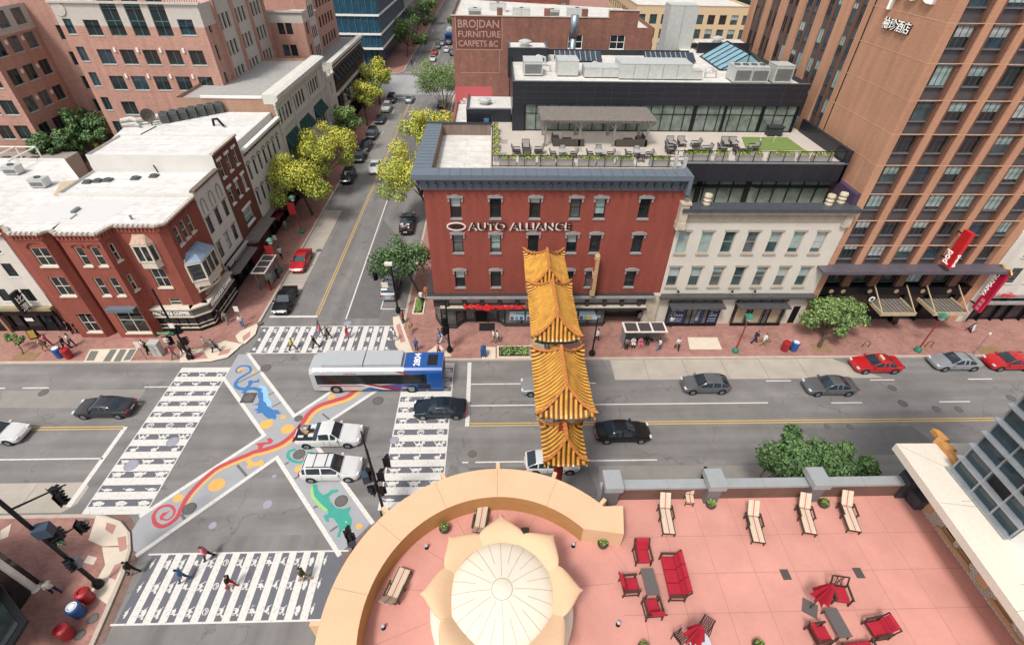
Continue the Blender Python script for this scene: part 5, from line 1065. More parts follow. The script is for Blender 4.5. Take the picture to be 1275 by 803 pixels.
flat_block('left_flat_roof','wide white flat roof left of the coffee corner building',[(-70,47.7),(-45.5,47.7),(-45.5,53),(-54,62),(-70,62)],10.2,WSD,ROOFS,par=.25)
flat_block('grey_service_building','grey concrete service building with dark roof slots by the courtyard trees',[(-76,66),(-61,66),(-61,73),(-76,73)],7.2,CONC,mat('service_roof','#8f8880',.9,var=.15))
flat_block('raised_white_roof','raised white roof slab near the left edge over the service yard',[(-78,60),(-58.5,60),(-58.5,64.5),(-78,64.5)],9.2,WSD,ROOFS)
flat_block('courtyard_wall_block','low brown walled planter block holding the courtyard trees',[(-68,73.2),(-52,73.2),(-52,79.8),(-60,79.8),(-60,85.9),(-68,85.9)],5.5,mat('mauve_wall','#8f7268',.9,var=.1),mat('planter_soil','#4c4436',.95,var=.3))
# white brick house at the far left, on the main street
LW=empty('white_brick_shophouse',(-49,46,0),'white painted brick shophouse with a dark shop front at the left edge','building',world=True)
b=MB(); p,q=(-56,41.2),(-45.45,41.2); lo=[(u,z,.95,1.5) for z in (9.05,6.95-.1,3.95) for u in (9.3,7.2,4.6,2.4)]; lo=[(u,z,.95,1.5) for z in (9.6,6.95,3.95) for u in (9.0,6.6,4.2,1.8)]
facade(b,p,q,3.3,11.4,lo,0,.12); b.quad([(-56,41.2,11.3),(-45.45,41.2,11.3),(-45.45,47.6,11.3),(-56,47.6,11.3)],1); b.box(-56,-45.45,41.0,41.4,11.35,11.6,1); facade(b,(-45.42,41.2),(-45.42,47),11,11.4)
b.build('wall',[VW,ROOFS],LW,fix=False); windows(LW,p,q,lo,DKF,[GL],1,2,(WHT,.05,.05,.1),None,depth=.1)
b=MB(); b.box(-56,-45.45,40.7,41.3,3.0,3.35,1); b.box(-56,-45.45,41.0,41.2,.14,.7); b.box(-51.3,-51.05,40.7,41.2,.14,3.0,2); b.box(-56,-45.6,40.9,41.1,2.3,3.0)
for x in (-55,-53,-50.6,-49.4,-47.6,-46.3,-45.6): b.box(x-.06,x+.06,40.95,41.15,.14,2.4)
b.build('shop_frame',[BLK,mat('worn_tan_fascia','#8f8468',.8,var=.2),TNB],LW); b=MB(); b.quad([(-56,41.12,.6),(-45.5,41.12,.6),(-45.5,41.12,2.4),(-56,41.12,2.4)]); b.build('shop_window',[GL],LW,fix=False); b=MB(); b.box(-49.0,-48.2,40.98,41.0,1.5,1.9); b.build('window_notice',[WHT],LW)
LS=empty('black_blade_sign',(-47.5,41,3),'black hanging sign with white chinese characters on the white shophouse','sign',world=True)
b=MB(); b.box(-47.6,-47.35,39.9,40.9,3.3,5.6); b.box(-47.52,-47.44,40.9,41.2,5.0,5.1); b.build('sign_box',[BLK],LS)
lettering('比',.85,SL,(-47.33,40.0,4.45),(0,1,0),(0,0,1),LS,.01,'sign_lettering',align='LEFT'); lettering('漂',.85,SL,(-47.33,40.0,3.5),(0,1,0),(0,0,1),LS,.01,'sign_lettering',align='LEFT')
# ---- glass building and others beyond the cross street, west side
BG=empty('blue_glass_building',(-45,165,0),'blue glass office building on the far corner with white floor bands','building',world=True); b=MB(); g_=MB()
GX_=-31.0; g_.box(-60,GX_-.3,154.3,200,5.8,30); g_.box(-60,GX_-2.0,155.5,200,.1,5); g_.build('curtain_wall',[glass('curtain_glass','#245064',.08,.7,.35)],BG)
for z in (5.4,8.9,13.3,17.7,22.1,26.5): b.box(-60.2,GX_,153.9,200,z,z+.45,0)
for x in np.arange(-58,GX_,1.7): b.box(x,x+.08,154.1,154.3,5.8,30,1)
for y in np.arange(155,199,1.7): b.box(GX_-.3,GX_-.1,y,y+.08,5.8,30,1)
for x in (-36.5,-34.5,-33): b.box(x,x+.25,154.6,154.9,0,5.4,2)
b.build('floor_band',[WHT,GRY,BLK],BG)
far_block('grey_stone_offices','pale grey stone office fronts along the far end of the street',-60,-31.2,201,260,24,mat('grey_stone','#a9a69f',.85),DKF,9,6,3.4,3.4,1.7,2.2); far_block('distant_glass_offices','distant bluish glass offices at the far end of the street',-60,-31.5,262,330,26,mat('bluish_panel','#5f7480',.5),DKF,9,6,3.4,3.6,2.2,2.4)
far_block('distant_right_offices','distant brick offices right of the far street',-6,25,195,300,16,brick('far_brick_c','#8b5446','#7d4a3e','#8f6458'),DKF,8,4,3.4,3.6)
# ============================================================ FOREGROUND TERRACE BUILDING
PINK=mat('pink_terrace_coating','#c28a7e',.75,var=.13,scale=.45,fine=.035); TANC=mat('tan_stucco','#d1ad8a',.8,var=.07,scale=.5,fine=.03); CRS=mat('cream_stucco','#d8cdbb',.8,var=.04,scale=.7,fine=.02)
GPC=mat('grey_parapet_cap','#9da0a1',.5,.2,var=.06); BRW=mat('brown_parapet_face','#6a5046',.8,var=.12,scale=1.5)
TB=empty('terrace_building',(8,8,0),'foreground building with pink roof terrace, curved tan parapet and grey capped wall','building',world=True)
TC=(0.0,7.85); RO,RI,DZ=7.4,5.75,11.0
def arc(r,a0,a1,n,c=TC): return [(c[0]+r*math.cos(math.radians(a0+(a1-a0)*i/n)),c[1]+r*math.sin(math.radians(a0+(a1-a0)*i/n))) for i in range(n+1)]
deck=arc(RI+.5,215,38,40)+[(6.3,14.1),(22.6,14.1),(22.6,-2),(-4,-2)]
b=MB(); b.prism(deck,DZ-.4,DZ); b.build('terrace_floor',[PINK],TB)
b=MB()
b.prism(arc(RO-.25,230,45,40)+[(6.2,14.0),(22.7,14.0),(22.7,-2),(-4,-2)],.1,DZ-.4); b.build('wall',[TANC],TB)
b=MB(); J=.0022
def jl(x0,y0,x1,y1,w_=.022):
    d=Vector((x1-x0,y1-y0)).normalized()*w_/2; b.quad([(x0+d.y,y0-d.x,DZ+J),(x1+d.y,y1-d.x,DZ+J),(x1-d.y,y1+d.x,DZ+J),(x0-d.y,y0+d.x,DZ+J)])
for y in (12.0,10.18,8.45,6.7,5.0): jl(6.2 if y>10 else 5.6,y,22.5,y)
for x in (8.5,10.4,12.3,14.24,16.17,18.02,19.94,21.8): jl(x,4,x,14.1)
for a in (20,45,70,90,112,135,160,185): c,s_=math.cos(math.radians(a)),math.sin(math.radians(a)); jl(3.1*c,8.6+3.1*s_,5.75*c,7.85+5.75*s_)
aa=arc(6.35,45,-30,14,(0.2,8.2))
for p,q in zip(aa,aa[1:]): jl(*p,*q)
b.build('floor_joint',[mat('joint_rose','#a0736a',.9)],TB)
# curved parapet: a broad flat top and a wall inside and out
b=MB(); o_=arc(RO,232,44,56); i_=arc(RI,232,44,56); zt=12.25
def strip(A,B,za,zb,mi=0):
    for k in range(len(A)-1): b.quad([(*A[k],za),(*A[k+1],za),(*B[k+1],zb),(*B[k],zb)],mi)
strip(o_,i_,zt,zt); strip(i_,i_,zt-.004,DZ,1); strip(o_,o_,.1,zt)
e1=[(o_[-1][0],o_[-1][1]),(6.3,13.0),(6.05,11.55),(i_[-1][0],i_[-1][1])]; b.prism(e1,DZ,zt)
b.build('curved_parapet',[TANC,mat('tan_stucco_shaded','#b28452',.8,var=.06)],TB)  # inner face: tan stucco with its shade put into the colour
b=MB()
for a in (62,80.5,90+11,118,137,157,180,205): pass
for px,py in ((620,580),(555,601),(492,647),(403,776),(690,592),(751,624)):
    g=G(px,py,zt-.1); d=Vector((g.x-TC[0],g.y-TC[1])); a=math.atan2(d.y,d.x); r0=RO-.05; r1=RO+.42
    b.obox((TC[0]+(r0+r1)/2*math.cos(a),TC[1]+(r0+r1)/2*math.sin(a)),a,r1-r0,.2,9.5,zt-.06)
b.build('parapet_fin',[TANC],TB)
b=MB(); jn=MB()
for a in (65,90,116,142,168,194): c,s_=math.cos(math.radians(a)),math.sin(math.radians(a)); p,q=(TC[0]+RI*c,TC[1]+RI*s_,zt+.002),(TC[0]+RO*c,TC[1]+RO*s_,zt+.002); n=Vector((-s_,c,0))*.012; jn.quad([Vector(p)-n,Vector(q)-n,Vector(q)+n,Vector(p)+n])
jn.build('parapet_joint',[mat('tan_joint','#a98a6c',.9)],TB,fix=False)
b=MB(); b.box(6.3,22.0,14.05,14.5,8,12.05,1); b.box(6.3,22.0,13.98,14.5,12.05,12.2,0)
for x in (8.9,14.0,19.4): b.box(x,x+.01,13.97,14.5,12.05,12.203,1)
b.build('grey_capped_parapet',[GPC,BRW],TB)
for x in (5.95,11.3,16.75):
    b=MB(); b.box(x-.34,x+.34,13.75,14.55,8,12.35,1); b.box(x-.46,x+.46,13.65,14.75,12.35,12.75,0); b.build('parapet_pier',[GPC,mat('pier_side_grey','#6d6a6b',.7,var=.1)],TB)
b=MB(); b.rings([[(21.6,14.6,10.9),(22.6,14.6,10.9),(22.4,13.9,10.9),(21.5,13.9,10.9)],[(21.6,14.6,12.6),(22.7,14.6,12.6),(22.5,13.8,12.5),(21.5,13.8,12.5)]]); b.rings([[(22.0,13.8,10.95),(22.8,13.8,10.95),(22.8,13.2,10.95),(22.1,13.2,10.95)],[(21.9,13.9,11.9),(22.9,13.9,12.1),(22.9,13.1,12.1),(21.95,13.1,11.9)]]); b.build('dark_corner_flashing',[mat('dark_slate_flashing','#3c4048',.5,.2,var=.1)],TB)
b=MB(); b.box(5.6,6.3,14.4,15.0,9,11.2); b.build('lower_ledge',[GPC],TB)
# lotus dome
LD=empty('lotus_dome',(.17,8.6,DZ),'cream lotus shaped dome ringed by tan petals in the middle of the round terrace','dome',world=True)
DC=(.17,8.6); b=MB(); b.lathe([(3.08,DZ),(3.08,12.0),(2.95,12.1),(2.3,12.95),(2.2,13.1)],DC,64,0,False); b.build('drum',[CRS],LD,smooth=True)
b=MB(); prof=[(2.25,13.1),(2.2,13.22),(1.7,13.42),(1.1,13.58),(.5,13.66),(.42,13.67),(.4,13.682),(.02,13.7)]; b.lathe(prof,DC,96,0); b.build('dome_shell',[CRS],LD,smooth=True)
b=MB(); JM2=mat('dome_seam','#9a8a76',.9)
for k in range(24):
    a=2*PI*k/24+.02; pts=[(DC[0]+r*math.cos(a),DC[1]+r*math.sin(a),z+.004) for r,z in prof[1:5]]; pts=pts if k % 2==0 else pts[:3]; b.tube(pts,.009,4)
b.tube([(DC[0]+.43*math.cos(t),DC[1]+.43*math.sin(t),13.675) for t in np.linspace(0,2*PI,25)],.011,4); b.build('dome_seam',[JM2],LD)
for k in range(8):
    a0=math.radians(90+45*k); m_=MB(); N,K=20,14; R_=[]
    for thick in (0,1):
        g=[]
        for i in range(K+1):
            t=i/K; half=math.radians(25.5)*(1-t**1.6)*(1+.22*math.sin(PI*t)); r=2.12+1.27*t; z=13.3+.28*math.sin(t*PI*.9)+.02*t-thick*.1
            g.append([(DC[0]+(r-.13*abs(j/N*2-1)**2*(t))*math.cos(a0+half*(j/N*2-1)),DC[1]+(r-.13*abs(j/N*2-1)**2*t)*math.sin(a0+half*(j/N*2-1)),z-.16*(j/N*2-1)**2*(1-.3*t)) for j in range(N+1)])
        R_.append(g)
    for g in R_:
        m_.rings(g,0,cap=False,closed=False)
    A,B=R_
    m_.rings([A[0],B[0]],0,False,False); m_.rings([[r[0] for r in A],[r[0] for r in B]],0,False,False); m_.rings([[r[-1] for r in A],[r[-1] for r in B]],0,False,False)
    m_.build('petal',[TANC],LD,smooth=False)
for o in [o for o in bpy.data.objects if o.name.startswith('petal')]:
    o.data.polygons.foreach_set('use_smooth',[True]*len(o.data.polygons))
    bm=bmesh.new(); bm.from_mesh(o.data); bmesh.ops.remove_doubles(bm,verts=bm.verts,dist=.001); bmesh.ops.recalc_face_normals(bm,faces=bm.faces); bm.to_mesh(o.data); bm.free(); o.data.set_sharp_from_angle(angle=math.radians(40))
# right hand tower with its projecting slab
TW=empty('glass_tower',(27,8,11),'white slab and glass walled tower rising at the right edge of the pink terrace','building',world=True)
b=MB(); SLB=mat('cream_slab','#d2c9ba',.8,var=.05,scale=.6); b.prism([(20.87,15.26),(26.5,15.2),(27.5,-3),(20.3,-3)],13.55,14.0,0); b.build('roof_slab',[SLB],TW)
b=MB()
for p,q in (((21.9,11.95),(27,12.0)),((21.6,8.2),(27,8.2)),((22.6,13.7),(20.9,15.2)),((20.85,11.9),(22.74,11.6)),((20.6,7.2),(22.74,7.4))):
    d=Vector((q[0]-p[0],q[1]-p[1])).normalized()*.012; b.quad([(p[0]+d.y,p[1]-d.x,14.003),(q[0]+d.y,q[1]-d.x,14.003),(q[0]-d.y,q[1]+d.x,14.003),(p[0]-d.y,p[1]+d.x,14.003)])
b.build('slab_joint',[JM2],TW,fix=False)
WBT=brick('pale_wall_tile','#c9c0b2','#bdb3a5','#8f857a',w=.22,h=.11,var=.06,msize=.02); b=MB(); W0,W1=(22.5,14.0),(22.5,-2)
wo=[(14-y,11.42,w_,.5) for y,w_ in ((11.6,.75),(10.55,.75),(8.1,.9),(6.4,.9))]; facade(b,(22.5,-2),(22.5,14),DZ,13.55)
b=MB(); wops=[(14-y,11.4,w_,.55) for y,w_ in ((11.6,.8),(10.55,.8),(8.1,.95),(6.4,.95))]; facade(b,W0,W1,DZ,13.55,wops,0,.2); b.box(22.5,27,14.0,14.3,0,13.55); b.build('wall',[WBT],TW,fix=False)
windows(TW,W0,W1,wops,mat('tan_window_frame','#b5916a',.6),[GB,GL],1,1,(mat('tan_sill','#b5916a',.6),.08,.06,.1),None,depth=.18,fw=.07)
b=MB()
for y in (13.1,9.3): b.box(22.4,22.5,y-.3,y+.3,11.35,11.9)
for y0_,y1_ in ((9.9,12.2),(5.6,8.7)): b.box(22.42,22.52,y0_,y1_,11.2,11.3)
b.build('tan_panel',[mat('tan_panel','#c09a6e',.7,var=.08)],TW)
CG=glass('tower_glass','#2b4148',.05,.7,.35); b=MB(); b.box(22.74,30,10.1,13.7,14,34); b.build('curtain_glass',[CG],TW)
b=MB()
for k,z in enumerate(np.arange(14.06,34,.94)): b.box(22.4,22.74,10.05,13.78,z,z+.07,0)
for y in (10.12,11.25,12.4,13.68): b.box(22.64,22.74,y-.035,y+.035,14,34,0)
b.build('glazing_bar',[mat('aluminium_bar','#a9aeb2',.4,.5)],TW)
b=MB(); b.box(22.7,30,-3,10.05,14,34,0); b.build('white_wall',[WHT],TW)
b=MB()
for y,z,h in ((11.8,14.98,.9),(10.65,15.9,.9)): b.quad([(22.73,y-.55,z),(22.73,y+.5,z),(22.73,y+.5,z+.85),(22.73,y-.55,z+.85)])
b.build('open_vent',[BLK],TW,fix=False)
OR=mat('orange_tan_fin','#c08a50',.7,var=.2,scale=3); b=MB(); w_=lambda x,y: (1100+x*.2241,460+y*.2241)
out=[G2(*w_(x,y),14.1) for x,y in ((262,338),(300,350),(325,372),(355,402),(322,408),(365,432),(398,462),(372,452),(390,482),(425,505),(405,505),(430,530),(405,540),(350,465),(300,410),(278,398),(296,380))]
b.prism(out,14.02,14.3); tag(b.build('carved_wooden_fin',OR),'orange tan carved fin lying on the corner of the white slab','carving')
# ---- furniture
RC=mat('red_cushion','#a01b2e',.85,var=.1,scale=5); FR=mat('dark_brown_frame','#43332b',.5,.1,var=.1); TT=mat('table_slate_top','#5b5654',.6,var=.06); STR=None
def stripes():
    m,t,b_=_base('striped_cushion'); L=t.links.new; b_.inputs['Roughness'].default_value=.9
    tc=_nd(t,'ShaderNodeTexCoord'); sp=_nd(t,'ShaderNodeSeparateXYZ'); L(tc.outputs['Object'],sp.inputs[0]); ab=_nd(t,'ShaderNodeMath',operation='ABSOLUTE'); L(sp.outputs[1],ab.inputs[0])
    r=_nd(t,'ShaderNodeValToRGB'); r.color_ramp.interpolation='CONSTANT'; e=r.color_ramp.elements; e[0].color=(*lin('#b06a62'),1); e[1].position=.035; e[1].color=(*lin('#c9bca8'),1)
    for p_,c in ((.075,'#b98a80'),(.095,'#c4b69f'),(.19,'#bfae94'),(.21,'#c4b69f')): q=e.new(p_); q.color=(*lin(c),1)
    L(ab.outputs[0],r.inputs[0]); L(r.outputs[0],b_.inputs['Base Color']); return m
STR=stripes()
def cushion(m_,x0,x1,y0,y1,z0,z1,r=.04,mi=0,tilt=0.0):
    """soft-edged pad; tilt lifts the -x edge"""
    f=lambda x,y,z: (x,y,z+(x1-x)*tilt)
    for za,zb,a,b_ in ((z0,z0+r,r,0),(z0+r,z1-r,0,0),(z1-r,z1,0,r)):
        m_.rings([[f(x0+a,y0+a,za),f(x1-a,y0+a,za),f(x1-a,y1-a,za),f(x0+a,y1-a,za)],[f(x0+b_,y0+b_,zb),f(x1-b_,y0+b_,zb),f(x1-b_,y1-b_,zb),f(x0+b_,y1-b_,zb)]],mi)
def seat(n,w1,label,loc,rz,cushions=True):
    """armchair (n=1) or sofa (n=3) facing +x; its back is at -x"""
    W=w1*n+.12; e=empty('sofa' if n>1 else 'armchair',loc,label,'sofa' if n>1 else 'armchair',None,rz); m_=MB()
    m_.box(-.32,.36,-W/2+.05,W/2-.05,.26,.31)
    for s in (-1,1):
        y=s*W/2; m_.bar((.36,y,0),(.33,y,.6),.06); m_.bar((-.36,y,0),(-.3,y,.62),.06); m_.box(-.36,.4,y-.045,y+.045,.58,.63); m_.bar((-.34,y,.14),(.34,y,.14),.04); m_.bar((-.3,y,.55),(-.5,y,.98),.05)
    m_.bar((-.5,-W/2,.96),(-.5,W/2,.96),.05); m_.bar((-.34,-W/2,.38),(-.34,W/2,.38),.05)
    if cushions != 'open':
        for k in range(int(W/.11)): y=-W/2+.06+k*.11; m_.bar((-.35,y,.38),(-.5,y,.95),.02)
    else:
        for a,c in ((-.22,.22),(.22,-.22),(-.05,.05),(.12,.12),(-.12,-.12)): m_.bar((-.35,a,.4),(-.5,c,.95),.025)
    m_.build('frame',[FR],e)
    for i in range(n):
        y0_=-w1*n/2+i*w1+.01; c=MB(); cushion(c,-.28,.38,y0_,y0_+w1-.02,.32,.46); c.build('seat_cushion',[RC],e)
        if cushions != 'open':
            c=MB()
            for q0,q1,t0,t1 in ((0,.46,.44,.7),(.0,1,.72,1.02)):
                pr=[(-.3-.2*(z-.44)/.56+dx,z) for dx,z in ((.0,t0),(.15,t0+.03),(.15,t1-.03),(0,t1),(-.03,t1-.03),(-.03,t0+.03))]
                c.rings([[(x,y0_+.01,z) for x,z in pr],[(x,y0_+w1-.03,z) for x,z in pr]])
            c.build('back_cushion',[RC],e)
    return e
def gpos(px,py,z=DZ): g=G(px,py,z); return (g.x,g.y,DZ)
seat(1,.6,'red cushioned armchair at the top of the left seating group, facing the viewer',gpos(800,690,DZ+.4),-PI/2)
seat(1,.6,'red cushioned armchair left of the grey coffee table, facing right',gpos(784,728,DZ+.4),.05)
seat(1,.6,'red cushioned armchair below the left coffee table, seen from its back',gpos(813,757,DZ+.4),PI/2+.05)
seat(3,.6,'three seat red sofa facing the left coffee table',gpos(838,717,DZ+.4),PI-.03)
seat(1,.6,'red seated chair with open lattice back beside the closed parasol',gpos(1046,738,DZ+.4),-PI/2-.15,'open')
seat(1,.6,'red cushioned armchair left of the right coffee table, partly cut by the picture edge',gpos(1021,789,DZ+.4),.1)
seat(1,.6,'tufted red armchair right of the right coffee table',gpos(1094,782,DZ+.4),PI+.12)
seat(2,.62,'red two seat sofa at the bottom edge near the right coffee table',gpos(1072,812,DZ+.4),PI/2+.1)
def table(loc,rz,label):
    e=empty('coffee_table',loc,label,'table',None,rz); m_=MB(); m_.box(-.3,.3,-.58,.58,.4,.44); m_.build('table_top',[TT],e)
    for sx in (-1,1):
        for sy in (-1,1): m_=MB(); m_.bar((sx*.27,sy*.54,0),(sx*.24,sy*.5,.4),.05); m_.build('leg',[FR],e)
table(gpos(809,724,DZ+.4),.03,'slate topped coffee table in the left red seating group'); table(gpos(1043,775,DZ+.4),.08,'slate topped coffee table in the right red seating group')
def chaise(loc,rz,label,back=.75):
    """striped chaise, head at -x"""
    e=empty('chaise_longue',loc,label,'chaise longue','striped chaises round the terrace',rz); m_=MB()
    for s in (-1,1):
        y=s*.3; m_.bar((-.5,y,.3),(1.05,y,.28),.05); m_.bar((1.0,y,0),(1.0,y,.28),.045); m_.bar((-.35,y*1.15,0),(-.3,y*1.15,.55),.05); m_.bar((.25,y*1.15,0),(.2,y*1.15,.5),.05); m_.box(-.42,.3,y*1.15-.04,y*1.15+.04,.52,.56)
    m_.bar((1.02,-.3,.28),(1.02,.3,.28),.05); m_.bar((-.5,-.3,.3),(-.5,.3,.3),.05); m_.build('frame',[FR],e)
    c=MB(); cushion(c,-.3,1.02,-.27,.27,.31,.39,.03); c.build('seat_cushion',[STR],e)
    c=MB(); a=math.radians(50) if back>.5 else .15; f=lambda t,h: (-.32-t*math.cos(a)-h*math.sin(a)*0,.36+t*math.sin(a)+h)
    pr=[f(0,0),f(.78,0),f(.78,.09),f(0,.09)]; c.rings([[(x,-.27,z) for x,z in pr],[(x,.27,z) for x,z in pr]]); c.build('back_cushion',[STR],e); return e
for p,a,lab in (((829,640),-1.66,'striped chaise nearest the left end of the grey parapet'),((939,650),-1.72,'striped chaise standing a little away from the parapet, between two piers'),((1003,640),-1.78,'striped chaise just left of the pot by the right pier'),((1056,637),-1.76,'striped chaise at the right end of the grey parapet'),
                  ((598,650),1.42,'striped chaise behind the dome, its foot touching the curved parapet'),((492,735),1.25,'striped chaise at the left side of the round terrace')): chaise(gpos(*p,DZ+.35),a,lab)
e=empty('striped_chair',gpos(858,622,DZ+.3),'small striped upright chair beside the grey parapet','chair',None,-1.7); m_=MB()
for sx in (-1,1):
    for sy in (-1,1): m_.bar((sx*.2,sy*.2,0),(sx*.2,sy*.2,.42),.035)
    m_.bar((-.2,sx*.2,.42),(-.32,sx*.2,.9),.035)
m_.bar((.2,-.2,.2),(.2,.2,.2),.03); m_.build('frame',[FR],e); c=MB(); cushion(c,-.2,.24,-.2,.2,.43,.5,.02); c.build('seat_cushion',[STR],e); c=MB(); c.rings([[(x,y,z) for x,z in ((-.24,.55),(-.18,.55),(-.28,.95),(-.34,.95))] for y in (-.2,.2)]); c.build('back_cushion',[STR],e)
LEAFP=mat('shrub_leaf','#5d7a35',.6,var=.4,scale=9); LEAFY=mat('shrub_leaf_pale','#a8b06a',.6,var=.3,scale=9)
def leafball(m_,c,r,n,s,rnd,flat=.8,mi=(0,)):
    for _ in range(n):
        v=Vector((rnd.gauss(0,1),rnd.gauss(0,1),rnd.gauss(0,1))).normalized()*r*rnd.uniform(.55,1); p=Vector(c)+Vector((v.x,v.y,v.z*flat)); a=Vector((rnd.uniform(-1,1),rnd.uniform(-1,1),rnd.uniform(-.6,.6))).normalized()*s; b_=a.cross(Vector((rnd.uniform(-1,1),rnd.uniform(-1,1),rnd.uniform(-1,1)))).normalized()*s*.6
        m_.quad([p-a,p-b_,p+a,p+b_],rnd.choice(mi))
for i,(p,lab) in enumerate((((886,626),'round potted shrub at the foot of the middle parapet pier'),((1027,625),'round potted shrub between the two right chaises'),((553,656),'round potted shrub at the upper left of the dome'),((751,675),'round potted shrub at the blunt end of the curved parapet'),((946,803),'spiky potted plant at the bottom edge of the terrace'),((802,806),'potted plant cut off by the bottom edge near the lattice chairs'))):
    e=empty('potted_shrub',gpos(*p,DZ+.35),lab,'potted plant','round terrace planters'); m_=MB(); m_.lathe([(.15,0),(.24,.12),(.27,.28),(.24,.36),(.21,.36),(.2,.3)],(0,0),18); m_.build('pot',[mat('glazed_dark_pot','#3a3a30',.35,var=.15)],e,smooth=True)
    m_=MB(); leafball(m_,(0,0,.42),.22,260,.045,random.Random(i),.7,(0,0,0,1)); m_.build('foliage',[LEAFP,LEAFY],e,fix=False)
for p,lab in (((531,680),'small black bollard light left of the dome'),((477,780),'small black bollard light at the lower left of the round terrace'),((714,678),'small black bollard light right of the dome'),((770,776),'small black bollard light below the curved joint line'),((623,644),'small black bollard light behind the top petal')):
    e=empty('bollard_light',gpos(*p,DZ+.15),lab,'light fitting','small terrace lights'); m_=MB(); m_.lathe([(.1,0),(.1,.03),(.055,.03),(.06,.22)],(0,0),12); m_.build('body',[BLK],e); m_=MB(); m_.lathe([(.075,.22),(.08,.25),(.05,.29)],(0,0),12); m_.build('lens',[mat('pale_lens','#aeb4c4',.3)],e)
for p,lab in (((978,715),'square dark drain cover left of centre on the open terrace floor'),((1069,713),'square dark drain cover right of the other one on the terrace floor'),((654,662),'square dark drain grate beside the dome petals')):
    g=gpos(*p); m_=MB(); m_.box(g[0]-.2,g[0]+.2,g[1]-.24,g[1]+.24,DZ,DZ+.02)
    for k in range(5): m_.box(g[0]-.18,g[0]+.18,g[1]-.2+k*.09,g[1]-.16+k*.09,DZ+.02,DZ+.028)
    tag(m_.build('drain_cover',mat('drain_iron','#4d4945',.7,var=.15)),lab,'drain cover')
def parasol(loc,lab,base=True,tilt=(.0,.0)):
    e=empty('closed_parasol',loc,lab,'parasol','closed red parasols'); m_=MB(); m_.tube([(0,0,0),(0,0,2.45)],.025,8); m_.build('pole',[FR],e)
    m_=MB(); N=16; rg=[]
    for t in np.linspace(0,1,8): rg.append([((.06+.27*t**.8)*(1+.35*(1 if j % 2 else-1)*(t>.02))*math.cos(2*PI*j/N),(.06+.27*t**.8)*(1+.35*(1 if j % 2 else-1)*(t>.02))*math.sin(2*PI*j/N),2.42-1.25*t) for j in range(N)])
    m_.rings(rg); m_.build('canopy',[RC],e)
    if base: m_=MB(); m_.prism([(-.42,-.1),(.1,-.45),(.42,.1),(-.1,.45)],0,.05); m_.build('base_plate',[TT],e)
parasol(gpos(1008,757),'closed red parasol on a slate base beside the lattice back chair'); parasol(gpos(855,806),'closed red parasol over the metal chairs at the bottom edge',False)
for p,a,lab in (((848,793),.5,'black lattice metal chair left of the bottom parasol'),((878,782),-2.2,'black lattice metal chair right of the bottom parasol')):
    e=empty('lattice_chair',gpos(*p,DZ+.5),lab,'chair',None,a); m_=MB()
    for sx in (-1,1):
        for sy in (-1,1): m_.bar((sx*.22,sy*.23,0),(sx*.22,sy*.23,.45),.03)
        m_.bar((-.22,sx*.23,.45),(-.34,sx*.23,.95),.03); m_.bar((-.25,sx*.23,.65),(.22,sx*.23,.65),.03); m_.bar((.22,sx*.23,.45),(.22,sx*.23,.65),.03)
    m_.build('frame',[BLK],e); m_=MB()
    for k in range(6): y=-.2+k*.08; m_.bar((-.22,y,.45),(.22,y,.45),.018); m_.bar((-.23,y,.5),(-.34,y,.93),.018)
    for k in range(6): z=.5+k*.085; m_.bar((-.23-.022*k,-.22,z),(-.23-.022*k,.22,z),.018); x=-.2+k*.08; m_.bar((x,-.22,.45),(x,.22,.45),.018)
    m_.build('lattice',[BLK],e)
m_=MB(); g=gpos(866,806); m_.lathe([(.45,.7),(.45,.72),(.02,.72)],(0,0),24); m_.tube([(0,0,0),(0,0,.7)],.03); o=m_.build('glass_table',[mat('frosted_table_glass','#b9c0c6',.15,spec=.8)],None,g); tag(o,'round frosted glass table under the bottom parasol','table')
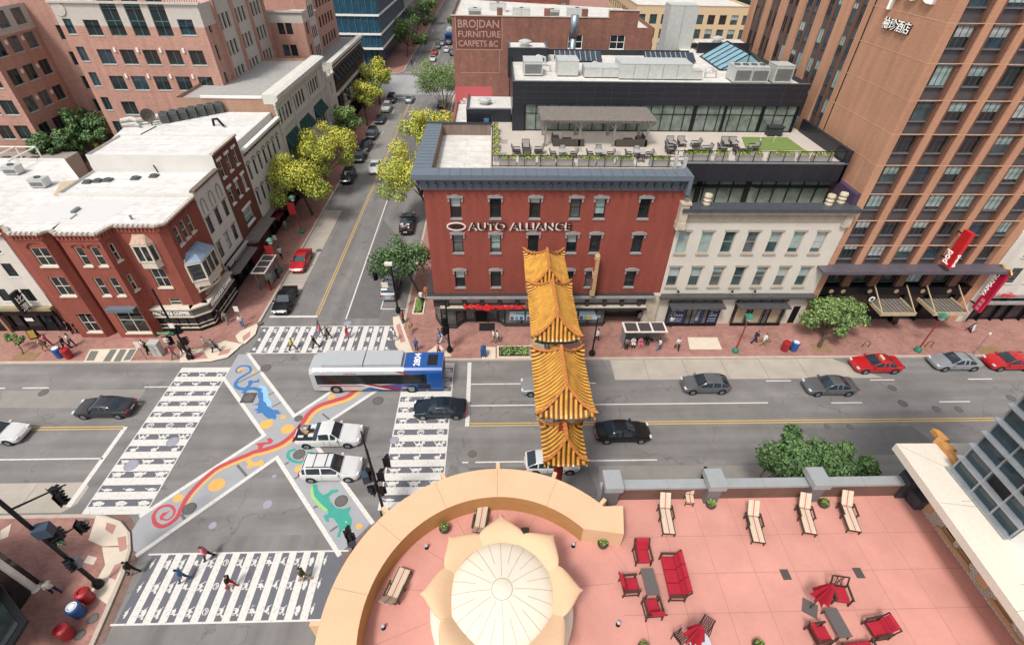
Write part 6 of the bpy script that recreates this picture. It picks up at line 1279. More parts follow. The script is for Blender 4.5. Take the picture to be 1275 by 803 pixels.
# ============================================================ FRIENDSHIP GATE
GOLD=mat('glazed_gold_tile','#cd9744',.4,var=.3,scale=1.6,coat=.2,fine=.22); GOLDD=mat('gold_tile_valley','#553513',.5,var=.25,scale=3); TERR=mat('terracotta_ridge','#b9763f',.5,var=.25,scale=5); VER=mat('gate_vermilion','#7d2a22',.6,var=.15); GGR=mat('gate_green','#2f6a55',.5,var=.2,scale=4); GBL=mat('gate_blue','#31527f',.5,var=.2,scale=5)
FA=empty('chinese_gate',(4.3,28.5,0),'tall chinese ceremonial gate with golden tiled roofs spanning the street','gate',world=True)
def pagoda_roof(cx,hw,ya,yb,ze,zr,ra,rb):
    """hipped roof along y: eaves x=cx±hw, y=ya..yb at ze; ridge y=ra..rb at zr"""
    up=.5
    def zz(x,y,t):   # t 0 ridge..1 eave, concave
        k=max(0,abs(y-(ya+yb)/2)/((yb-ya)/2)-.45)/.55; return zr+(ze-zr)*(1-max(0,1-t)**1.6)+up*k**2*t**2
    s_=MB(); tl=MB(); st=.3
    for sx in (-1,1):
        n=int((yb-ya)/st)
        prev=None
        for i in range(n+1):
            y=ya+(yb-ya)*i/n; t0=0 if ra<=y<=rb else ((ra-y)/(ra-ya) if y<ra else (y-rb)/(yb-rb)); t0=min(1,t0)
            col=[]
            for k in range(6): t=min(1,t0+(1-t0)*k/5); kk=max(0,abs(y-(ya+yb)/2)/((yb-ya)/2)-.6)/.4; col.append((cx+sx*(hw*t+.14*kk**2*t),y,zz(0,y,t)))
            if t0<.97: tl.tube([(p[0],p[1],p[2]+.03) for p in col],.088,6)
            if prev: s_.rings([prev,col],0,False,False)
            prev=col
    for sy,yr,ye in ((-1,ra,ya),(1,rb,yb)):
        n=int(2*hw/st); prev=None
        for i in range(n+1):
            x=-hw+2*hw*i/n; t0=min(1,abs(x)/hw); col=[]
            for k in range(6):
                t=min(1,t0+(1-t0)*k/5); y=yr+(ye-yr)*t; kk=max(0,abs(x)/hw-.6)/.4; col.append((cx+x*(1+.07*kk*t),y,zr+(ze-zr)*(1-max(0,1-t)**1.6)+up*(max(0,abs(x)/hw-.3)/.7)**2*t**2))
            if t0<.96: tl.tube([(p[0],p[1],p[2]+.03) for p in col],.1,6)
            if prev: s_.rings([prev,col],0,False,False)
            prev=col
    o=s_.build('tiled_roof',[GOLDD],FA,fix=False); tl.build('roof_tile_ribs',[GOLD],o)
    r=MB(); r.tube([(cx,ra-.15,zr+.3),(cx,ra+.1,zr+.14),(cx,rb-.1,zr+.14),(cx,rb+.15,zr+.3)],[.07,.13,.13,.07],6); r.bar((cx,ra,zr+.02),(cx,rb,zr+.02),.22,.3)
    for sx in (-1,1):
        for yr,ye in ((ra,ya),(rb,yb)):
            pts=[];
            for k in range(9): t=k/8; pts.append((cx+sx*hw*t*1.04,yr+(ye-yr)*t*1.02,zr+(ze-zr)*(1-max(0,1-t)**1.6)+up*t**2+.14))
            r.tube(pts,[.1]*8+[.05],6)
            for k in (4,5,6,7): p=pts[k]; r.lathe([(.05,p[2]),(.075,p[2]+.08),(.03,p[2]+.2)],(p[0],p[1]),6)
    r.build('ridge',[TERR],o)
    f=MB(); x0,x1=cx-hw,cx+hw
    for y in np.arange(ya+.1,yb,.25):
        for sx in (-1,1): f.box(cx+sx*(hw-.06)-.05,cx+sx*(hw-.06)+.05,y-.05,y+.05,ze-.13,ze+.0,0)
    for k,(a,c,d) in enumerate(((.25,.55,0),(.5,.9,1),(.75,1.2,2))): f.box(x0+a,x1-a,ya+a,yb-a,ze-.25-.3*k,ze-.02-.3*k,(1,2,1)[k])
    f.build('bracket_tier',[GOLD,GGR,GBL],FA)
pagoda_roof(4.32,1.8,26.2,33.2,11.4,13.35,27.0,31.0); pagoda_roof(4.3,1.85,19.6,25.8,10.9,12.75,20.8,24.0); pagoda_roof(4.35,1.85,33.0,39.0,10.9,12.85,33.6,36.2)
pagoda_roof(4.35,1.4,18.1,21.4,8.1,9.9,18.9,20.2); pagoda_roof(4.35,1.4,37.0,40.2,8.1,9.8,37.9,39.4)
for y in (20.0,38.2): b=MB(); b.lathe([(.5,.14),(.5,1.2),(.34,1.25),(.34,9.8)],(4.3,y),18,0); b.build('column',[VER],FA)
b=MB()
for y in (20.0,38.2): b.box(3.6,5.0,y-.7,y+.7,.14,1.5)
b.box(3.35,3.9,36.35,37.6,.14,.9); b.build('pedestal',[CONC],FA)
b=MB(); b.box(4.05,4.55,20,38.2,8.2,9.1,0); b.box(4.0,4.6,20,38.2,7.0,7.5,1); b.box(4.1,4.5,26,33.5,9.1,10.6,2); b.box(4.1,4.5,20.2,38,7.5,8.2,2)
for y in np.arange(20.5,38,1.2): b.box(3.98,4.62,y,y+.5,8.35,8.95,2)
b.build('painted_beam',[GGR,GBL,GOLD],FA)
lettering('中国城',1.0,GOLD,(3.95,31.4,9.3),(0,-1,0),(0,0,1),FA,.05,'gate_lettering',width=3.2,align='LEFT')
# ============================================================ TREES
BARK=mat('bark','#4d4136',.95,var=.25,scale=6,bump=.4)
def leafmat(name,col,var=.35):
    m=mat(name,col,.55,var=var,scale=3.5,fine=.1); b_=m.node_tree.nodes['Principled BSDF']
    try: b_.inputs['Subsurface Weight'].default_value=0
    except Exception: pass
    return m
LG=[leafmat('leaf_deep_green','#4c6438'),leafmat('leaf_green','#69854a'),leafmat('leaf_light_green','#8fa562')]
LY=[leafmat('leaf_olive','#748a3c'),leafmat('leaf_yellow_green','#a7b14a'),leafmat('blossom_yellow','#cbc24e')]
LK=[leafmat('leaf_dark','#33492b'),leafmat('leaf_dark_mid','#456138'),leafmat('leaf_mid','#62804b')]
def tree(label,base,c,r,mats,n=5200,leaf=.2,seed=0,name='street_tree',blobs=16,trunk=.16,group=None,flat=.9,ztop=True):
    """base (x,y,z) of the trunk, c crown centre, r crown radius"""
    rd=random.Random(seed); e=empty(name,base,label,'tree',group,world=True)
    bl=[]
    for i in range(blobs):
        a=rd.uniform(0,2*PI); el=math.asin(rd.uniform(-.55,.95)); k=rd.uniform(.3,.98)
        bl.append((Vector((c[0]+r*k*math.cos(a)*math.cos(el),c[1]+r*k*math.sin(a)*math.cos(el),c[2]+r*flat*k*math.sin(el))),r*rd.uniform(.2,.42)))
    t=MB(); b0=Vector(base); fork=Vector((base[0]+(c[0]-base[0])*.5,base[1]+(c[1]-base[1])*.5,base[2]+(c[2]-r*flat*.6-base[2])*.8))
    t.tube([b0,b0.lerp(fork,.5)+Vector((.05,.04,0)),fork],[trunk*1.3,trunk,trunk*.85],8)
    for p,q in bl[:10]:
        m_=fork.lerp(p,.5)+Vector((rd.uniform(-.2,.2),rd.uniform(-.2,.2),.15)); t.tube([fork,m_,p],[trunk*.6,trunk*.35,trunk*.12],5)
    t.build('trunk',[BARK],e)
    per=n // blobs; V=[]; F=[]; MI=[]
    for p,q in bl:
        for _ in range(int(per*(q/(r*.34))**2)):
            v=Vector((rd.gauss(0,1),rd.gauss(0,1),rd.gauss(0,1))).normalized(); u=rd.uniform(.3,1)**.5*(1+rd.uniform(-.12,.2)); o=p+Vector((v.x,v.y,v.z*.85))*q*u
            nrm=(v+Vector((rd.uniform(-.8,.8),rd.uniform(-.8,.8),rd.uniform(-.3,.9)))).normalized(); a=nrm.orthogonal().normalized(); a.rotate(Matrix.Rotation(rd.uniform(0,6.28),3,nrm)); b_=nrm.cross(a); s=leaf*rd.uniform(.45,1.35)
            k=len(V); V+= [tuple(o-a*s),tuple(o-b_*s*.55+nrm*s*.15),tuple(o+a*s),tuple(o+b_*s*.55+nrm*s*.15)]; F.append((k,k+1,k+2,k+3))
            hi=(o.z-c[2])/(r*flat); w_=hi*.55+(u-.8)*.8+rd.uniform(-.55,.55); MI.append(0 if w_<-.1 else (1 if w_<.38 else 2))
    me=bpy.data.meshes.new('crown'); me.from_pydata(V,[],F); [me.materials.append(m) for m in mats]; me.polygons.foreach_set('material_index',MI); me.update(); link('crown',me,e); return e
def T(px,py,zc,rpx,mats,label,basexy=None,**k):
    """crown centred on pixel (px, py) at height zc; radius given in pixels of the photograph there"""
    c=G(px,py,zc); d=(c-Vector((0,0,CAMH))).dot(FWD); r=rpx*d/FPX
    bx=basexy or (c.x,c.y); return tree(label,(bx[0],bx[1],k.pop('z0',.14)),c,r,mats,**k)
GN='street trees along the side street'
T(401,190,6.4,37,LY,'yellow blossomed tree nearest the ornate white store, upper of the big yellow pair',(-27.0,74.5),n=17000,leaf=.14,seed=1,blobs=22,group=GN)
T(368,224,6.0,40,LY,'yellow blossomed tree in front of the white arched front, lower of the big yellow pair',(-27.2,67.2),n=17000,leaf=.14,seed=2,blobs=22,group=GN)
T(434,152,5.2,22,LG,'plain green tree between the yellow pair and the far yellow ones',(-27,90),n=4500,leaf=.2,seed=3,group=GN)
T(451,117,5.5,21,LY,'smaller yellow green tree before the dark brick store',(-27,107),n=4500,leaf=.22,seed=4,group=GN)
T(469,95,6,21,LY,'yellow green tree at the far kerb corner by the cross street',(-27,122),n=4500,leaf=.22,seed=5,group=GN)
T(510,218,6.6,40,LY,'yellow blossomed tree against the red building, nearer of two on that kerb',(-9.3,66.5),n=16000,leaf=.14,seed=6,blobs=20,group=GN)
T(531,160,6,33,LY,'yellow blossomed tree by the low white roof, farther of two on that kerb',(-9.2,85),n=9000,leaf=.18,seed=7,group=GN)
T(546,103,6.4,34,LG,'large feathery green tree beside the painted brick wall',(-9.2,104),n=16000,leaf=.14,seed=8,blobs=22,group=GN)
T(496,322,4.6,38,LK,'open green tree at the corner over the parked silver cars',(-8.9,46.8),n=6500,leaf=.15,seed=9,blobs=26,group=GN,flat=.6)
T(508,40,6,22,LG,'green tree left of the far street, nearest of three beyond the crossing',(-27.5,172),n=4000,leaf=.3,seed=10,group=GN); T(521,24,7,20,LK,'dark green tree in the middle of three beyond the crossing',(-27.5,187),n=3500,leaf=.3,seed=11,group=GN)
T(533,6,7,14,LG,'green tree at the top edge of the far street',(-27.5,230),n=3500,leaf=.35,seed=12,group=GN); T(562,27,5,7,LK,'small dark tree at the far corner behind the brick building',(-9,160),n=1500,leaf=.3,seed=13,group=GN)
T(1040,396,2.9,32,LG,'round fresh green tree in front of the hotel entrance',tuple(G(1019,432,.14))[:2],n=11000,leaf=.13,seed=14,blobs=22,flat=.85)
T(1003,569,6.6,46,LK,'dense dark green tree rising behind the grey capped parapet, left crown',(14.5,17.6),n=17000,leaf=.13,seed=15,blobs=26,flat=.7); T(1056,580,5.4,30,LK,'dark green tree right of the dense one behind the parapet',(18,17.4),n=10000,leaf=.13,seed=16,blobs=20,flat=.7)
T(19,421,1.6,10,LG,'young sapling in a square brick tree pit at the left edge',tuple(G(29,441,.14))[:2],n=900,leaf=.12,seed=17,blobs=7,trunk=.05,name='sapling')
GC='trees in the office courtyard'
for i,(x,y,z,r,lab) in enumerate(((105,155,8.5,22,'dark green courtyard tree touching the pink office corner'),(75,180,8,20,'dark green courtyard tree in the middle of the group'),(50,184,7.6,16,'dark green courtyard tree at the left of the group'),(122,172,8,14,'dark green courtyard tree at the right of the group'),(92,172,7.5,18,'dark green courtyard tree behind the bright shrubs'))):
    T(x,y,z,r,LK,lab,n=4200,leaf=.2,seed=30+i,group=GC,z0=5.5,name='courtyard_tree')
for i,(x,y,r,lab) in enumerate(((90,185,9,'bright lime shrub left of the other in the courtyard'),(126,181,8,'bright lime shrub right of the other in the courtyard'),(75,194,5,'small bright shrub at the courtyard wall'))):
    T(x,y,6.8,r,LY,lab,n=1300,leaf=.14,seed=40+i,z0=5.5,name='lime_shrub',trunk=.06,blobs=9,flat=1.1)
T(904,38,9,22,LG,'green tree between the teal glass block and the metal roof plant',(60,148),n=5000,leaf=.3,seed=50,name='backyard_tree'); T(822,45,5,11,LY,'pale green treetops in front of the beige offices',(42,146),n=1500,leaf=.3,seed=51,name='backyard_tree')
for i,(x,y,lab) in enumerate(((328,112,'rounded shrub in a planter on the roof terrace behind the ornate store'),)): T(x,y,13.0,9,LG,lab,n=1200,leaf=.14,seed=55,z0=12.2,name='terrace_shrub',trunk=.05,blobs=8)
# planted beds
def bed(label,poly,z=.15,n=500,mats=(0,0,1)):
    e=empty('planting_bed',(*poly[0],z),label,'planting bed',world=True); m_=MB(); m_.prism(poly,z-.02,z+.1); m_.prism(inset(poly if sum(poly[i][0]*poly[(i+1) % 4][1]-poly[(i+1) % 4][0]*poly[i][1] for i in range(4))>0 else poly[::-1],.18),z+.09,z+.12,1); m_.build('edging',[RAMP,mat('dark_soil','#3b322a',.95,var=.3,scale=5)],e)
    m_=MB(); rd=random.Random(n); xs_=[p[0] for p in poly]; ys_=[p[1] for p in poly]
    for _ in range(n):
        p=Vector((rd.uniform(min(xs_)+.3,max(xs_)-.3),rd.uniform(min(ys_)+.25,max(ys_)-.25),z+.16+rd.random()*.22)); a=Vector((rd.uniform(-1,1),rd.uniform(-1,1),rd.uniform(-.5,.8))).normalized()*.12; b_=a.cross(Vector((0,0,1))).normalized()*.07; m_.quad([p-a,p-b_,p+a,p+b_],rd.choice(mats))
    o=m_.build('ground_cover',[LG[1],LG[2]],e,fix=False); o['kind']='stuff'
g0,g1=G(619,446,.15),G(663,431,.15); bed('raised planting bed by the kerb at the foot of the golden gate',[(g0.x,g0.y),(g1.x,g0.y),(g1.x,g1.y),(g0.x,g1.y)],n=260,mats=(0,0,0,1))
g0,g1=G(503,381,.15),G(517,362,.15); bed('small planted strip at the corner under the open green tree',[(-9.5,43.5),(-8.2,43.5),(-8.2,46.6),(-9.5,46.6)],n=400)
pit=MB(); TPM=mat('tree_pit_mulch','#8a6f52',.95,var=.2,scale=3)
for i,(px,py,a,lab) in enumerate(((32,444,1.1,'brown mulch tree pit round the sapling'),(1022,433,.9,'mulch tree pit under the green tree before the hotel'),(1232,436,1.2,'worn tree pit near the kerb at the right end'))):
    g=G(px,py,.15); b=MB(); b.prism([(g.x-a,g.y-.6),(g.x+a,g.y-.6),(g.x+a,g.y+.6),(g.x-a,g.y+.6)],.13,.17,0); o=b.build('tree_pit',[TPM]); tag(o,lab,'tree pit')
# ============================================================ ROOFTOP TERRACE FITTINGS
DK=17.2
PER=mat('pergola_weathered','#847d76',.8,var=.2,scale=4); WICK=mat('dark_wicker','#4a433e',.85,var=.2,scale=12); CUSHG=mat('grey_cushion','#8d8983',.9,var=.1); ALUM=mat('charcoal_aluminium','#3c3d3f',.5,.2)
e=empty('pergola',(10,50,DK),'long weathered wooden pergola with slatted roof on the rooftop terrace','pergola',world=True)
px0,px1,py0,py1=4.6,15.3,48.7,52.6
for x in (4.9,8.3,11.7,15.0):
    for y in (49.0,52.2): b=MB(); b.box(x-.1,x+.1,y-.1,y+.1,DK,19.6); b.bar((x-.6,y,19.5),(x,y,18.9),.07,.1); b.bar((x+.6,y,19.5),(x,y,18.9),.07,.1); b.build('post',[PER],e)
b=MB(); b.box(px0-.2,px1+.2,48.85,49.05,19.5,19.72); b.box(px0-.2,px1+.2,52.1,52.3,19.5,19.72); b.build('beam',[PER],e)
b=MB()
for x in np.arange(px0,px1+.1,.42): b.box(x,x+.06,48.4,52.7,19.72,19.88)
for y in np.arange(48.4,52.7,.13): b.box(px0-.25,px1+.25,y,y+.06,19.88,19.92)
b.build('slatted_roof',[PER],e)
def sectional(x,y,lab,flip):
    e=empty('sectional_sofa',(x,y,DK),lab,'sofa','wicker sectionals under the pergola'); m_=MB(); w_,d_=3.1,2.0
    m_.box(0,w_,0,.75,0,.38); m_.box(0,w_,-.0,.12,.38,.72); m_.box(0 if flip else w_-.75,.75 if flip else w_,.75,d_,0,.38); m_.box(0 if flip else w_-.12,.12 if flip else w_,.1,d_,.38,.72); m_.box(.75 if flip else 0,w_ if flip else w_-.75,d_-.12+.6,d_+.6,0,.7) if 0 else None
    m_.build('wicker_base',[WICK],e); m_=MB()
    for k in range(4): cushion(m_,.15+k*.72,.8+k*.72,.15,.72,.38,.5)
    cushion(m_,.15 if flip else w_-.72,.72 if flip else w_-.15,.8,d_-.05,.38,.5); m_.build('seat_cushion',[mat('brown_cushion','#5d544d',.9)],e)
    m_=MB(); m_.box(1.1,2.0,1.1,1.8,0,.3); m_.build('low_table',[WICK],e)
sectional(5.7,48.9,'dark wicker sectional sofa under the left half of the pergola',True); sectional(12.0,48.9,'dark wicker sectional sofa under the right half of the pergola',False)
def rchair(x,y,a,lab,grp,sling=False):
    e=empty('lounge_chair' if not sling else 'dining_chair',(x,y,DK),lab,'chair',grp,a); w_=.36 if not sling else .26; m_=MB()
    for sx in (-1,1):
        for sy in (-1,1): m_.bar((sx*w_,sy*w_,0),(sx*w_,sy*w_,.3 if not sling else .44),.05)
        m_.box(-w_,w_,sx*w_-.05,sx*w_+.05,.5,.56)
    m_.box(-w_,w_,-w_,w_,.26 if not sling else .42,.32 if not sling else .45); m_.bar((-w_,-w_,.3),(-w_-.15,-w_,.85),.05); m_.bar((-w_,w_,.3),(-w_-.15,w_,.85),.05); m_.box(-w_-.18,-w_-.12,-w_,w_,.8,.86); m_.build('frame',[ALUM],e)
    m_=MB(); cushion(m_,-w_+.04,w_,-w_+.06,w_-.06,.33 if not sling else .45,.45 if not sling else .49,.03); m_.rings([[(x_,y_,z_) for x_,z_ in ((-w_+.02,.42),(-w_+.12,.45),(-w_-.03,.84),(-w_-.12,.82))] for y_ in (-w_+.05,w_-.05)]); m_.build('cushion',[CUSHG],e)
sets=[(1.0,46.6,'the far left set'),(19.0,47.9,'the set right of the pergola'),(21.3,47.9,'the middle set right of the pergola'),(24.0,48.6,'the set nearest the putting green')]
PW4=['left','right','back','front']
lay={0: [(2.0,46.9,0,'left'),(2.95,48.0,-PI/2,'back'),(2.95,46.2,PI/2,'front'),(4.1,47.0,PI,'right')],1: [(17.0,47.2,0,'front left'),(17.6,49.2,-PI/2,'back left'),(18.7,49.2,-PI/2,'back right'),(17.2,46.9+1.2,0,'left')],
       2: [(18.6,46.5,PI/2,'front left'),(19.6,46.5,PI/2,'front right'),(20.7,47.6,PI,'right'),(20.0,48.9,PI,'back')],3: [(22.3,47.6,0,'left'),(23.2,49.2,-PI/2,'back left'),(24.0,49.2,-PI/2,'back right'),(25.6,48.2,PI,'right'),(23.6,46.8,PI/2,'front left'),(24.5,46.9,PI/2,'front right')]}
for k,v in lay.items():
    for x,y,a,w4 in v: rchair(x,y,a,'grey lounge chair, %s one of %s' % (w4,sets[k][2]),'rooftop lounge chairs')
    cxs=sum(q[0] for q in v)/len(v); cys=sum(q[1] for q in v)/len(v); m_=MB(); m_.box(-.35,.35,-.35,.35,.28,.33); m_.box(-.28,.28,-.28,.28,0,.28); tag(m_.build('low_table',[ALUM],None,(cxs,cys,DK)),'low dark table inside %s of lounge chairs' % sets[k][2],'table')
for i,x in enumerate((6.4,9.9,13.6)):
    n3=('left','middle','right')[i]; m_=MB(); m_.box(-.55,.55,-.45,.45,.7,.74,1); m_.bar((0,0,0),(0,0,.7),.08)
    tag(m_.build('dining_table',[ALUM,mat('pale_table_top','#a9a6a2',.4)],None,(x,45.9,DK)),'%s pale topped dining table in front of the pergola' % n3,'table','rooftop dining tables')
    for dx,dy,a,w4 in ((-.95,0,0,'left'),(.95,0,PI,'right'),(0,.8,-PI/2,'back'),(0,-.8,PI/2,'front')): rchair(x+dx,45.9+dy,a,'%s sling chair at the %s rooftop dining table' % (w4,n3),'rooftop dining chairs',True)
PLM=mat('planter_grey_box','#9a9691',.8,var=.08); k=0
def planter(x,y,w_,d_,lab):
    e=empty('roof_planter',(x,y,DK+.02),lab,'planter','rooftop planter boxes'); m_=MB(); m_.box(0,w_,0,d_,0,.62); m_.build('box',[PLM],e); m_=MB(); rd=random.Random(int(x*9))
    for _ in range(int(70*w_*d_/.6)+20): p=Vector((rd.uniform(0,w_),rd.uniform(0,d_),.62+rd.random()*.25)); a=Vector((rd.uniform(-1,1),rd.uniform(-1,1),rd.uniform(-.2,1))).normalized()*.13; b_=a.cross(Vector((0,1,.3))).normalized()*.06; m_.quad([p-a,p-b_,p+a,p+b_],rd.choice((0,1,1)))
    m_.build('plants',[LG[1],LY[1]],e,fix=False)
ordn=['first','second','third','fourth','fifth','sixth','seventh','eighth']
for i,x in enumerate((.3,2.1,3.9,5.6,7.6,9.3,11.1,14.2)): planter(x,43.95,1.55 if i != 7 else 1.9,.5,'%s planter box from the left along the front rail above the red building' % ordn[i])
for i,(x,w_) in enumerate(((18.0,2.3),(20.9,1.1),(22.9,2.4),(26.0,2.4),(28.9,.9),(30.2,1.9))): planter(x,45.25,w_,.5,'%s planter box from the left along the rail above the cream building' % ordn[i])
for i,y in enumerate((44.9,47.2,49.5,51.8)): planter(-.2,y,.45,1.7,'%s planter box from the front along the left rail of the roof deck' % ordn[i])
b=MB(); b.prism([(26.0,51.9),(25.0,48.2),(31.0,48.2),(30.9,51.9)],DK,DK+.05); o=b.build('putting_green',[mat('artificial_turf','#6c8043',.95,var=.1,scale=3,fine=.12)]); tag(o,'green artificial putting turf at the right end of the rooftop terrace','putting green')
for i,(x,y) in enumerate(((26.6,49.2),(28.6,50.2),(27.6,51))): b=MB(); b.tube([(x,y,DK+.05),(x,y,DK+.75)],.02,5); b.quad([(x,y,DK+.75),(x+.2,y,DK+.7),(x,y,DK+.62)]); tag(b.build('golf_flag',[WHT]),'thin white flag pole, %s one on the putting turf' % ordn[i],'flag','putting green flags')
b=MB(); b.box(28.9,30.4,52.2,53.0,DK,DK+.9,0); b.box(28.8,30.5,52.1,53.05,DK+.9,DK+1.0,0); b.lathe([(.1,0),(.1,1.0)],(29.2,52.9),8); tag(b.build('grill_station',[ALUM]),'dark grill station by the glass wall behind the putting turf','grill')
# machinery on the roofs
HV=mat('hvac_pale_steel','#c0c2be',.5,.3,var=.1,scale=2); HVD=mat('hvac_louvre','#5d605f',.6,.2)
def unit(x,y,z,sx,sy,sz,lab,louv=True,fans=0,grp='rooftop machine units',rz=0,nm='ventilation_unit'):
    e=empty(nm,(x,y,z),lab,'rooftop unit',grp,rz); m_=MB(); m_.box(0,sx,0,sy,.12,sz,0); m_.box(-.03,sx+.03,-.03,sy+.03,sz,sz+.05,0); m_.box(.1,sx-.1,.1,sy-.1,0,.12,1)
    k=max(1,int(sx/1.3))
    for i in range(1,k): m_.box(sx*i/k-.015,sx*i/k+.015,-.015,0,.15,sz,1)
    m_.build('casing',[HVD if nm=='air_conditioner' else HV,HVD],e)
    if louv:
        m_=MB()
        for i in range(k):
            for j in range(int((sz-.5)/.09)): m_.box(sx*i/k+.12,sx*(i+1)/k-.12,-.03,0,.3+j*.09,.34+j*.09)
        m_.build('louvre',[HVD],e)
    for i in range(fans): m_=MB(); m_.lathe([(.32,sz+.04),(.32,sz+.16),(.28,sz+.16),(.26,sz+.08),(.02,sz+.08)],(sx*(i+.5)/fans,sy/2),14); m_.build('fan_guard',[HVD],e)
RZ=21.7
unit(3.0,57.0,RZ,2.0,2.6,1.4,'square pale ventilation unit at the left front of the black clad roof'); unit(6.6,57,RZ,2.2,2.6,1.5,'tall white hooded ventilation unit left of centre on the black clad roof',False); unit(9.4,56.5,RZ,3.8,2.2,1.0,'low sloped duct box in the middle of the black clad roof',False)
unit(13.0,56,RZ,7.6,3.0,1.5,'long panelled air handler along the front of the black clad roof',False); unit(24.8,55,RZ,3.6,2.2,1.5,'triple louvred condenser right of the long air handler',True,4); unit(29.0,55,RZ,1.9,2.0,1.7,'louvred condenser with an open lid nearest the hotel',True)
unit(22.0,72,14,3.6,2.6,12.5,'tall shiny metal plant tower standing behind the black clad roof',False,0,None,0,'plant_tower'); unit(20.6,56,RZ,1.2,1.2,.9,'small rust stained pump unit between the air handler and the condenser',False)
for i,(x,y,s) in enumerate(((4.2,61.5,1),(5,59,.7),(22.5,57,.8),(23.2,59,.6),(10.8,61,.6))): b=MB(); b.tube([(x,y,RZ),(x,y,RZ+.8*s),(x+.6*s,y,RZ+1.1*s),(x+1.4*s,y,RZ+.9*s),(x+1.5*s,y,RZ)],.14*s,8); tag(b.build('roof_pipe',[HV]),'bent metal pipe, %s from the left among the machines on the black clad roof' % ordn[[0,1,3,4,2][i]],'pipe','bent roof pipes')
for i,(x,y,z,l) in enumerate(((3.5,65.5,23,'on the tall black box at the back left'),(-1.2,59,18.3,'on the low black box beside the terrace'),(28.5,71,22.7,'on the far black box by the hotel'))): b=MB(); b.lathe([(.45,z),(.45,z+.35),(.75,z+.35),(.75,z+.55),(.3,z+.7)],(x,y),16); tag(b.build('roof_vent',[HV]),'round mushroom roof vent %s' % l,'roof vent','mushroom roof vents')
e=empty('skylight',(28,63,21.7),'gabled glass skylight with blue panes on the white roof by the hotel','skylight',world=True); b=MB(); b.rings([[(25.4,60.5,21.7),(31.2,60.5,21.7),(28.3,60.5,23.4)],[(25.4,67.5,21.7),(31.2,67.5,21.7),(28.3,67.5,23.4)]]); b.build('glazing',[glass('skylight_glass','#7ba0ad',.08,.6,.2)],e)
b=MB()
for y in np.arange(60.5,67.6,1.4): b.bar((25.4,y,21.75),(28.3,y,23.45),.08); b.bar((31.2,y,21.75),(28.3,y,23.45),.08)
for p,q in (((25.4,60.5),(25.4,67.5)),((31.2,60.5),(31.2,67.5)),((25.4,60.5),(31.2,60.5))): b.bar((*p,21.75),(*q,21.75),.14)
b.bar((28.3,60.5,23.45),(28.3,67.5,23.45),.12); b.bar((28.3,60.48,21.7),(28.3,60.48,23.4),.08); b.build('glazing_bar',[BLK],e)
for i,(x,w_) in enumerate(((7.0,5.5),(17.8,5.8))): # solar collectors
    b=MB(); b.quad([(x,63.5,RZ+.2),(x+w_,63.5,RZ+.2),(x+w_,65.2,RZ+.9),(x,65.2,RZ+.9)]); b.box(x,x+w_,65.15,65.25,RZ,RZ+.9)
    for k in range(int(w_/.6)): b.bar((x+k*.6,63.5,RZ+.23),(x+k*.6,65.2,RZ+.93),.05,.05,1)
    tag(b.build('solar_panel_row',[mat('panel_dark_blue','#353d49',.3,coat=.3),HV]),'%s row of tilted dark panels at the back of the black clad roof' % ('left','right')[i],'solar panels','tilted roof panels')
for i,(x,y) in enumerate(((16.3,43.4),(17.0,43.0))): # telecom antennas on the white strip
    b=MB(); b.tube([(x,y,16.4),(x,y,18.6)],.04,6); b.box(x-.15,x+.15,y-.3,y-.12,17.2,18.5); b.bar((x,y,17),(x+.6,y+.5,16.4),.05); tag(b.build('antenna',[HV]),('left' if i==0 else 'right')+' pale antenna panel on a pole above the red building corner','antenna','roof antennas')
for i,(x,y,l) in enumerate(((19.6,41.9,'at the left end of the slate ledge'),(31.2,41.9,'left one of two at the right end of the slate ledge'),(32.6,42.3,'right one of two at the right end of the slate ledge'))):
    b=MB(); b.lathe([(.3,14.4),(.36,14.55),(.3,14.7),(.38,14.9),(.3,15.05),(.38,15.25),(.33,15.45),(.02,15.5)],(x,y),14); tag(b.build('roof_turbine_vent',[mat('cream_vent','#c4b9a0',.6,.1,var=.15)]),'ribbed cream turbine vent %s' % l,'roof vent','ribbed vents on the ledge')
# left roofs: dish, condensers, ducts, cable
Z1=13.2
e=empty('satellite_dish',(-44.4,66.5,13.2),'dark mesh satellite dish at the back of the big white roof','satellite dish',world=True); b=MB(); R_=[]
for r_,d_ in ((.05,0),(.35,.05),(.6,.18),(.85,.35)): R_.append([(-44.4+d_*.6+r_*math.cos(t)*.8,66.5-d_*.8+r_*math.cos(t)*.5,14.5+r_*math.sin(t)) for t in np.linspace(0,2*PI,17)[:-1]])
b.rings(R_,0,False); b.build('reflector',[mat('mesh_dish','#5b544d',.8,var=.25,scale=6)],e); b=MB(); b.tube([(-44.4,66.6,13.2),(-44.4,66.6,14.5)],.07); b.tube([(-44.4,66.5,14.5),(-43.6,65.4,14.7)],.03); b.build('mast',[HVD],e)
for i in range(7):
    x,y=-43.4+i*.85,67.0+i*.75; unit(x,y,Z1,.95,.95,1.25,'grey air conditioner, %s from the left in the row by the dish' % ordn[i],True,1,'air conditioners on the white roof',.3,'air_conditioner')
for i,(x,y) in enumerate(((-43.0,50.6),(-42.1,50.9),(-41.2,51.1),(-38.6,51.6),(-37.0,52.2))): e=empty('fan_condenser',(x,y,11.9),'round topped condenser, %s from the left on the beige roof' % ordn[i],'air conditioner','condensers on the beige roof'); m_=MB(); m_.box(-.4,.4,-.4,.4,0,.7); m_.lathe([(.36,.7),(.36,.8),(.3,.8),(.28,.74)],(0,0),14); m_.build('casing',[HVD],e)
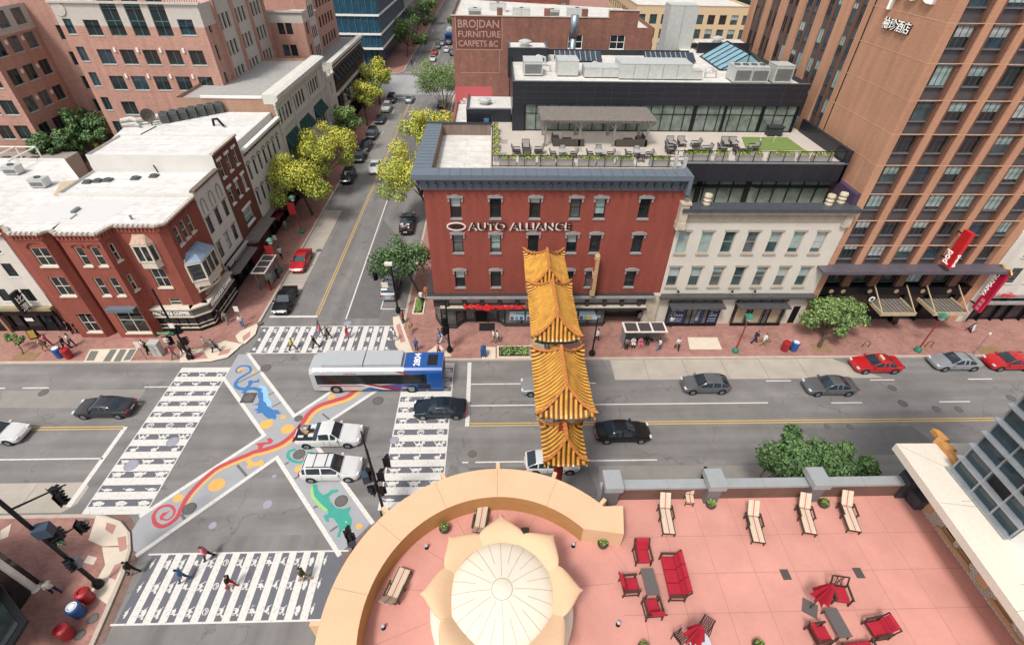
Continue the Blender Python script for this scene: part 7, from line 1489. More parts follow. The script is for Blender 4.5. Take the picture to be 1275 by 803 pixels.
b=MB(); b.tube([(-48,66.5,13.7),(-46.8,66.8,13.9),(-46,66.4,13.8),(-45,67.2,13.8),(-44,68,13.7)],.32,10); b.tube([(-47.5,65.6,13.5),(-46,65.9,13.6),(-45.2,65.4,13.5)],.2,8); tag(b.build('roof_duct',[mat('wrapped_duct','#b5b2aa',.7,var=.2,scale=5)]),'fat pale wrapped duct lying left of the satellite dish','duct')
b=MB(); b.tube([(-43.6,66,13.24),(-44,62,13.24),(-41.5,58,13.24),(-39,56.2,13.24),(-37.3,53.3,13.24),(-37.0,53.2,12)],.06,5); tag(b.build('roof_cable',[BLK]),'black cable snaking across the big white roof','cable')
b=MB(); b.tube([(-36.5,66.5,13.2),(-36.4,66.5,14.0),(-35.6,66.1,14.2),(-34.9,65.8,13.4)],.16,8); tag(b.build('gooseneck_vent',[BLK]),'black gooseneck pipe on the white roof before the tan wall','pipe')
b=MB()
for i in range(4): b.box(-72+i*2,-71+i*2,67.5,71,7.2,7.3,0)
tag(b.build('roof_slots',[mat('slot_dark','#4b3a36',.9)]),'dark slots in the grey service roof beside the courtyard trees','roof slots')
for i,(x,y) in enumerate(((-62,56.5),(-58,57.5),(-52.5,54),(-66,55.5))): unit(x,y,10.2,1.6,1.2,1.0,'grey box unit, %s on the wide left roof' % ('third from the left','fourth from the left','nearest the coffee building','first from the left')[i],True,1,'boxes on the left roof')
e=empty('steel_gantry',(-60,60,9.2),'thin white steel gantry frame over the service yard','gantry',world=True); b=MB()
for x in (-63,-60,-57.5):
    for y in (58.5,63): b.bar((x,y,7),(x,y,11.6),.12)
    b.bar((x,58.5,11.6),(x,63,11.6),.12)
b.bar((-63,58.5,11.6),(-57.5,58.5,11.6),.12); b.bar((-63,63,11.6),(-57.5,63,11.6),.12); b.build('frame',[WHT],e)
for i,(x,y,s_) in enumerate(((-4.5,97,2.2),(3,98,3),(8.5,97,2.4),(12.5,99,3.4),(19.5,97,1.6),(-1,104,3))): unit(x,y,21.0,s_,2.0,1.6,'grey machine box, %s from the left on the weathered brick building' % ordn[(0,2,3,4,5,1)[i]],i % 2==0,1,'boxes on the brick building roof')
# ============================================================ VEHICLES
def paint(name,col,met=.0): return mat(name,col,.28,met,var=.03,fine=.01,coat=.6)
CG_=glass('car_glass','#26323a',.05,.8,.3); TYR=mat('tyre','#1b1b1c',.85,var=.1); RIM=mat('alloy_rim','#8f9296',.35,.6,var=.05); HL=mat('headlight_lens','#cfd4d8',.15,spec=.8,var=0,fine=0); TL=mat('tail_light_red','#9b1a1f',.2,spec=.7,var=0,fine=0); PLT=mat('plate_white','#c9ccd0',.5); TRM=mat('black_car_trim','#1e1f21',.5,var=.05)
KINDS={  # L, W, H, belt z, [(x fraction from rear, top z)...], greenhouse (rear base, rear roof, front roof, cowl)
 'sedan': (4.8,1.83,1.45,.88,[(0,.78),(.03,.98),(.17,1.02),(.3,1.36),(.42,1.45),(.55,1.43),(.7,1.02),(.82,.95),(.95,.82),(1,.62)],(.17,.32,.54,.7)),
 'hatch': (4.5,1.78,1.5,.9,[(0,.8),(.02,1.0),(.06,1.06),(.2,1.4),(.38,1.5),(.55,1.46),(.73,1.04),(.84,.96),(.96,.82),(1,.62)],(.05,.2,.54,.72)),
 'suv': (4.7,1.88,1.72,1.02,[(0,.9),(.02,1.1),(.045,1.2),(.1,1.66),(.3,1.72),(.56,1.68),(.7,1.16),(.8,1.1),(.95,.98),(1,.75)],(.045,.11,.55,.7)),
 'pickup': (5.5,1.9,1.75,1.05,[(0,.95),(.01,1.03),(.36,1.04),(.365,1.1),(.4,1.68),(.5,1.75),(.6,1.7),(.7,1.18),(.8,1.12),(.95,1.0),(1,.75)],(.365,.4,.59,.7))}
CARM={}
def car_meshes(kind,pname,pm):
    if (kind,pname) in CARM: return CARM[(kind,pname)]
    L,W,H,belt,top,(g0,g1,g2,g3)=KINDS[kind]; xs=sorted({*np.round(np.linspace(0,1,41),4),g0,g1,g2,g3}); tx=[t[0] for t in top]; tz=[t[1] for t in top]; hw=W/2
    def ring(f):
        zt=float(np.interp(f,tx,tz)); en=min(1,(min(f,1-f)/.06)) if min(f,1-f)<.06 else 1; tap=hw*(1-.2*(1-math.sin(en*PI/2))-.05*max(0,abs(f-.5)-.3)/.2); bz=min(belt,zt-.02); bz=min(bz,belt-.16*max(0,f-.75)/.25)
        up=max(0,zt-belt)/(H-belt); wr=tap*(.93-.17*up); zb=.2+.16*(1-en)
        half=[(0,zb),(tap*.86,zb),(tap*.97,zb+.1),(tap,(zb+bz)*.5),(tap*.985,bz-.06),(tap*.94,bz),(tap*.925,bz+(zt-bz)*.08),(wr,bz+(zt-bz)*(.88 if up>.1 else .6)),(wr*.93,zt-(.025 if up>.1 else .03)),(wr*.55,zt-.004),(0,zt)]
        x=-L/2+f*L; return [(x,-y,z) for y,z in half]+[(x,y,z) for y,z in half[-2:0:-1]]
    R=[ring(f) for f in xs]; n=len(R[0]); parts={k: MB() for k in ('body','windshield','rear_window','side_window')}; V=[p for r in R for p in r]
    for p_ in parts.values(): p_.v=V
    for a in range(len(xs)-1):
        f=(xs[a]+xs[a+1])/2; zt=float(np.interp(f,tx,tz))
        for i in range(n):
            j=(i+1) % n; k=min(i,n-1-i); key='body'
            if g2+.008<f<g3-.005 and k in (8,9): key='windshield'
            elif g0+.008<f<g1 and k in (8,9): key='rear_window'
            elif k==6 and g0+.035<f<g3-.05 and zt-belt>.22 and not any(abs(f-q)<.012 for q in ((g0+g3)/2+.02,g1+.035 if kind != 'pickup' else-1)): key='side_window'
            m_=parts[key]; m_.f.append((a*n+i,a*n+j,(a+1)*n+j,(a+1)*n+i)); m_.m.append(0)
    b=parts['body']; b.f.append(tuple(range(n-1,-1,-1))); b.m.append(0); e=(len(xs)-1)*n; b.f.append(tuple(range(e,e+n))); b.m.append(0)
    out=[]
    for nm,m_ in parts.items():
        me=bpy.data.meshes.new(nm); bm=bmesh.new(); vs=[bm.verts.new(v) for v in m_.v]
        for f in m_.f:
            try: bm.faces.new([vs[i] for i in f])
            except ValueError: pass
        bmesh.ops.delete(bm,geom=[v for v in bm.verts if not v.link_faces],context='VERTS'); bmesh.ops.recalc_face_normals(bm,faces=bm.faces)
        if nm != 'body':
            c=sum((v.co for v in bm.verts),Vector())/max(1,len(bm.verts))
            if sum(f.normal.z for f in bm.faces)<0: bmesh.ops.reverse_faces(bm,faces=bm.faces)
        for f in bm.faces: f.smooth=True
        bm.to_mesh(me); bm.free(); me.materials.append(pm if nm=='body' else CG_)
        if nm=='body': me.set_sharp_from_angle(angle=math.radians(38))
        out.append((nm,me,(0,0,0)))
    def add(nm,fn,mats):
        m_=MB(); fn(m_); me=m_.build(nm,mats); d=me.data; bpy.data.objects.remove(me); out.append((nm,d,(0,0,0)))
    hz=belt-.2; add('headlight',lambda m: m.box(L/2-.3,L/2-.03,hw-.42,hw-.1,hz-.04,hz+.08),[HL]); add('headlight',lambda m: m.box(L/2-.3,L/2-.03,-hw+.1,-hw+.42,hz-.04,hz+.08),[HL])
    for s in (-1,1): add('tail_light',lambda m: m.box(-L/2+.0,-L/2+.22,min(s*(hw-.5),s*(hw-.1)),max(s*(hw-.5),s*(hw-.1)),belt-.16,belt-.02),[TL]); add('side_mirror',lambda m: m.box(L*(g3-.5)-.28,L*(g3-.5)-.1,min(s*(hw-.04),s*(hw+.16)),max(s*(hw-.04),s*(hw+.16)),belt+.02,belt+.15),[pm])
    add('grille',lambda m: m.box(L/2-.1,L/2-.005,-hw*.5,hw*.5,.4,.6),[TRM]); add('number_plate',lambda m: m.box(-L/2-.01,-L/2+.03,-.26,.26,.6,.74),[PLT])
    def seams(m):
        for f in (g0+.1,(g0+g3)/2+.02,g3-.01):
            for s in (-1,1): m.box(-L/2+f*L-.008,-L/2+f*L+.008,s*hw*1.0-.006,s*hw*1.0+.006,.34,belt-.05)
        m.box(L*(g3-.5)+.04,L*(g3-.5)+.06,-hw*.78,hw*.78,float(np.interp(g3,tx,tz))-.035,float(np.interp(g3,tx,tz))+.002)
    add('door_seam',seams,[TRM])
    if kind=='suv': add('roof_rail',lambda m: (m.box(-1.6,.2,-.66,-.62,H-.02,H+.05),m.box(-1.6,.2,.62,.66,H-.02,H+.05),m.box(-1.1,-1.06,-.66,.66,H+.0,H+.04),m.box(-.2,-.16,-.66,.66,H,H+.04)),[TRM])
    if kind=='pickup':
        add('load_bed',lambda m: (m.box(-L/2+.12,L*(-.14),-hw+.14,hw-.14,1.0,1.05)),[TRM])
        def junk(m):
            rd=random.Random(3)
            for i in range(14): x=rd.uniform(-L/2+.3,-L*.2); y=rd.uniform(-.55,.4); m.box(x,x+rd.uniform(.15,.5),y,y+rd.uniform(.1,.4),1.05,1.08+rd.random()*.2,i % 3)
        add('cargo',junk,[mat('cargo_wood','#9b7f66',.8),PLT,GRY]); add('toolbox',lambda m: m.box(-L*.19,-L*.135,-hw+.1,hw-.1,1.03,1.3),[mat('toolbox_navy','#33404f',.4)])
    CARM[(kind,pname)]=out; return out
WHM=[]
def wheel_mesh():
    if WHM: return WHM
    m_=MB(); y=.11; pr=[(.2,-y),(.33,-y),(.345,-y*.6),(.345,y*.6),(.33,y),(.2,y)]
    m_.rings([[(r*math.cos(t),yy,.34+r*math.sin(t)) for t in np.linspace(0,2*PI,21)[:-1]] for r,yy in pr]); o=m_.build('tyre',[TYR]); WHM.append(o.data); bpy.data.objects.remove(o)
    m_=MB(); m_.rings([[(r*math.cos(t),yy,.34+r*math.sin(t)) for t in np.linspace(0,2*PI,17)[:-1]] for r,yy in ((.21,-.115),(.17,-.1),(.05,-.12))]); m_.rings([[(r*math.cos(t),yy,.34+r*math.sin(t)) for t in np.linspace(0,2*PI,17)[:-1]] for r,yy in ((.21,.115),(.17,.1),(.05,.12))])
    o=m_.build('rim',[RIM]); WHM.append(o.data); bpy.data.objects.remove(o)
    m_=MB(); m_.rings([[(.4*math.cos(t),yy,.36+.4*math.sin(t)) for t in np.linspace(0,2*PI,21)[:-1]] for yy in (-.09,.09)]); o=m_.build('wheel_arch',[TRM]); WHM.append(o.data); bpy.data.objects.remove(o); return WHM
def car(kind,pname,pm,x,y,deg,label,cat_='car',group=None):
    L,W=KINDS[kind][:2]; nm={'sedan': 'parked_car' if group else 'car','hatch': 'car','suv': 'suv','pickup': 'pickup_truck'}[kind]
    e=empty(nm,(x,y,0),label,cat_,group,math.radians(deg))
    for n_,me,_ in car_meshes(kind,pname,pm): link(n_,me,e)
    t,r,a=wheel_mesh()
    for fx in (.19,.81):
        for s in (-1,1): X_=-L/2+fx*L; link('wheel_arch',a,e,(X_,s*(W/2-.085),0)); w_=link('wheel',t,e,(X_,s*(W/2-.1),0)); link('rim',r,w_)
    return e
P_={k: paint('paint_'+k,c,m_) for k,c,m_ in (('white','#c9c9c7',0),('black','#15171a',.2),('silver','#a3a7ab',.5),('grey','#6f7275',.5),('red','#b01c22',0),('charcoal','#34373b',.3),('navy','#1b2732',.3),('green','#26352c',.2))}
def C_(kind,col,px,py,deg,label,z=.6,**k): g=G(px,py,z); return car(kind,col,P_[col],g.x,g.y,deg,label,**k)
C_('sedan','white',-6,539,0,'white sedan entering at the left edge of the main street'); C_('sedan','charcoal',131,507,180,'charcoal sedan driving away to the left below the left shop fronts')
C_('sedan','navy',548,508,180,'dark blue black sedan crossing the zebra crossing below the bus'); C_('pickup','white',410,542,0,'white pickup truck with a loaded bed on the painted crossing',cat_='truck'); C_('suv','white',413,583,0,'white suv with roof rails just below the white pickup')
C_('sedan','silver',680,480,180,'silver car mostly hidden behind the golden gate roof'); C_('hatch','white',687,575,0,'white hatchback under the lowest gate roof, beside the curved parapet'); C_('sedan','black',775,537,0,'black sedan just right of the gate, above the pink terrace')
C_('hatch','grey',878,478,180,'grey hatchback in the middle of the main street'); C_('sedan','grey',1033,480,180,'dark silver sedan right of the grey hatchback on the main street')
r_=C_('sedan','red',1091,453,180,'red taxi with a roof sign parked left of the silver sedan'); b=MB(); b.box(-.25,-.05,-.3,.3,1.44,1.6); b.build('taxi_sign',[mat('taxi_sign_cream','#d9c9a0',.5)],r_)
C_('sedan','silver',1189,450,180,'bright silver sedan parked between the two red cars'); C_('hatch','red',1256,450,180,'red hatchback parked at the right picture edge')
C_('sedan','black',355,373,-88,'black sedan parked nearest the corner on the side street'); C_('sedan','red',375,324,-88,'red coupe parked behind the black sedan on the concrete pad'); C_('hatch','white',467,208,-87,'white car with dark roof driving down the side street'); C_('sedan','silver',510,123,90,'silver car driving away near the far crossing')
GP='cars parked along the west kerb of the side street'
for kind,col,py,lab in (('suv','black',220,'black suv at the near end of the parked line, under the yellow tree'),('sedan','charcoal',194,'charcoal sedan second in the parked line beyond the yellow trees'),('sedan','black',181,'black sedan third in the parked line along the side street'),('suv','navy',167,'dark blue suv fourth in the parked line'),
                           ('sedan','charcoal',148,'dark grey sedan fifth in the parked line, in front of the white suv'),('suv','white',134,'white suv parked near the far end of the line'),('suv','navy',123,'dark suv at the far end of the parked line')):
    # all stand 0.3 m off the kerb
    g=G(450,py,.6); car(kind,col,P_[col],-24.75,g.y,-90,lab,'car',GP)
C_('pickup','black',507,278,92,'black pickup with covered bed parked beside the red building',cat_='truck'); C_('suv','silver',487,357,90,'silver suv waiting under the open green tree'); C_('sedan','silver',489,338,90,'silver sedan half hidden by the open green tree, ahead of the suv'); C_('sedan','green',550,129,90,'dark green car parked under the feathery tree'); C_('sedan','red',553,143,90,'red car parked behind the feathery tree')
for kind,col,x,y,deg,lab in (('sedan','white',539,73,-90,'white car first in the queue beyond the crossing'),('sedan','red',541,65,-90,'small red car second in the queue beyond the crossing'),('suv','grey',545,58,-90,'grey car third in the queue beyond the crossing'),('suv','silver',550,54,-90,'silver car at the back of the queue beyond the crossing'),('sedan','white',556,62,90,'white car alone in the right lane beyond the crossing'),('suv','charcoal',559,53,90,'charcoal car in front of the distant blue bus'),('suv','charcoal',564,66,90,'dark car at the right kerb of the far street'),('suv','black',520,52,-90,'black suv parked at the left kerb beyond the crossing')): C_(kind,col,x,y,deg,lab)
# ---- buses
def bus(x,y,deg,label,near=True):
    e=empty('bus',(x,y,0),label,'bus',None,math.radians(deg)); L,W,H=12.2,2.6,3.0; SIL=paint('bus_silver','#b4b8bb',.2); BLU=paint('bus_blue','#1e4f94',0); BWH=paint('bus_white','#d0d0cc')
    # front is +x; silver forward body, blue rear
    def shell(a,b_,m_,nm):
        s=MB(); pr=[(-W/2,.35),(-W/2,2.6),(-W/2+.08,2.85),(-W/2+.3,H),(W/2-.3,H),(W/2-.08,2.85),(W/2,2.6),(W/2,.35)]
        s.rings([[(a,p,q) for p,q in pr],[(b_,p,q) for p,q in pr]]); return s.build(nm,[m_],e)
    shell(-2.6,L/2-.5,SIL if near else BLU,'body'); shell(-L/2,-2.6,BLU,'rear_body')
    s=MB(); pr=[(-W/2,.4),(-W/2,2.55),(-W/2+.3,2.95),(W/2-.3,2.95),(W/2,2.55),(W/2,.4)]; s.rings([[(L/2-.5,p,q) for p,q in pr],[(L/2-.1,p*.92,q*.97) for p,q in pr],[(L/2,p*.8,q*.9) for p,q in pr]]); s.build('front_end',[SIL if near else BLU],e)
    for sx,nm in ((-1,'window_band'),(1,'window_band')):
        s=MB(); s.box(-4.6,L/2-.6,sx*W/2-.012,sx*W/2+.012,1.2,2.4); s.build(nm,[glass('bus_glass','#15191c',.18,.35,.3)],e); s=MB()
        for k in range(8): s.box(-4.5+k*1.28,-4.42+k*1.28,sx*W/2-.02,sx*W/2+.02,1.35,2.35)
        s.build('window_pillar',[TRM],e)
        s=MB(); s.box(-2.6,L/2-.7,sx*W/2-.01,sx*W/2+.01,.9,1.0,0); s.quad([(-2.6,sx*(W/2+.012),.45),(-1.2,sx*(W/2+.012),.45),(1.4,sx*(W/2+.012),1.2),(.6,sx*(W/2+.012),1.2)],0); s.quad([(-1.2,sx*(W/2+.012),.45),(-.4,sx*(W/2+.012),.45),(2.0,sx*(W/2+.012),1.2),(1.4,sx*(W/2+.012),1.2)],1); s.quad([(-2.6,sx*(W/2+.008),.36),(1.6,sx*(W/2+.008),.36),(.6,sx*(W/2+.008),.88),(-2.6,sx*(W/2+.008),1.3)],2); s.quad([(-3.4,sx*(W/2+.012),2.4),(-2.8,sx*(W/2+.012),2.4),(-1.8,sx*(W/2+.012),2.8),(-2.3,sx*(W/2+.012),2.8)],0)
        s.build('stripe',[TL,BWH,BLU],e,fix=False)
    s=MB()
    for a,b_ in ((-2.4,1.0),(1.1,4.8)): s.box(a,b_,-.95,.95,H,H+.38)
    s.build('roof_unit',[SIL],e); s=MB(); s.box(-5.6,-4.7,-.7,.7,H,H+.04); s.box(-L/2-.02,-L/2+.02,-1.0,1.0,1.5,2.4); s.box(-4.9,-3.7,-W/2-.02,-W/2+.02,.5,1.1); s.box(-4.9,-3.7,W/2-.02,W/2+.02,.5,1.1); s.build('vent_grille',[TRM],e); s=MB(); s.box(L/2-.08,L/2+.01,-.95,.95,1.2,2.5); s.build('windshield',[CG_],e)
    if near:
        lettering('2804',.8,WHT,(-4.0,.8,H+.01),(0,-1,0),(1,0,0),e,.004,'roof_number',width=1.7,align='LEFT',offset=.02)
        lettering('metrobus',.3,paint('bus_letter_red','#b3262c'),(2.9,W/2+.02,2.5),(-1,0,0),(0,0,1),e,.004,'side_lettering',align='LEFT'); lettering('metrobus',.3,WHT,(-1.2-1.0,W/2+.02,.62),(-1,0,0),(0,0,1),e,.004,'side_lettering',align='LEFT')
    t,r,a=wheel_mesh()
    for X_ in (-3.1,3.9):
        for s in (-1,1): o=link('wheel_arch',a,e,(X_,s*(W/2-.07),0)); o.scale=(1.4,1,1.35); w_=link('wheel',t,e,(X_,s*(W/2-.09),0)); w_.scale=(1.4,1,1.4); link('rim',r,w_)
bus(-11.1,33.2,180,'long blue and silver city bus turning across the mural crossing'); g=G(560,44,1.5); bus(g.x,g.y,90,'distant blue bus far up the side street',False)
# ============================================================ STREET FURNITURE
def W_(px,py,z=.15): g=G(px,py,z); return (g.x,g.y,z)
SIGG=mat('street_sign_green','#1f7a4d',.5); SIGW=mat('sign_white','#d5d6d4',.5); BOXB=mat('signal_box_blue','#39485a',.5,.1)
def head(m_,p,a,n=3,s=1.0):
    """three-lamp signal head facing angle a, with visors"""
    c,sn=math.cos(a),math.sin(a)
    m_.obox((p[0],p[1]),a,.3*s,.36*s,p[2],p[2]+.34*n*s)
    for k in range(n): q=(p[0]+c*.26*s,p[1]+sn*.26*s); m_.obox(q,a,.24*s,.26*s,p[2]+(.2+.34*k)*s,p[2]+(.26+.34*k)*s)
    m_.obox((p[0]-c*.17,p[1]-sn*.17),a,.02,.62*s,p[2]-.1,p[2]+.34*n*s+.1)
def zat(base,px,py):
    """height on the vertical through base that shows at image row py"""
    lo,hi=0,30
    for _ in range(40):
        m_=(lo+hi)/2; v=Vector((base[0],base[1],m_-CAMH)); y=CY-FPX*v.dot(UPV)/v.dot(FWD)
        if y>py: lo=m_
        else: hi=m_
    return lo
def signal_pole(label,base,h,heads=(),arms=(),extra=None,r=.11,lamp=None,nm='traffic_signal'):
    e=empty(nm,base,label,'traffic signal',world=True); b=MB(); x,y,z=base
    b.lathe([(.3,z),(.3,z+.35),(.18,z+.6),(r,z+.8),(r*.8,h)],(x,y),12); b.build('pole',[BLK],e,smooth=False)
    for (ax,ay,az,bz) in arms: b=MB(); b.tube([(x,y,az),(x+ax,y+ay,bz)],[.07,.045],7); b.build('mast_arm',[BLK],e)
    for (hx,hy,hz,a) in heads: b=MB(); head(b,(x+hx,y+hy,hz),a,3,.82); b.build('signal_head',[BLK],e)
    if extra: extra(e,x,y)
    return e
B0=W_(124,728)
def ex1(e,x,y):
    b=MB(); b.obox((x+.35,y+.1),.3,.75,.6,6.8,7.6); b.build('control_box',[BOXB],e); b=MB(); b.box(x-.3,x+.3,y+.3,y+.33,5.0,5.35); b.build('street_name_sign',[SIGG],e); lettering('H ST',.22,WHT,(x-.22,y+.29,5.08),(1,0,0),(0,0,1),e,.004,'sign_lettering',align='LEFT')
    b=MB(); b.obox((x+.1,y),.4,.55,.45,3.0,3.7); b.build('lower_box',[GRY],e); b=MB(); b.lathe([(.02,6.2),(.16,6.3),(.18,6.45),(.02,6.6)],(x-.4,y+.2),10); b.build('camera_dome',[WHT],e)
signal_pole('tall black signal pole with mast arms at the lower left corner',B0,16,[(.9,1.6,8.3,1.2),(1.3,1.3,8.1,.3),(.3,.5,5.6,1.4),(-.3,.4,5.2,2.2),(1.9,.6,6.2,.2),(.2,-.3,3.2,-1)],[(1.6,1.8,9.6,9.2),(1.9,.6,5.9,6.9)],ex1,.13)
B1=W_(479,640)
signal_pole('black signal pole with lamp arm at the corner behind the curved parapet',B1,zat(B1,470,560),[(.4,.3,4.4,1.5),(-.3,.2,4.8,2.5),(.35,-.2,3.2,.2),(-.35,-.1,3.2,3),(.9,.7,5.5,1.5)],[(1.0,.8,4.2,6.0),(-.1,.2,7.5,9.8)],lambda e,x,y: (lambda b: (b.obox((x-.55,y+.2),.4,.7,.6,4.4,5.2),b.build('control_box',[BOXB],e)))(MB()))
B2=W_(443,690)
signal_pole('short black pedestrian signal at the left foot of the curved parapet',B2,3.4,[(0,.15,2.6,1.6),(.15,-.1,2.4,.1)],(),lambda e,x,y: (lambda b: (b.obox((x+.1,y-.1),.3,.5,.45,1.9,2.5),b.build('control_box',[BOXB],e)))(MB()))
B3=W_(237,446)
signal_pole('black signal pole with signs in front of the coffee shop corner',B3,zat(B3,187,360),[(-.4,.1,3.2,-1.6),(.35,.1,3.4,0),(-.9,-.2,2.2,-1.5),(.2,.3,1.8,1)],[(-1.2,.3,5.6,6.0),(-1.4,-.3,3.6,3.2)],lambda e,x,y: (lambda b,c: (b.box(x-.25,x+.25,y-.14,y-.11,4.2,4.8),b.box(x-1.3,x-.8,y-.35,y-.32,2.6,3.1),b.build('white_sign',[SIGW],e),c.box(x-1.7,x-.1,y-.2,y-.17,3.5,3.8),c.build('street_name_sign',[SIGG],e),lettering('7th ST NW',.22,WHT,(x-1.6,y-.22,3.57),(1,0,0),(0,0,1),e,.004,'sign_lettering',align='LEFT')))(MB(),MB()))
B4=W_(560,437)
signal_pole('black signal and lamp pole at the drugstore corner',B4,zat(B4,553,375),[(-.3,0,3.6,3.1),(-.1,-.3,2.8,-1.6),(-.4,.1,2.3,3.1)],[(-.6,0,5.0,5.2)])
B5=W_(496,388)
signal_pole('black signal pole at the side street corner under the open green tree',B5,zat(B5,487,330),[(-1.9,.1,4.4,-1.6),(.2,0,3.0,0)],[(-2.1,.1,5.4,5.4),(-2.6,1.5,6.4,6.6)],lambda e,x,y: (lambda b: (b.box(x-.6,x+.2,y-.2,y+.15,6.4,6.7),b.box(x-1.3,x-.6,y-.2,y-.17,3.6,4.3),b.build('camera_box',[SIGW],e)))(MB()))
signal_pole('slim black signal pole behind the grey parapet left of its middle pier',W_(868,612),3.1,[(0,.1,2.2,1.5),(.2,0,1.9,0)],(),None,.07)
# lamps
LGN=mat('lamp_green_cap','#2f7a63',.5); LRD=mat('lamp_post_red','#8a3b36',.5,var=.1); LAN=mat('lantern_glass','#b9c6bd',.3); BAN=mat('red_banner','#b3322f',.8,var=.1)
def lamp(px,py,tpx,tpy,label,black=False,banner=False):
    bs=W_(px,py); h=min(7.5,zat(bs,tpx,tpy)); e=empty('street_lamp',bs,label,'street lamp','street lamps on the pavements',world=True); x,y=bs[:2]; m_=BLK if black else LRD
    b=MB(); b.lathe([(.34,.15),(.34,.4),(.2,.65),(.14,.7)],(x,y),10); b.build('base',[BLK if black else LGN],e); b=MB(); b.lathe([(.09,.6),(.06,h-.6)],(x,y),10); b.build('post',[m_],e)
    b=MB(); b.rings([[(x-s,y-s,z),(x+s,y-s,z),(x+s,y+s,z),(x-s,y+s,z)] for s,z in ((.16,h-.6),(.24,h-.1))]); b.build('lantern',[LAN],e); b=MB(); b.rings([[(x-s,y-s,z),(x+s,y-s,z),(x+s,y+s,z),(x-s,y+s,z)] for s,z in ((.36,h-.1),(.36,h-.04),(.08,h+.2))]); b.build('lamp_cap',[BLK if black else LGN],e)
    if banner: b=MB(); b.box(x-.95,x-.1,y-.02,y+.02,h-2.6,h-.9); b.build('banner',[BAN],e)
lamp(915,438,934,393,'red lamp post with green base in front of the cream building'); lamp(1142,437,1171,392,'red lamp post with green base in front of the hotel marquees'); lamp(376,290,363,245,'red lamp post nearer the yellow trees on the side street',banner=True)
lamp(349,338,337,298,'red lamp post with red banner beside the side street bus shelter',banner=True); lamp(737,441,743,388,'black lamp post right of the golden gate',True); lamp(545,295,519,263,'lamp post with red banner behind the black pickup',banner=True)
# shelters
def shelter(cx,cy,a,label,L_=4.2):
    e=empty('bus_shelter',(cx,cy,.15),label,'bus shelter',None,a); b=MB()
    for x in (-L_/2+.1,0,L_/2-.1): b.box(x-.05,x+.05,.6,.7,0,2.4)
    for x in (-L_/2+.1,L_/2-.1): b.box(x-.05,x+.05,-.5,-.4,0,2.4)
    b.build('frame',[GRY],e); b=MB(); b.box(-L_/2-.1,L_/2+.1,-.8,.8,2.4,2.5,0)
    for i in range(3): b.box(-L_/2+.1+i*L_/3,-L_/2-.1+(i+1)*L_/3,-.65,.65,2.5,2.53,1)
    b.build('roof',[SIGW,mat('shelter_dark_panel','#4a4446',.3)],e); b=MB(); b.box(-L_/2+.1,L_/2-.1,.63,.66,.3,2.2); b.box(-L_/2+.08,-L_/2+.12,-.4,.6,.3,2.2); b.build('glass_panel',[glass('shelter_glass','#7d8583',.1)],e); b=MB(); b.box(-1.4,1.4,.2,.55,.42,.48); b.build('bench',[DGR],e)
g=W_(798,432); shelter(g[0],g[1]+.3,0,'bus shelter with people seated, right of the golden gate'); g=W_(336,352); shelter(-27.5,g[1]+.3,-PI/2,'bus shelter on the side street beside the parked cars',3.8)
# bins, boxes, signs
def bin_(px,py,col,label):
    e=empty('litter_bin',W_(px,py),label,'litter bin','red and blue litter bins'); m_={'r': mat('bin_red','#9a2027',.4,var=.08,coat=.2),'b': mat('bin_blue','#23528c',.4,var=.08,coat=.2)}[col]; b=MB(); b.lathe([(.3,0),(.36,.1),(.38,.85),(.42,.9),(.42,1.0)],(0,0),16); b.build('body',[m_],e); b=MB(); b.lathe([(.42,1.0),(.38,1.12),(.2,1.18),(.19,1.1),(.02,1.1)],(0,0),16)
    if col=='b': b.lathe([(.3,1.15),(.3,1.17),(.24,1.17)],(0,0),14,1)
    b.build('lid',[m_,WHT],e)
for a in ((76,444,'b','blue litter bin by the kerb at the left, beside a red one'),(87,445,'r','red litter bin by the kerb at the left, beside a blue one'),(976,436,'r','red litter bin behind the kerb near the cream building'),(987,436,'b','blue litter bin paired with the red one near the cream building'),(112,746,'r','red litter bin, topmost of three at the lower left corner'),(101,764,'b','blue litter bin, middle of three at the lower left corner'),(87,791,'r','red litter bin, lowest of three at the lower left corner')): bin_(*a)
e=empty('mailbox',W_(602,443),'blue mailbox on a pale slab left of the planting bed','mailbox'); b=MB(); b.rings([[(x,-.28,z) for x,z in ((-.28,.25),(.28,.25),(.28,1.0),(.2,1.18),(0,1.26),(-.2,1.18),(-.28,1.0))],[(x,.28,z) for x,z in ((-.28,.25),(.28,.25),(.28,1.0),(.2,1.18),(0,1.26),(-.2,1.18),(-.28,1.0))]]); b.build('body',[mat('mail_blue','#2b5480',.4,coat=.2)],e)
for sx in (-1,1):
    for sy in (-1,1): b=MB(); b.box(sx*.22-.04,sx*.22+.04,sy*.22-.04,sy*.22+.04,0,.25); b.build('leg',[BLK],e)
e=empty('utility_cabinet',W_(199,441),'silver utility cabinet on the pavement before the brick corner building','cabinet'); b=MB(); b.box(-.45,.45,-.35,.35,0,1.6); b.box(-.5,.5,-.4,.4,1.6,1.66); b.build('casing',[HV],e); b=MB(); b.box(-.01,.01,-.365,-.35,.1,1.5); b.box(.08,.12,-.38,-.35,.8,.95); b.build('door_seam',[DGR],e)
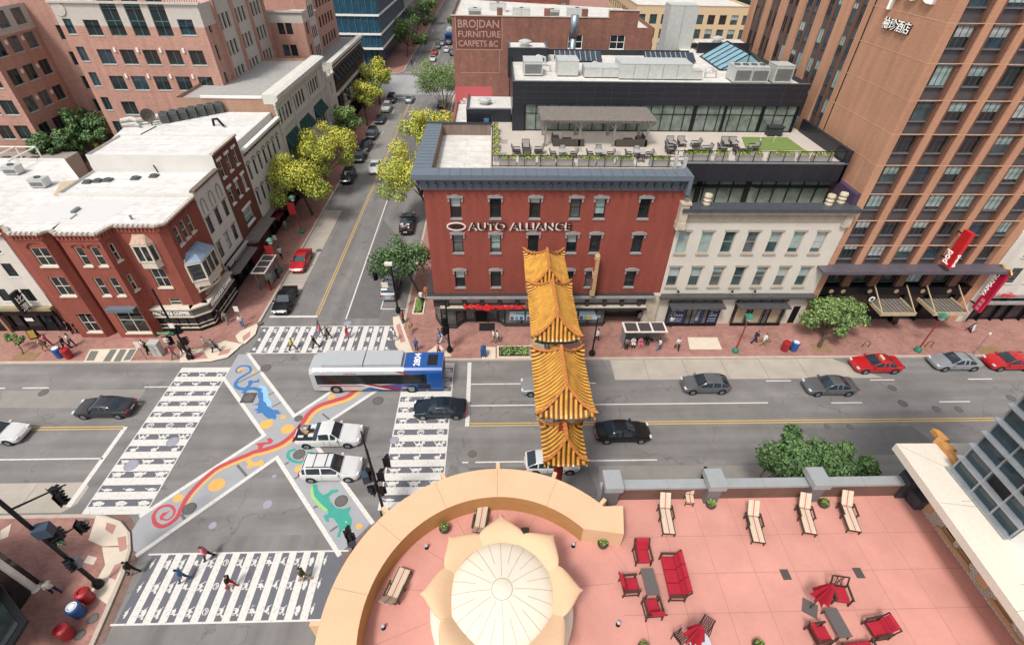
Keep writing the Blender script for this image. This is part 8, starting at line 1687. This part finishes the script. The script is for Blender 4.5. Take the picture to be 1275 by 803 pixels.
for px,py,lab,col in ((44,420,'black and yellow sandwich board outside the left white shophouse','#a98f3a'),(1207,412,'white sandwich board in front of the restaurant at the right','#d0d2d2'),(1112,402,'black a-frame sign under the hotel marquee','#2a2a2c')):
    e=empty('sandwich_board',W_(px,py),lab,'sandwich board',None,.4); b=MB()
    for s in (-1,1): b.rings([[(-.35,s*.3,0),(.35,s*.3,0),(.35,s*.02,1.1),(-.35,s*.02,1.1)],[(-.35,s*.27,0),(.35,s*.27,0),(.35,s*-.01,1.1),(-.35,s*-.01,1.1)]])
    b.build('board',[BLK],e); b=MB(); b.quad([(-.28,-.275,.15),(.28,-.275,.15),(.28,-.06,.98),(-.28,-.06,.98)]); b.build('poster',[mat('board_poster'+col[1:],col,.6,var=.2,scale=8)],e,fix=False)
for px,py,lab in ((1077,432,'dark bike rack hoop left of the hotel lamp post'),(1155,432,'dark bike rack hoop beside the hotel lamp post')): g=W_(px,py); b=MB(); b.tube([(g[0]-.35,g[1],.15),(g[0]-.3,g[1],.8),(g[0],g[1],1.0),(g[0]+.3,g[1],.8),(g[0]+.35,g[1],.15)],.035,6); tag(b.build('bike_rack',[BLK]),lab,'bike rack','bike rack hoops')
for px,py,h,lab,sg in ((1212,440,2.6,'parking meter pole with pale head near the silver parked car',0),(183,448,2.4,'white parking sign on a yellow post by the kerb',1),(302,403,2.4,'small street sign post at the far crossing corner',1),(347,312,2.3,'bus stop sign post by the red coupe',1)):
    g=W_(px,py); e=empty('sign_post',g,lab,'sign post'); b=MB(); b.tube([(0,0,0),(0,0,h)],.035,6); b.build('post',[GRY],e); b=MB(); (b.box(-.25,.25,-.05,-.02,h-.7,h) if sg else b.lathe([(.02,h),(.12,h+.05),(.12,h+.25),(.02,h+.32)],(0,0),10)); b.build('sign_face',[SIGW],e)
g=W_(1193,410); pass
# lower left corner building: white column, dark canopy
e=empty('corner_canopy_building',(-30,12,0),'dark glass canopy with black edge at the lower left corner','building',world=True)
q=[G2(0,728,3.2),G2(34,772,3.2),G2(-2,830,3.2),G2(-60,800,3.2)]; b=MB(); b.prism(q,3.0,3.2,0); b.build('canopy_edge',[BLK],e); b=MB(); b.prism(inset(q if sum(q[i][0]*q[(i+1) % 4][1]-q[(i+1) % 4][0]*q[i][1] for i in range(4))>0 else q[::-1],.35),3.19,3.24,0); b.build('canopy_glass',[GL],e)
b=MB(); b.box(-40,-30.6,5,15.2,.14,6.5); b.build('wall',[GL],e)
g=W_(46,738); b=MB(); b.lathe([(.3,.15),(.2,.3),(.2,9)],(G(44,733,.15).x,G(44,733,.15).y),14); tag(b.build('white_column',[WHT],smooth=False),'round white column at the left edge of the lower left brick corner','column')
# ============================================================ PEOPLE
SKT=[mat('skin_'+n_,c_,.6,var=.03) for n_,c_ in (('light','#b98a70'),('tan','#8c6048'),('deep','#55382b'))]
HAIRM=[mat('hair_'+n_,c_,.8,var=.1) for n_,c_ in (('black','#1a1614'),('brown','#46301f'),('grey','#7d7873'))]; SHOE=mat('shoe_dark','#222020',.6)
def body_pose(step,arm,sit=False,lean=.05):
    """joints of one figure, +x forward; returns (co, radius, parent)"""
    J=[]; A=lambda co,r,p: (J.append((co,r,p)),len(J)-1)[1]
    hz=.95 if not sit else .5; pe=A((0,0,hz),.135,-1); ch=A((lean,0,hz+.25),.13,pe); sh=A((lean*1.6,0,hz+.46),.12,ch); nk=A((lean*2,0,hz+.56),.055,sh); hd=A((lean*2+.02,0,hz+.66),.085,nk); tp=A((lean*2+.015,0,hz+.8),.075,hd)
    for s in (-1,1):
        st=step*s; hp=A((0,s*.09,hz-.04),.1,pe)
        if sit: kn=A((.42,s*.12,.5),.072,hp); an=A((.44,s*.12,.1),.045,kn); to=A((.58,s*.13,.05),.04,an)
        else: kn=A((st*.5+.05,s*.1,.52),.07,hp); an=A((st-(.06 if st<0 else 0),s*.1,.1+(.06 if st<0 else 0)),.045,kn); to=A((st+.14,s*.11,.045),.04,an)
        so_=A((lean*1.6,s*.18,hz+.42),.062,sh); el=A((lean-st*arm*.5+(.1 if sit else 0),s*.24,hz+.15),.045,so_); wr=A((lean-st*arm+.1+(.12 if sit else 0),s*.22,hz-.04),.032,el); pa=A((lean-st*arm+.14+(.12 if sit else 0),s*.22,hz-.11),.036,wr)
        for k,(dx,l_) in enumerate(((-.028,.07),(-.01,.085),(.01,.08),(.028,.065))): f1=A((J[pa][0][0]+dx,s*.22,hz-.15),.011,pa); A((J[pa][0][0]+dx+.015,s*.215,hz-.15-l_*.7),.009,f1)
        A((J[pa][0][0]+.055,s*.2,hz-.13),.011,pa)
    return J
BODY={}
def body_meshes(key):
    if key in BODY: return BODY[key]
    J=body_pose(*key); me=bpy.data.meshes.new('b'); me.from_pydata([j[0] for j in J],[(i,j[2]) for i,j in enumerate(J) if j[2]>=0],[]); o=bpy.data.objects.new('b',me); COL.objects.link(o)
    md=o.modifiers.new('s','SKIN'); md.use_smooth_shade=True; sv=me.skin_vertices[0].data
    for i,j in enumerate(J): sv[i].radius=(j[1],j[1]*(1.25 if i in (0,1,2) else 1)); sv[i].use_root=(i==0)
    su=o.modifiers.new('u','SUBSURF'); su.levels=1; bpy.context.view_layer.update(); full=bpy.data.meshes.new_from_object(o.evaluated_get(bpy.context.evaluated_depsgraph_get())); bpy.data.objects.remove(o)
    hz=J[0][0][2]; lx=J[3][0][0]; out={'body': full}
    def sub(test,grow,nm):
        bm=bmesh.new(); bm.from_mesh(full); bmesh.ops.delete(bm,geom=[f for f in bm.faces if not test(f.calc_center_median())],context='FACES'); bm.normal_update()
        for v in bm.verts: v.co+= v.normal*grow
        m_=bpy.data.meshes.new(nm); bm.to_mesh(m_); bm.free(); m_.polygons.foreach_set('use_smooth',[True]*len(m_.polygons)); return m_
    out['shirt']=sub(lambda c: hz-.06<c.z<hz+.53 and not (abs(c.y)>.17 and c.z<hz+.2),.018,'shirt'); out['trousers']=sub(lambda c: .1<c.z<hz+.04 and abs(c.y)<.2 or (key[2] and c.x>.1 and .1<c.z<.62 and abs(c.y)<.2),.014,'trousers')
    out['shoe']=sub(lambda c: c.z<.1,.016,'shoe'); out['hair']=sub(lambda c: c.z>hz+.7-.0*c.x and (c.x<lx+.05 or c.z>hz+.79) ,.02,'hair')
    f=MB(); x=lx+.1; f.box(x-.01,x+.012,-.042,-.02,hz+.685,hz+.7); f.box(x-.01,x+.012,.02,.042,hz+.685,hz+.7); f.box(x-.012,x+.005,-.025,.025,hz+.605,hz+.615); f.box(x-.01,x+.03,-.012,.012,hz+.635,hz+.68); q=f.build('face_features',[HAIRM[1]]); out['face']=q.data; bpy.data.objects.remove(q)
    BODY[key]=out; return out
CLO={k: mat('cloth_'+k,c,.85,var=.08) for k,c in dict(white='#cdccc8',black='#1c1c1f',pink='#c4687f',red='#a8262c',navy='#232d47',blue='#4a6f9c',grey='#77797b',yellow='#c4b23f',olive='#4d5238',tan='#a48c68',denim='#3d4f69',orange='#b8683a',lavender='#a79bb8',teal='#3f7f80').items()}
POSES=[(.28,.7),(.2,.5),(.02,.1),(.34,.8),(.0,.0,True)]
def person(px,py,deg,top,bot,where,pose=0,z=.15,hair=0,skin=0,extra=''):
    k=POSES[pose]; k=(k[0],k[1],len(k)>2); ms=body_meshes(k); g=G(px,py,z); verb=('walking','strolling','standing','striding','sitting')[pose]
    e=empty('person',(g.x,g.y,z),'person in %s top and %s %s, %s %s' % (top,bot,extra or 'trousers',verb,where),'person',None,math.radians(deg)); s=.95+.07*((px*7+py) % 5)/5; e.scale=(s,s,s)
    for nm,m_ in (('body',SKT[skin]),('shirt',CLO[top]),('trousers',CLO[bot]),('shoe',SHOE),('hair',HAIRM[hair]),('face',HAIRM[1])):
        me=ms[nm]; me.materials.append(m_) if not len(me.materials) else None; o=link('face_features' if nm=='face' else nm,me,e); o.material_slots[0].link='OBJECT'; o.material_slots[0].material=m_
R0=0
for a in ((92,415,200,'black','black','by the brick wall at the left',2),(98,415,20,'black','navy','second by the left brick wall',2,.15,1),(62,431,0,'pink','black','near the sandwich board',0,.15,1),(58,437,-20,'tan','tan','beside the pink topped walker',1,.15,1),(84,435,10,'black','black','above the left litter bins',0),(91,431,10,'white','navy','just above the left litter bins',1,.15,0,2),
          (184,437,-90,'white','black','left of the silver cabinet',2),(188,441,180,'black','black','close to the silver cabinet',1),(219,447,190,'pink','grey','at the kerb before the coffee corner',0,.15,1),(230,440,150,'olive','black','behind the front signal pole',1,.15,0,2),(240,447,0,'black','black','right of the front signal pole',2),
          (259,434,180,'white','tan','left of two on the coffee corner',0,.15,2),(270,438,180,'grey','black','right of two on the coffee corner',3),(303,407,-60,'white','blue','at the kerb by the far crossing',1),(284,402,-90,'grey','grey','beside the coffee shop window',0),(277,400,-100,'navy','black','closest to the coffee shop window',1),
          (351,322,100,'white','black','behind the red coupe',0,.15,0,2),(357,288,100,'grey','grey','farther up the side street pavement',1),(347,346,-80,'black','black','beside the side street shelter',2),(338,361,180,'black','red','inside the side street shelter',2),
          (525,377,90,'white','black','by the red building corner',0),(531,371,90,'orange','tan','behind the white shirted walker',1,.15,1),(512,414,-90,'tan','tan','on the drugstore corner bricks',0,.15,2),(503,402,180,'red','black','under the corner signal',2),(493,424,180,'white','white','on the pale ramp',1),(519,436,-90,'blue','denim','at the kerb of the drugstore corner',2),
          (552,427,180,'lavender','white','left of the black drugstore pole',3),(548,424,180,'blue','blue','behind the lavender topped walker',0),(546,442,0,'pink','denim','at the kerb near the black drugstore pole',1,.15,0,1),(620,426,180,'white','grey','right one passing the drugstore window',0,.15,0,2),(615,425,180,'white','tan','left one passing the drugstore window',1,.15,1),
          (742,425,0,'white','black','behind the black lamp post',0),(779,435,-90,'grey','black','leftmost under the shelter by the gate',2,.15,0,2),(787,430,-90,'white','black','second from left on the shelter bench',4),(796,430,-90,'pink','pink','third from left on the shelter bench',4),(804,427,-90,'black','black','rightmost on the shelter bench',4,.15,0,1),
          (820,436,180,'white','blue','just right of the shelter by the gate',1,.15,0,2),(842,435,-90,'white','black','near the pale slab of the bus stop',0),(834,407,-90,'white','navy','between the lease posters',2,.15,0,2),(795,402,-90,'lavender','denim','in the dark shop entrance',2),(938,427,0,'navy','navy','left of two walking past the cream building',3),(948,430,0,'white','tan','right of two walking past the cream building',3,.15,1)): person(*a)
for a in ((365,436,0,'yellow','black','leftmost on the far crossing',3),(394,433,180,'black','black','in the middle of the far crossing',0),(410,422,180,'olive','black','in the upper half of the far crossing',0),(400,419,0,'pink','grey','at the top edge of the far crossing',1),(397,412,0,'grey','grey','just above the far crossing',1),(433,421,0,'red','pink','rightmost on the far crossing',0,.02,1),
          (232,723,190,'blue','denim','at the left of the nearest crossing',3),(262,695,200,'pink','black','at the top edge of the nearest crossing',0,.02,1),(289,731,0,'black','red','on the middle of the nearest crossing',0),(381,722,170,'olive','tan','at the right of the nearest crossing',3,.02,1),(513,82,90,'black','black','alone far off by the glass building',2)): person(*(a+(.02,) if len(a)<8 else a))
person(169,714,180,'black','black','stepping off the lower left kerb',3); person(72,738,160,'white','navy','on the lower left bricks',0,.15,1,0,'shorts'); person(456,197,-90,'grey','black','at the kerb between the distant parked cars',2)
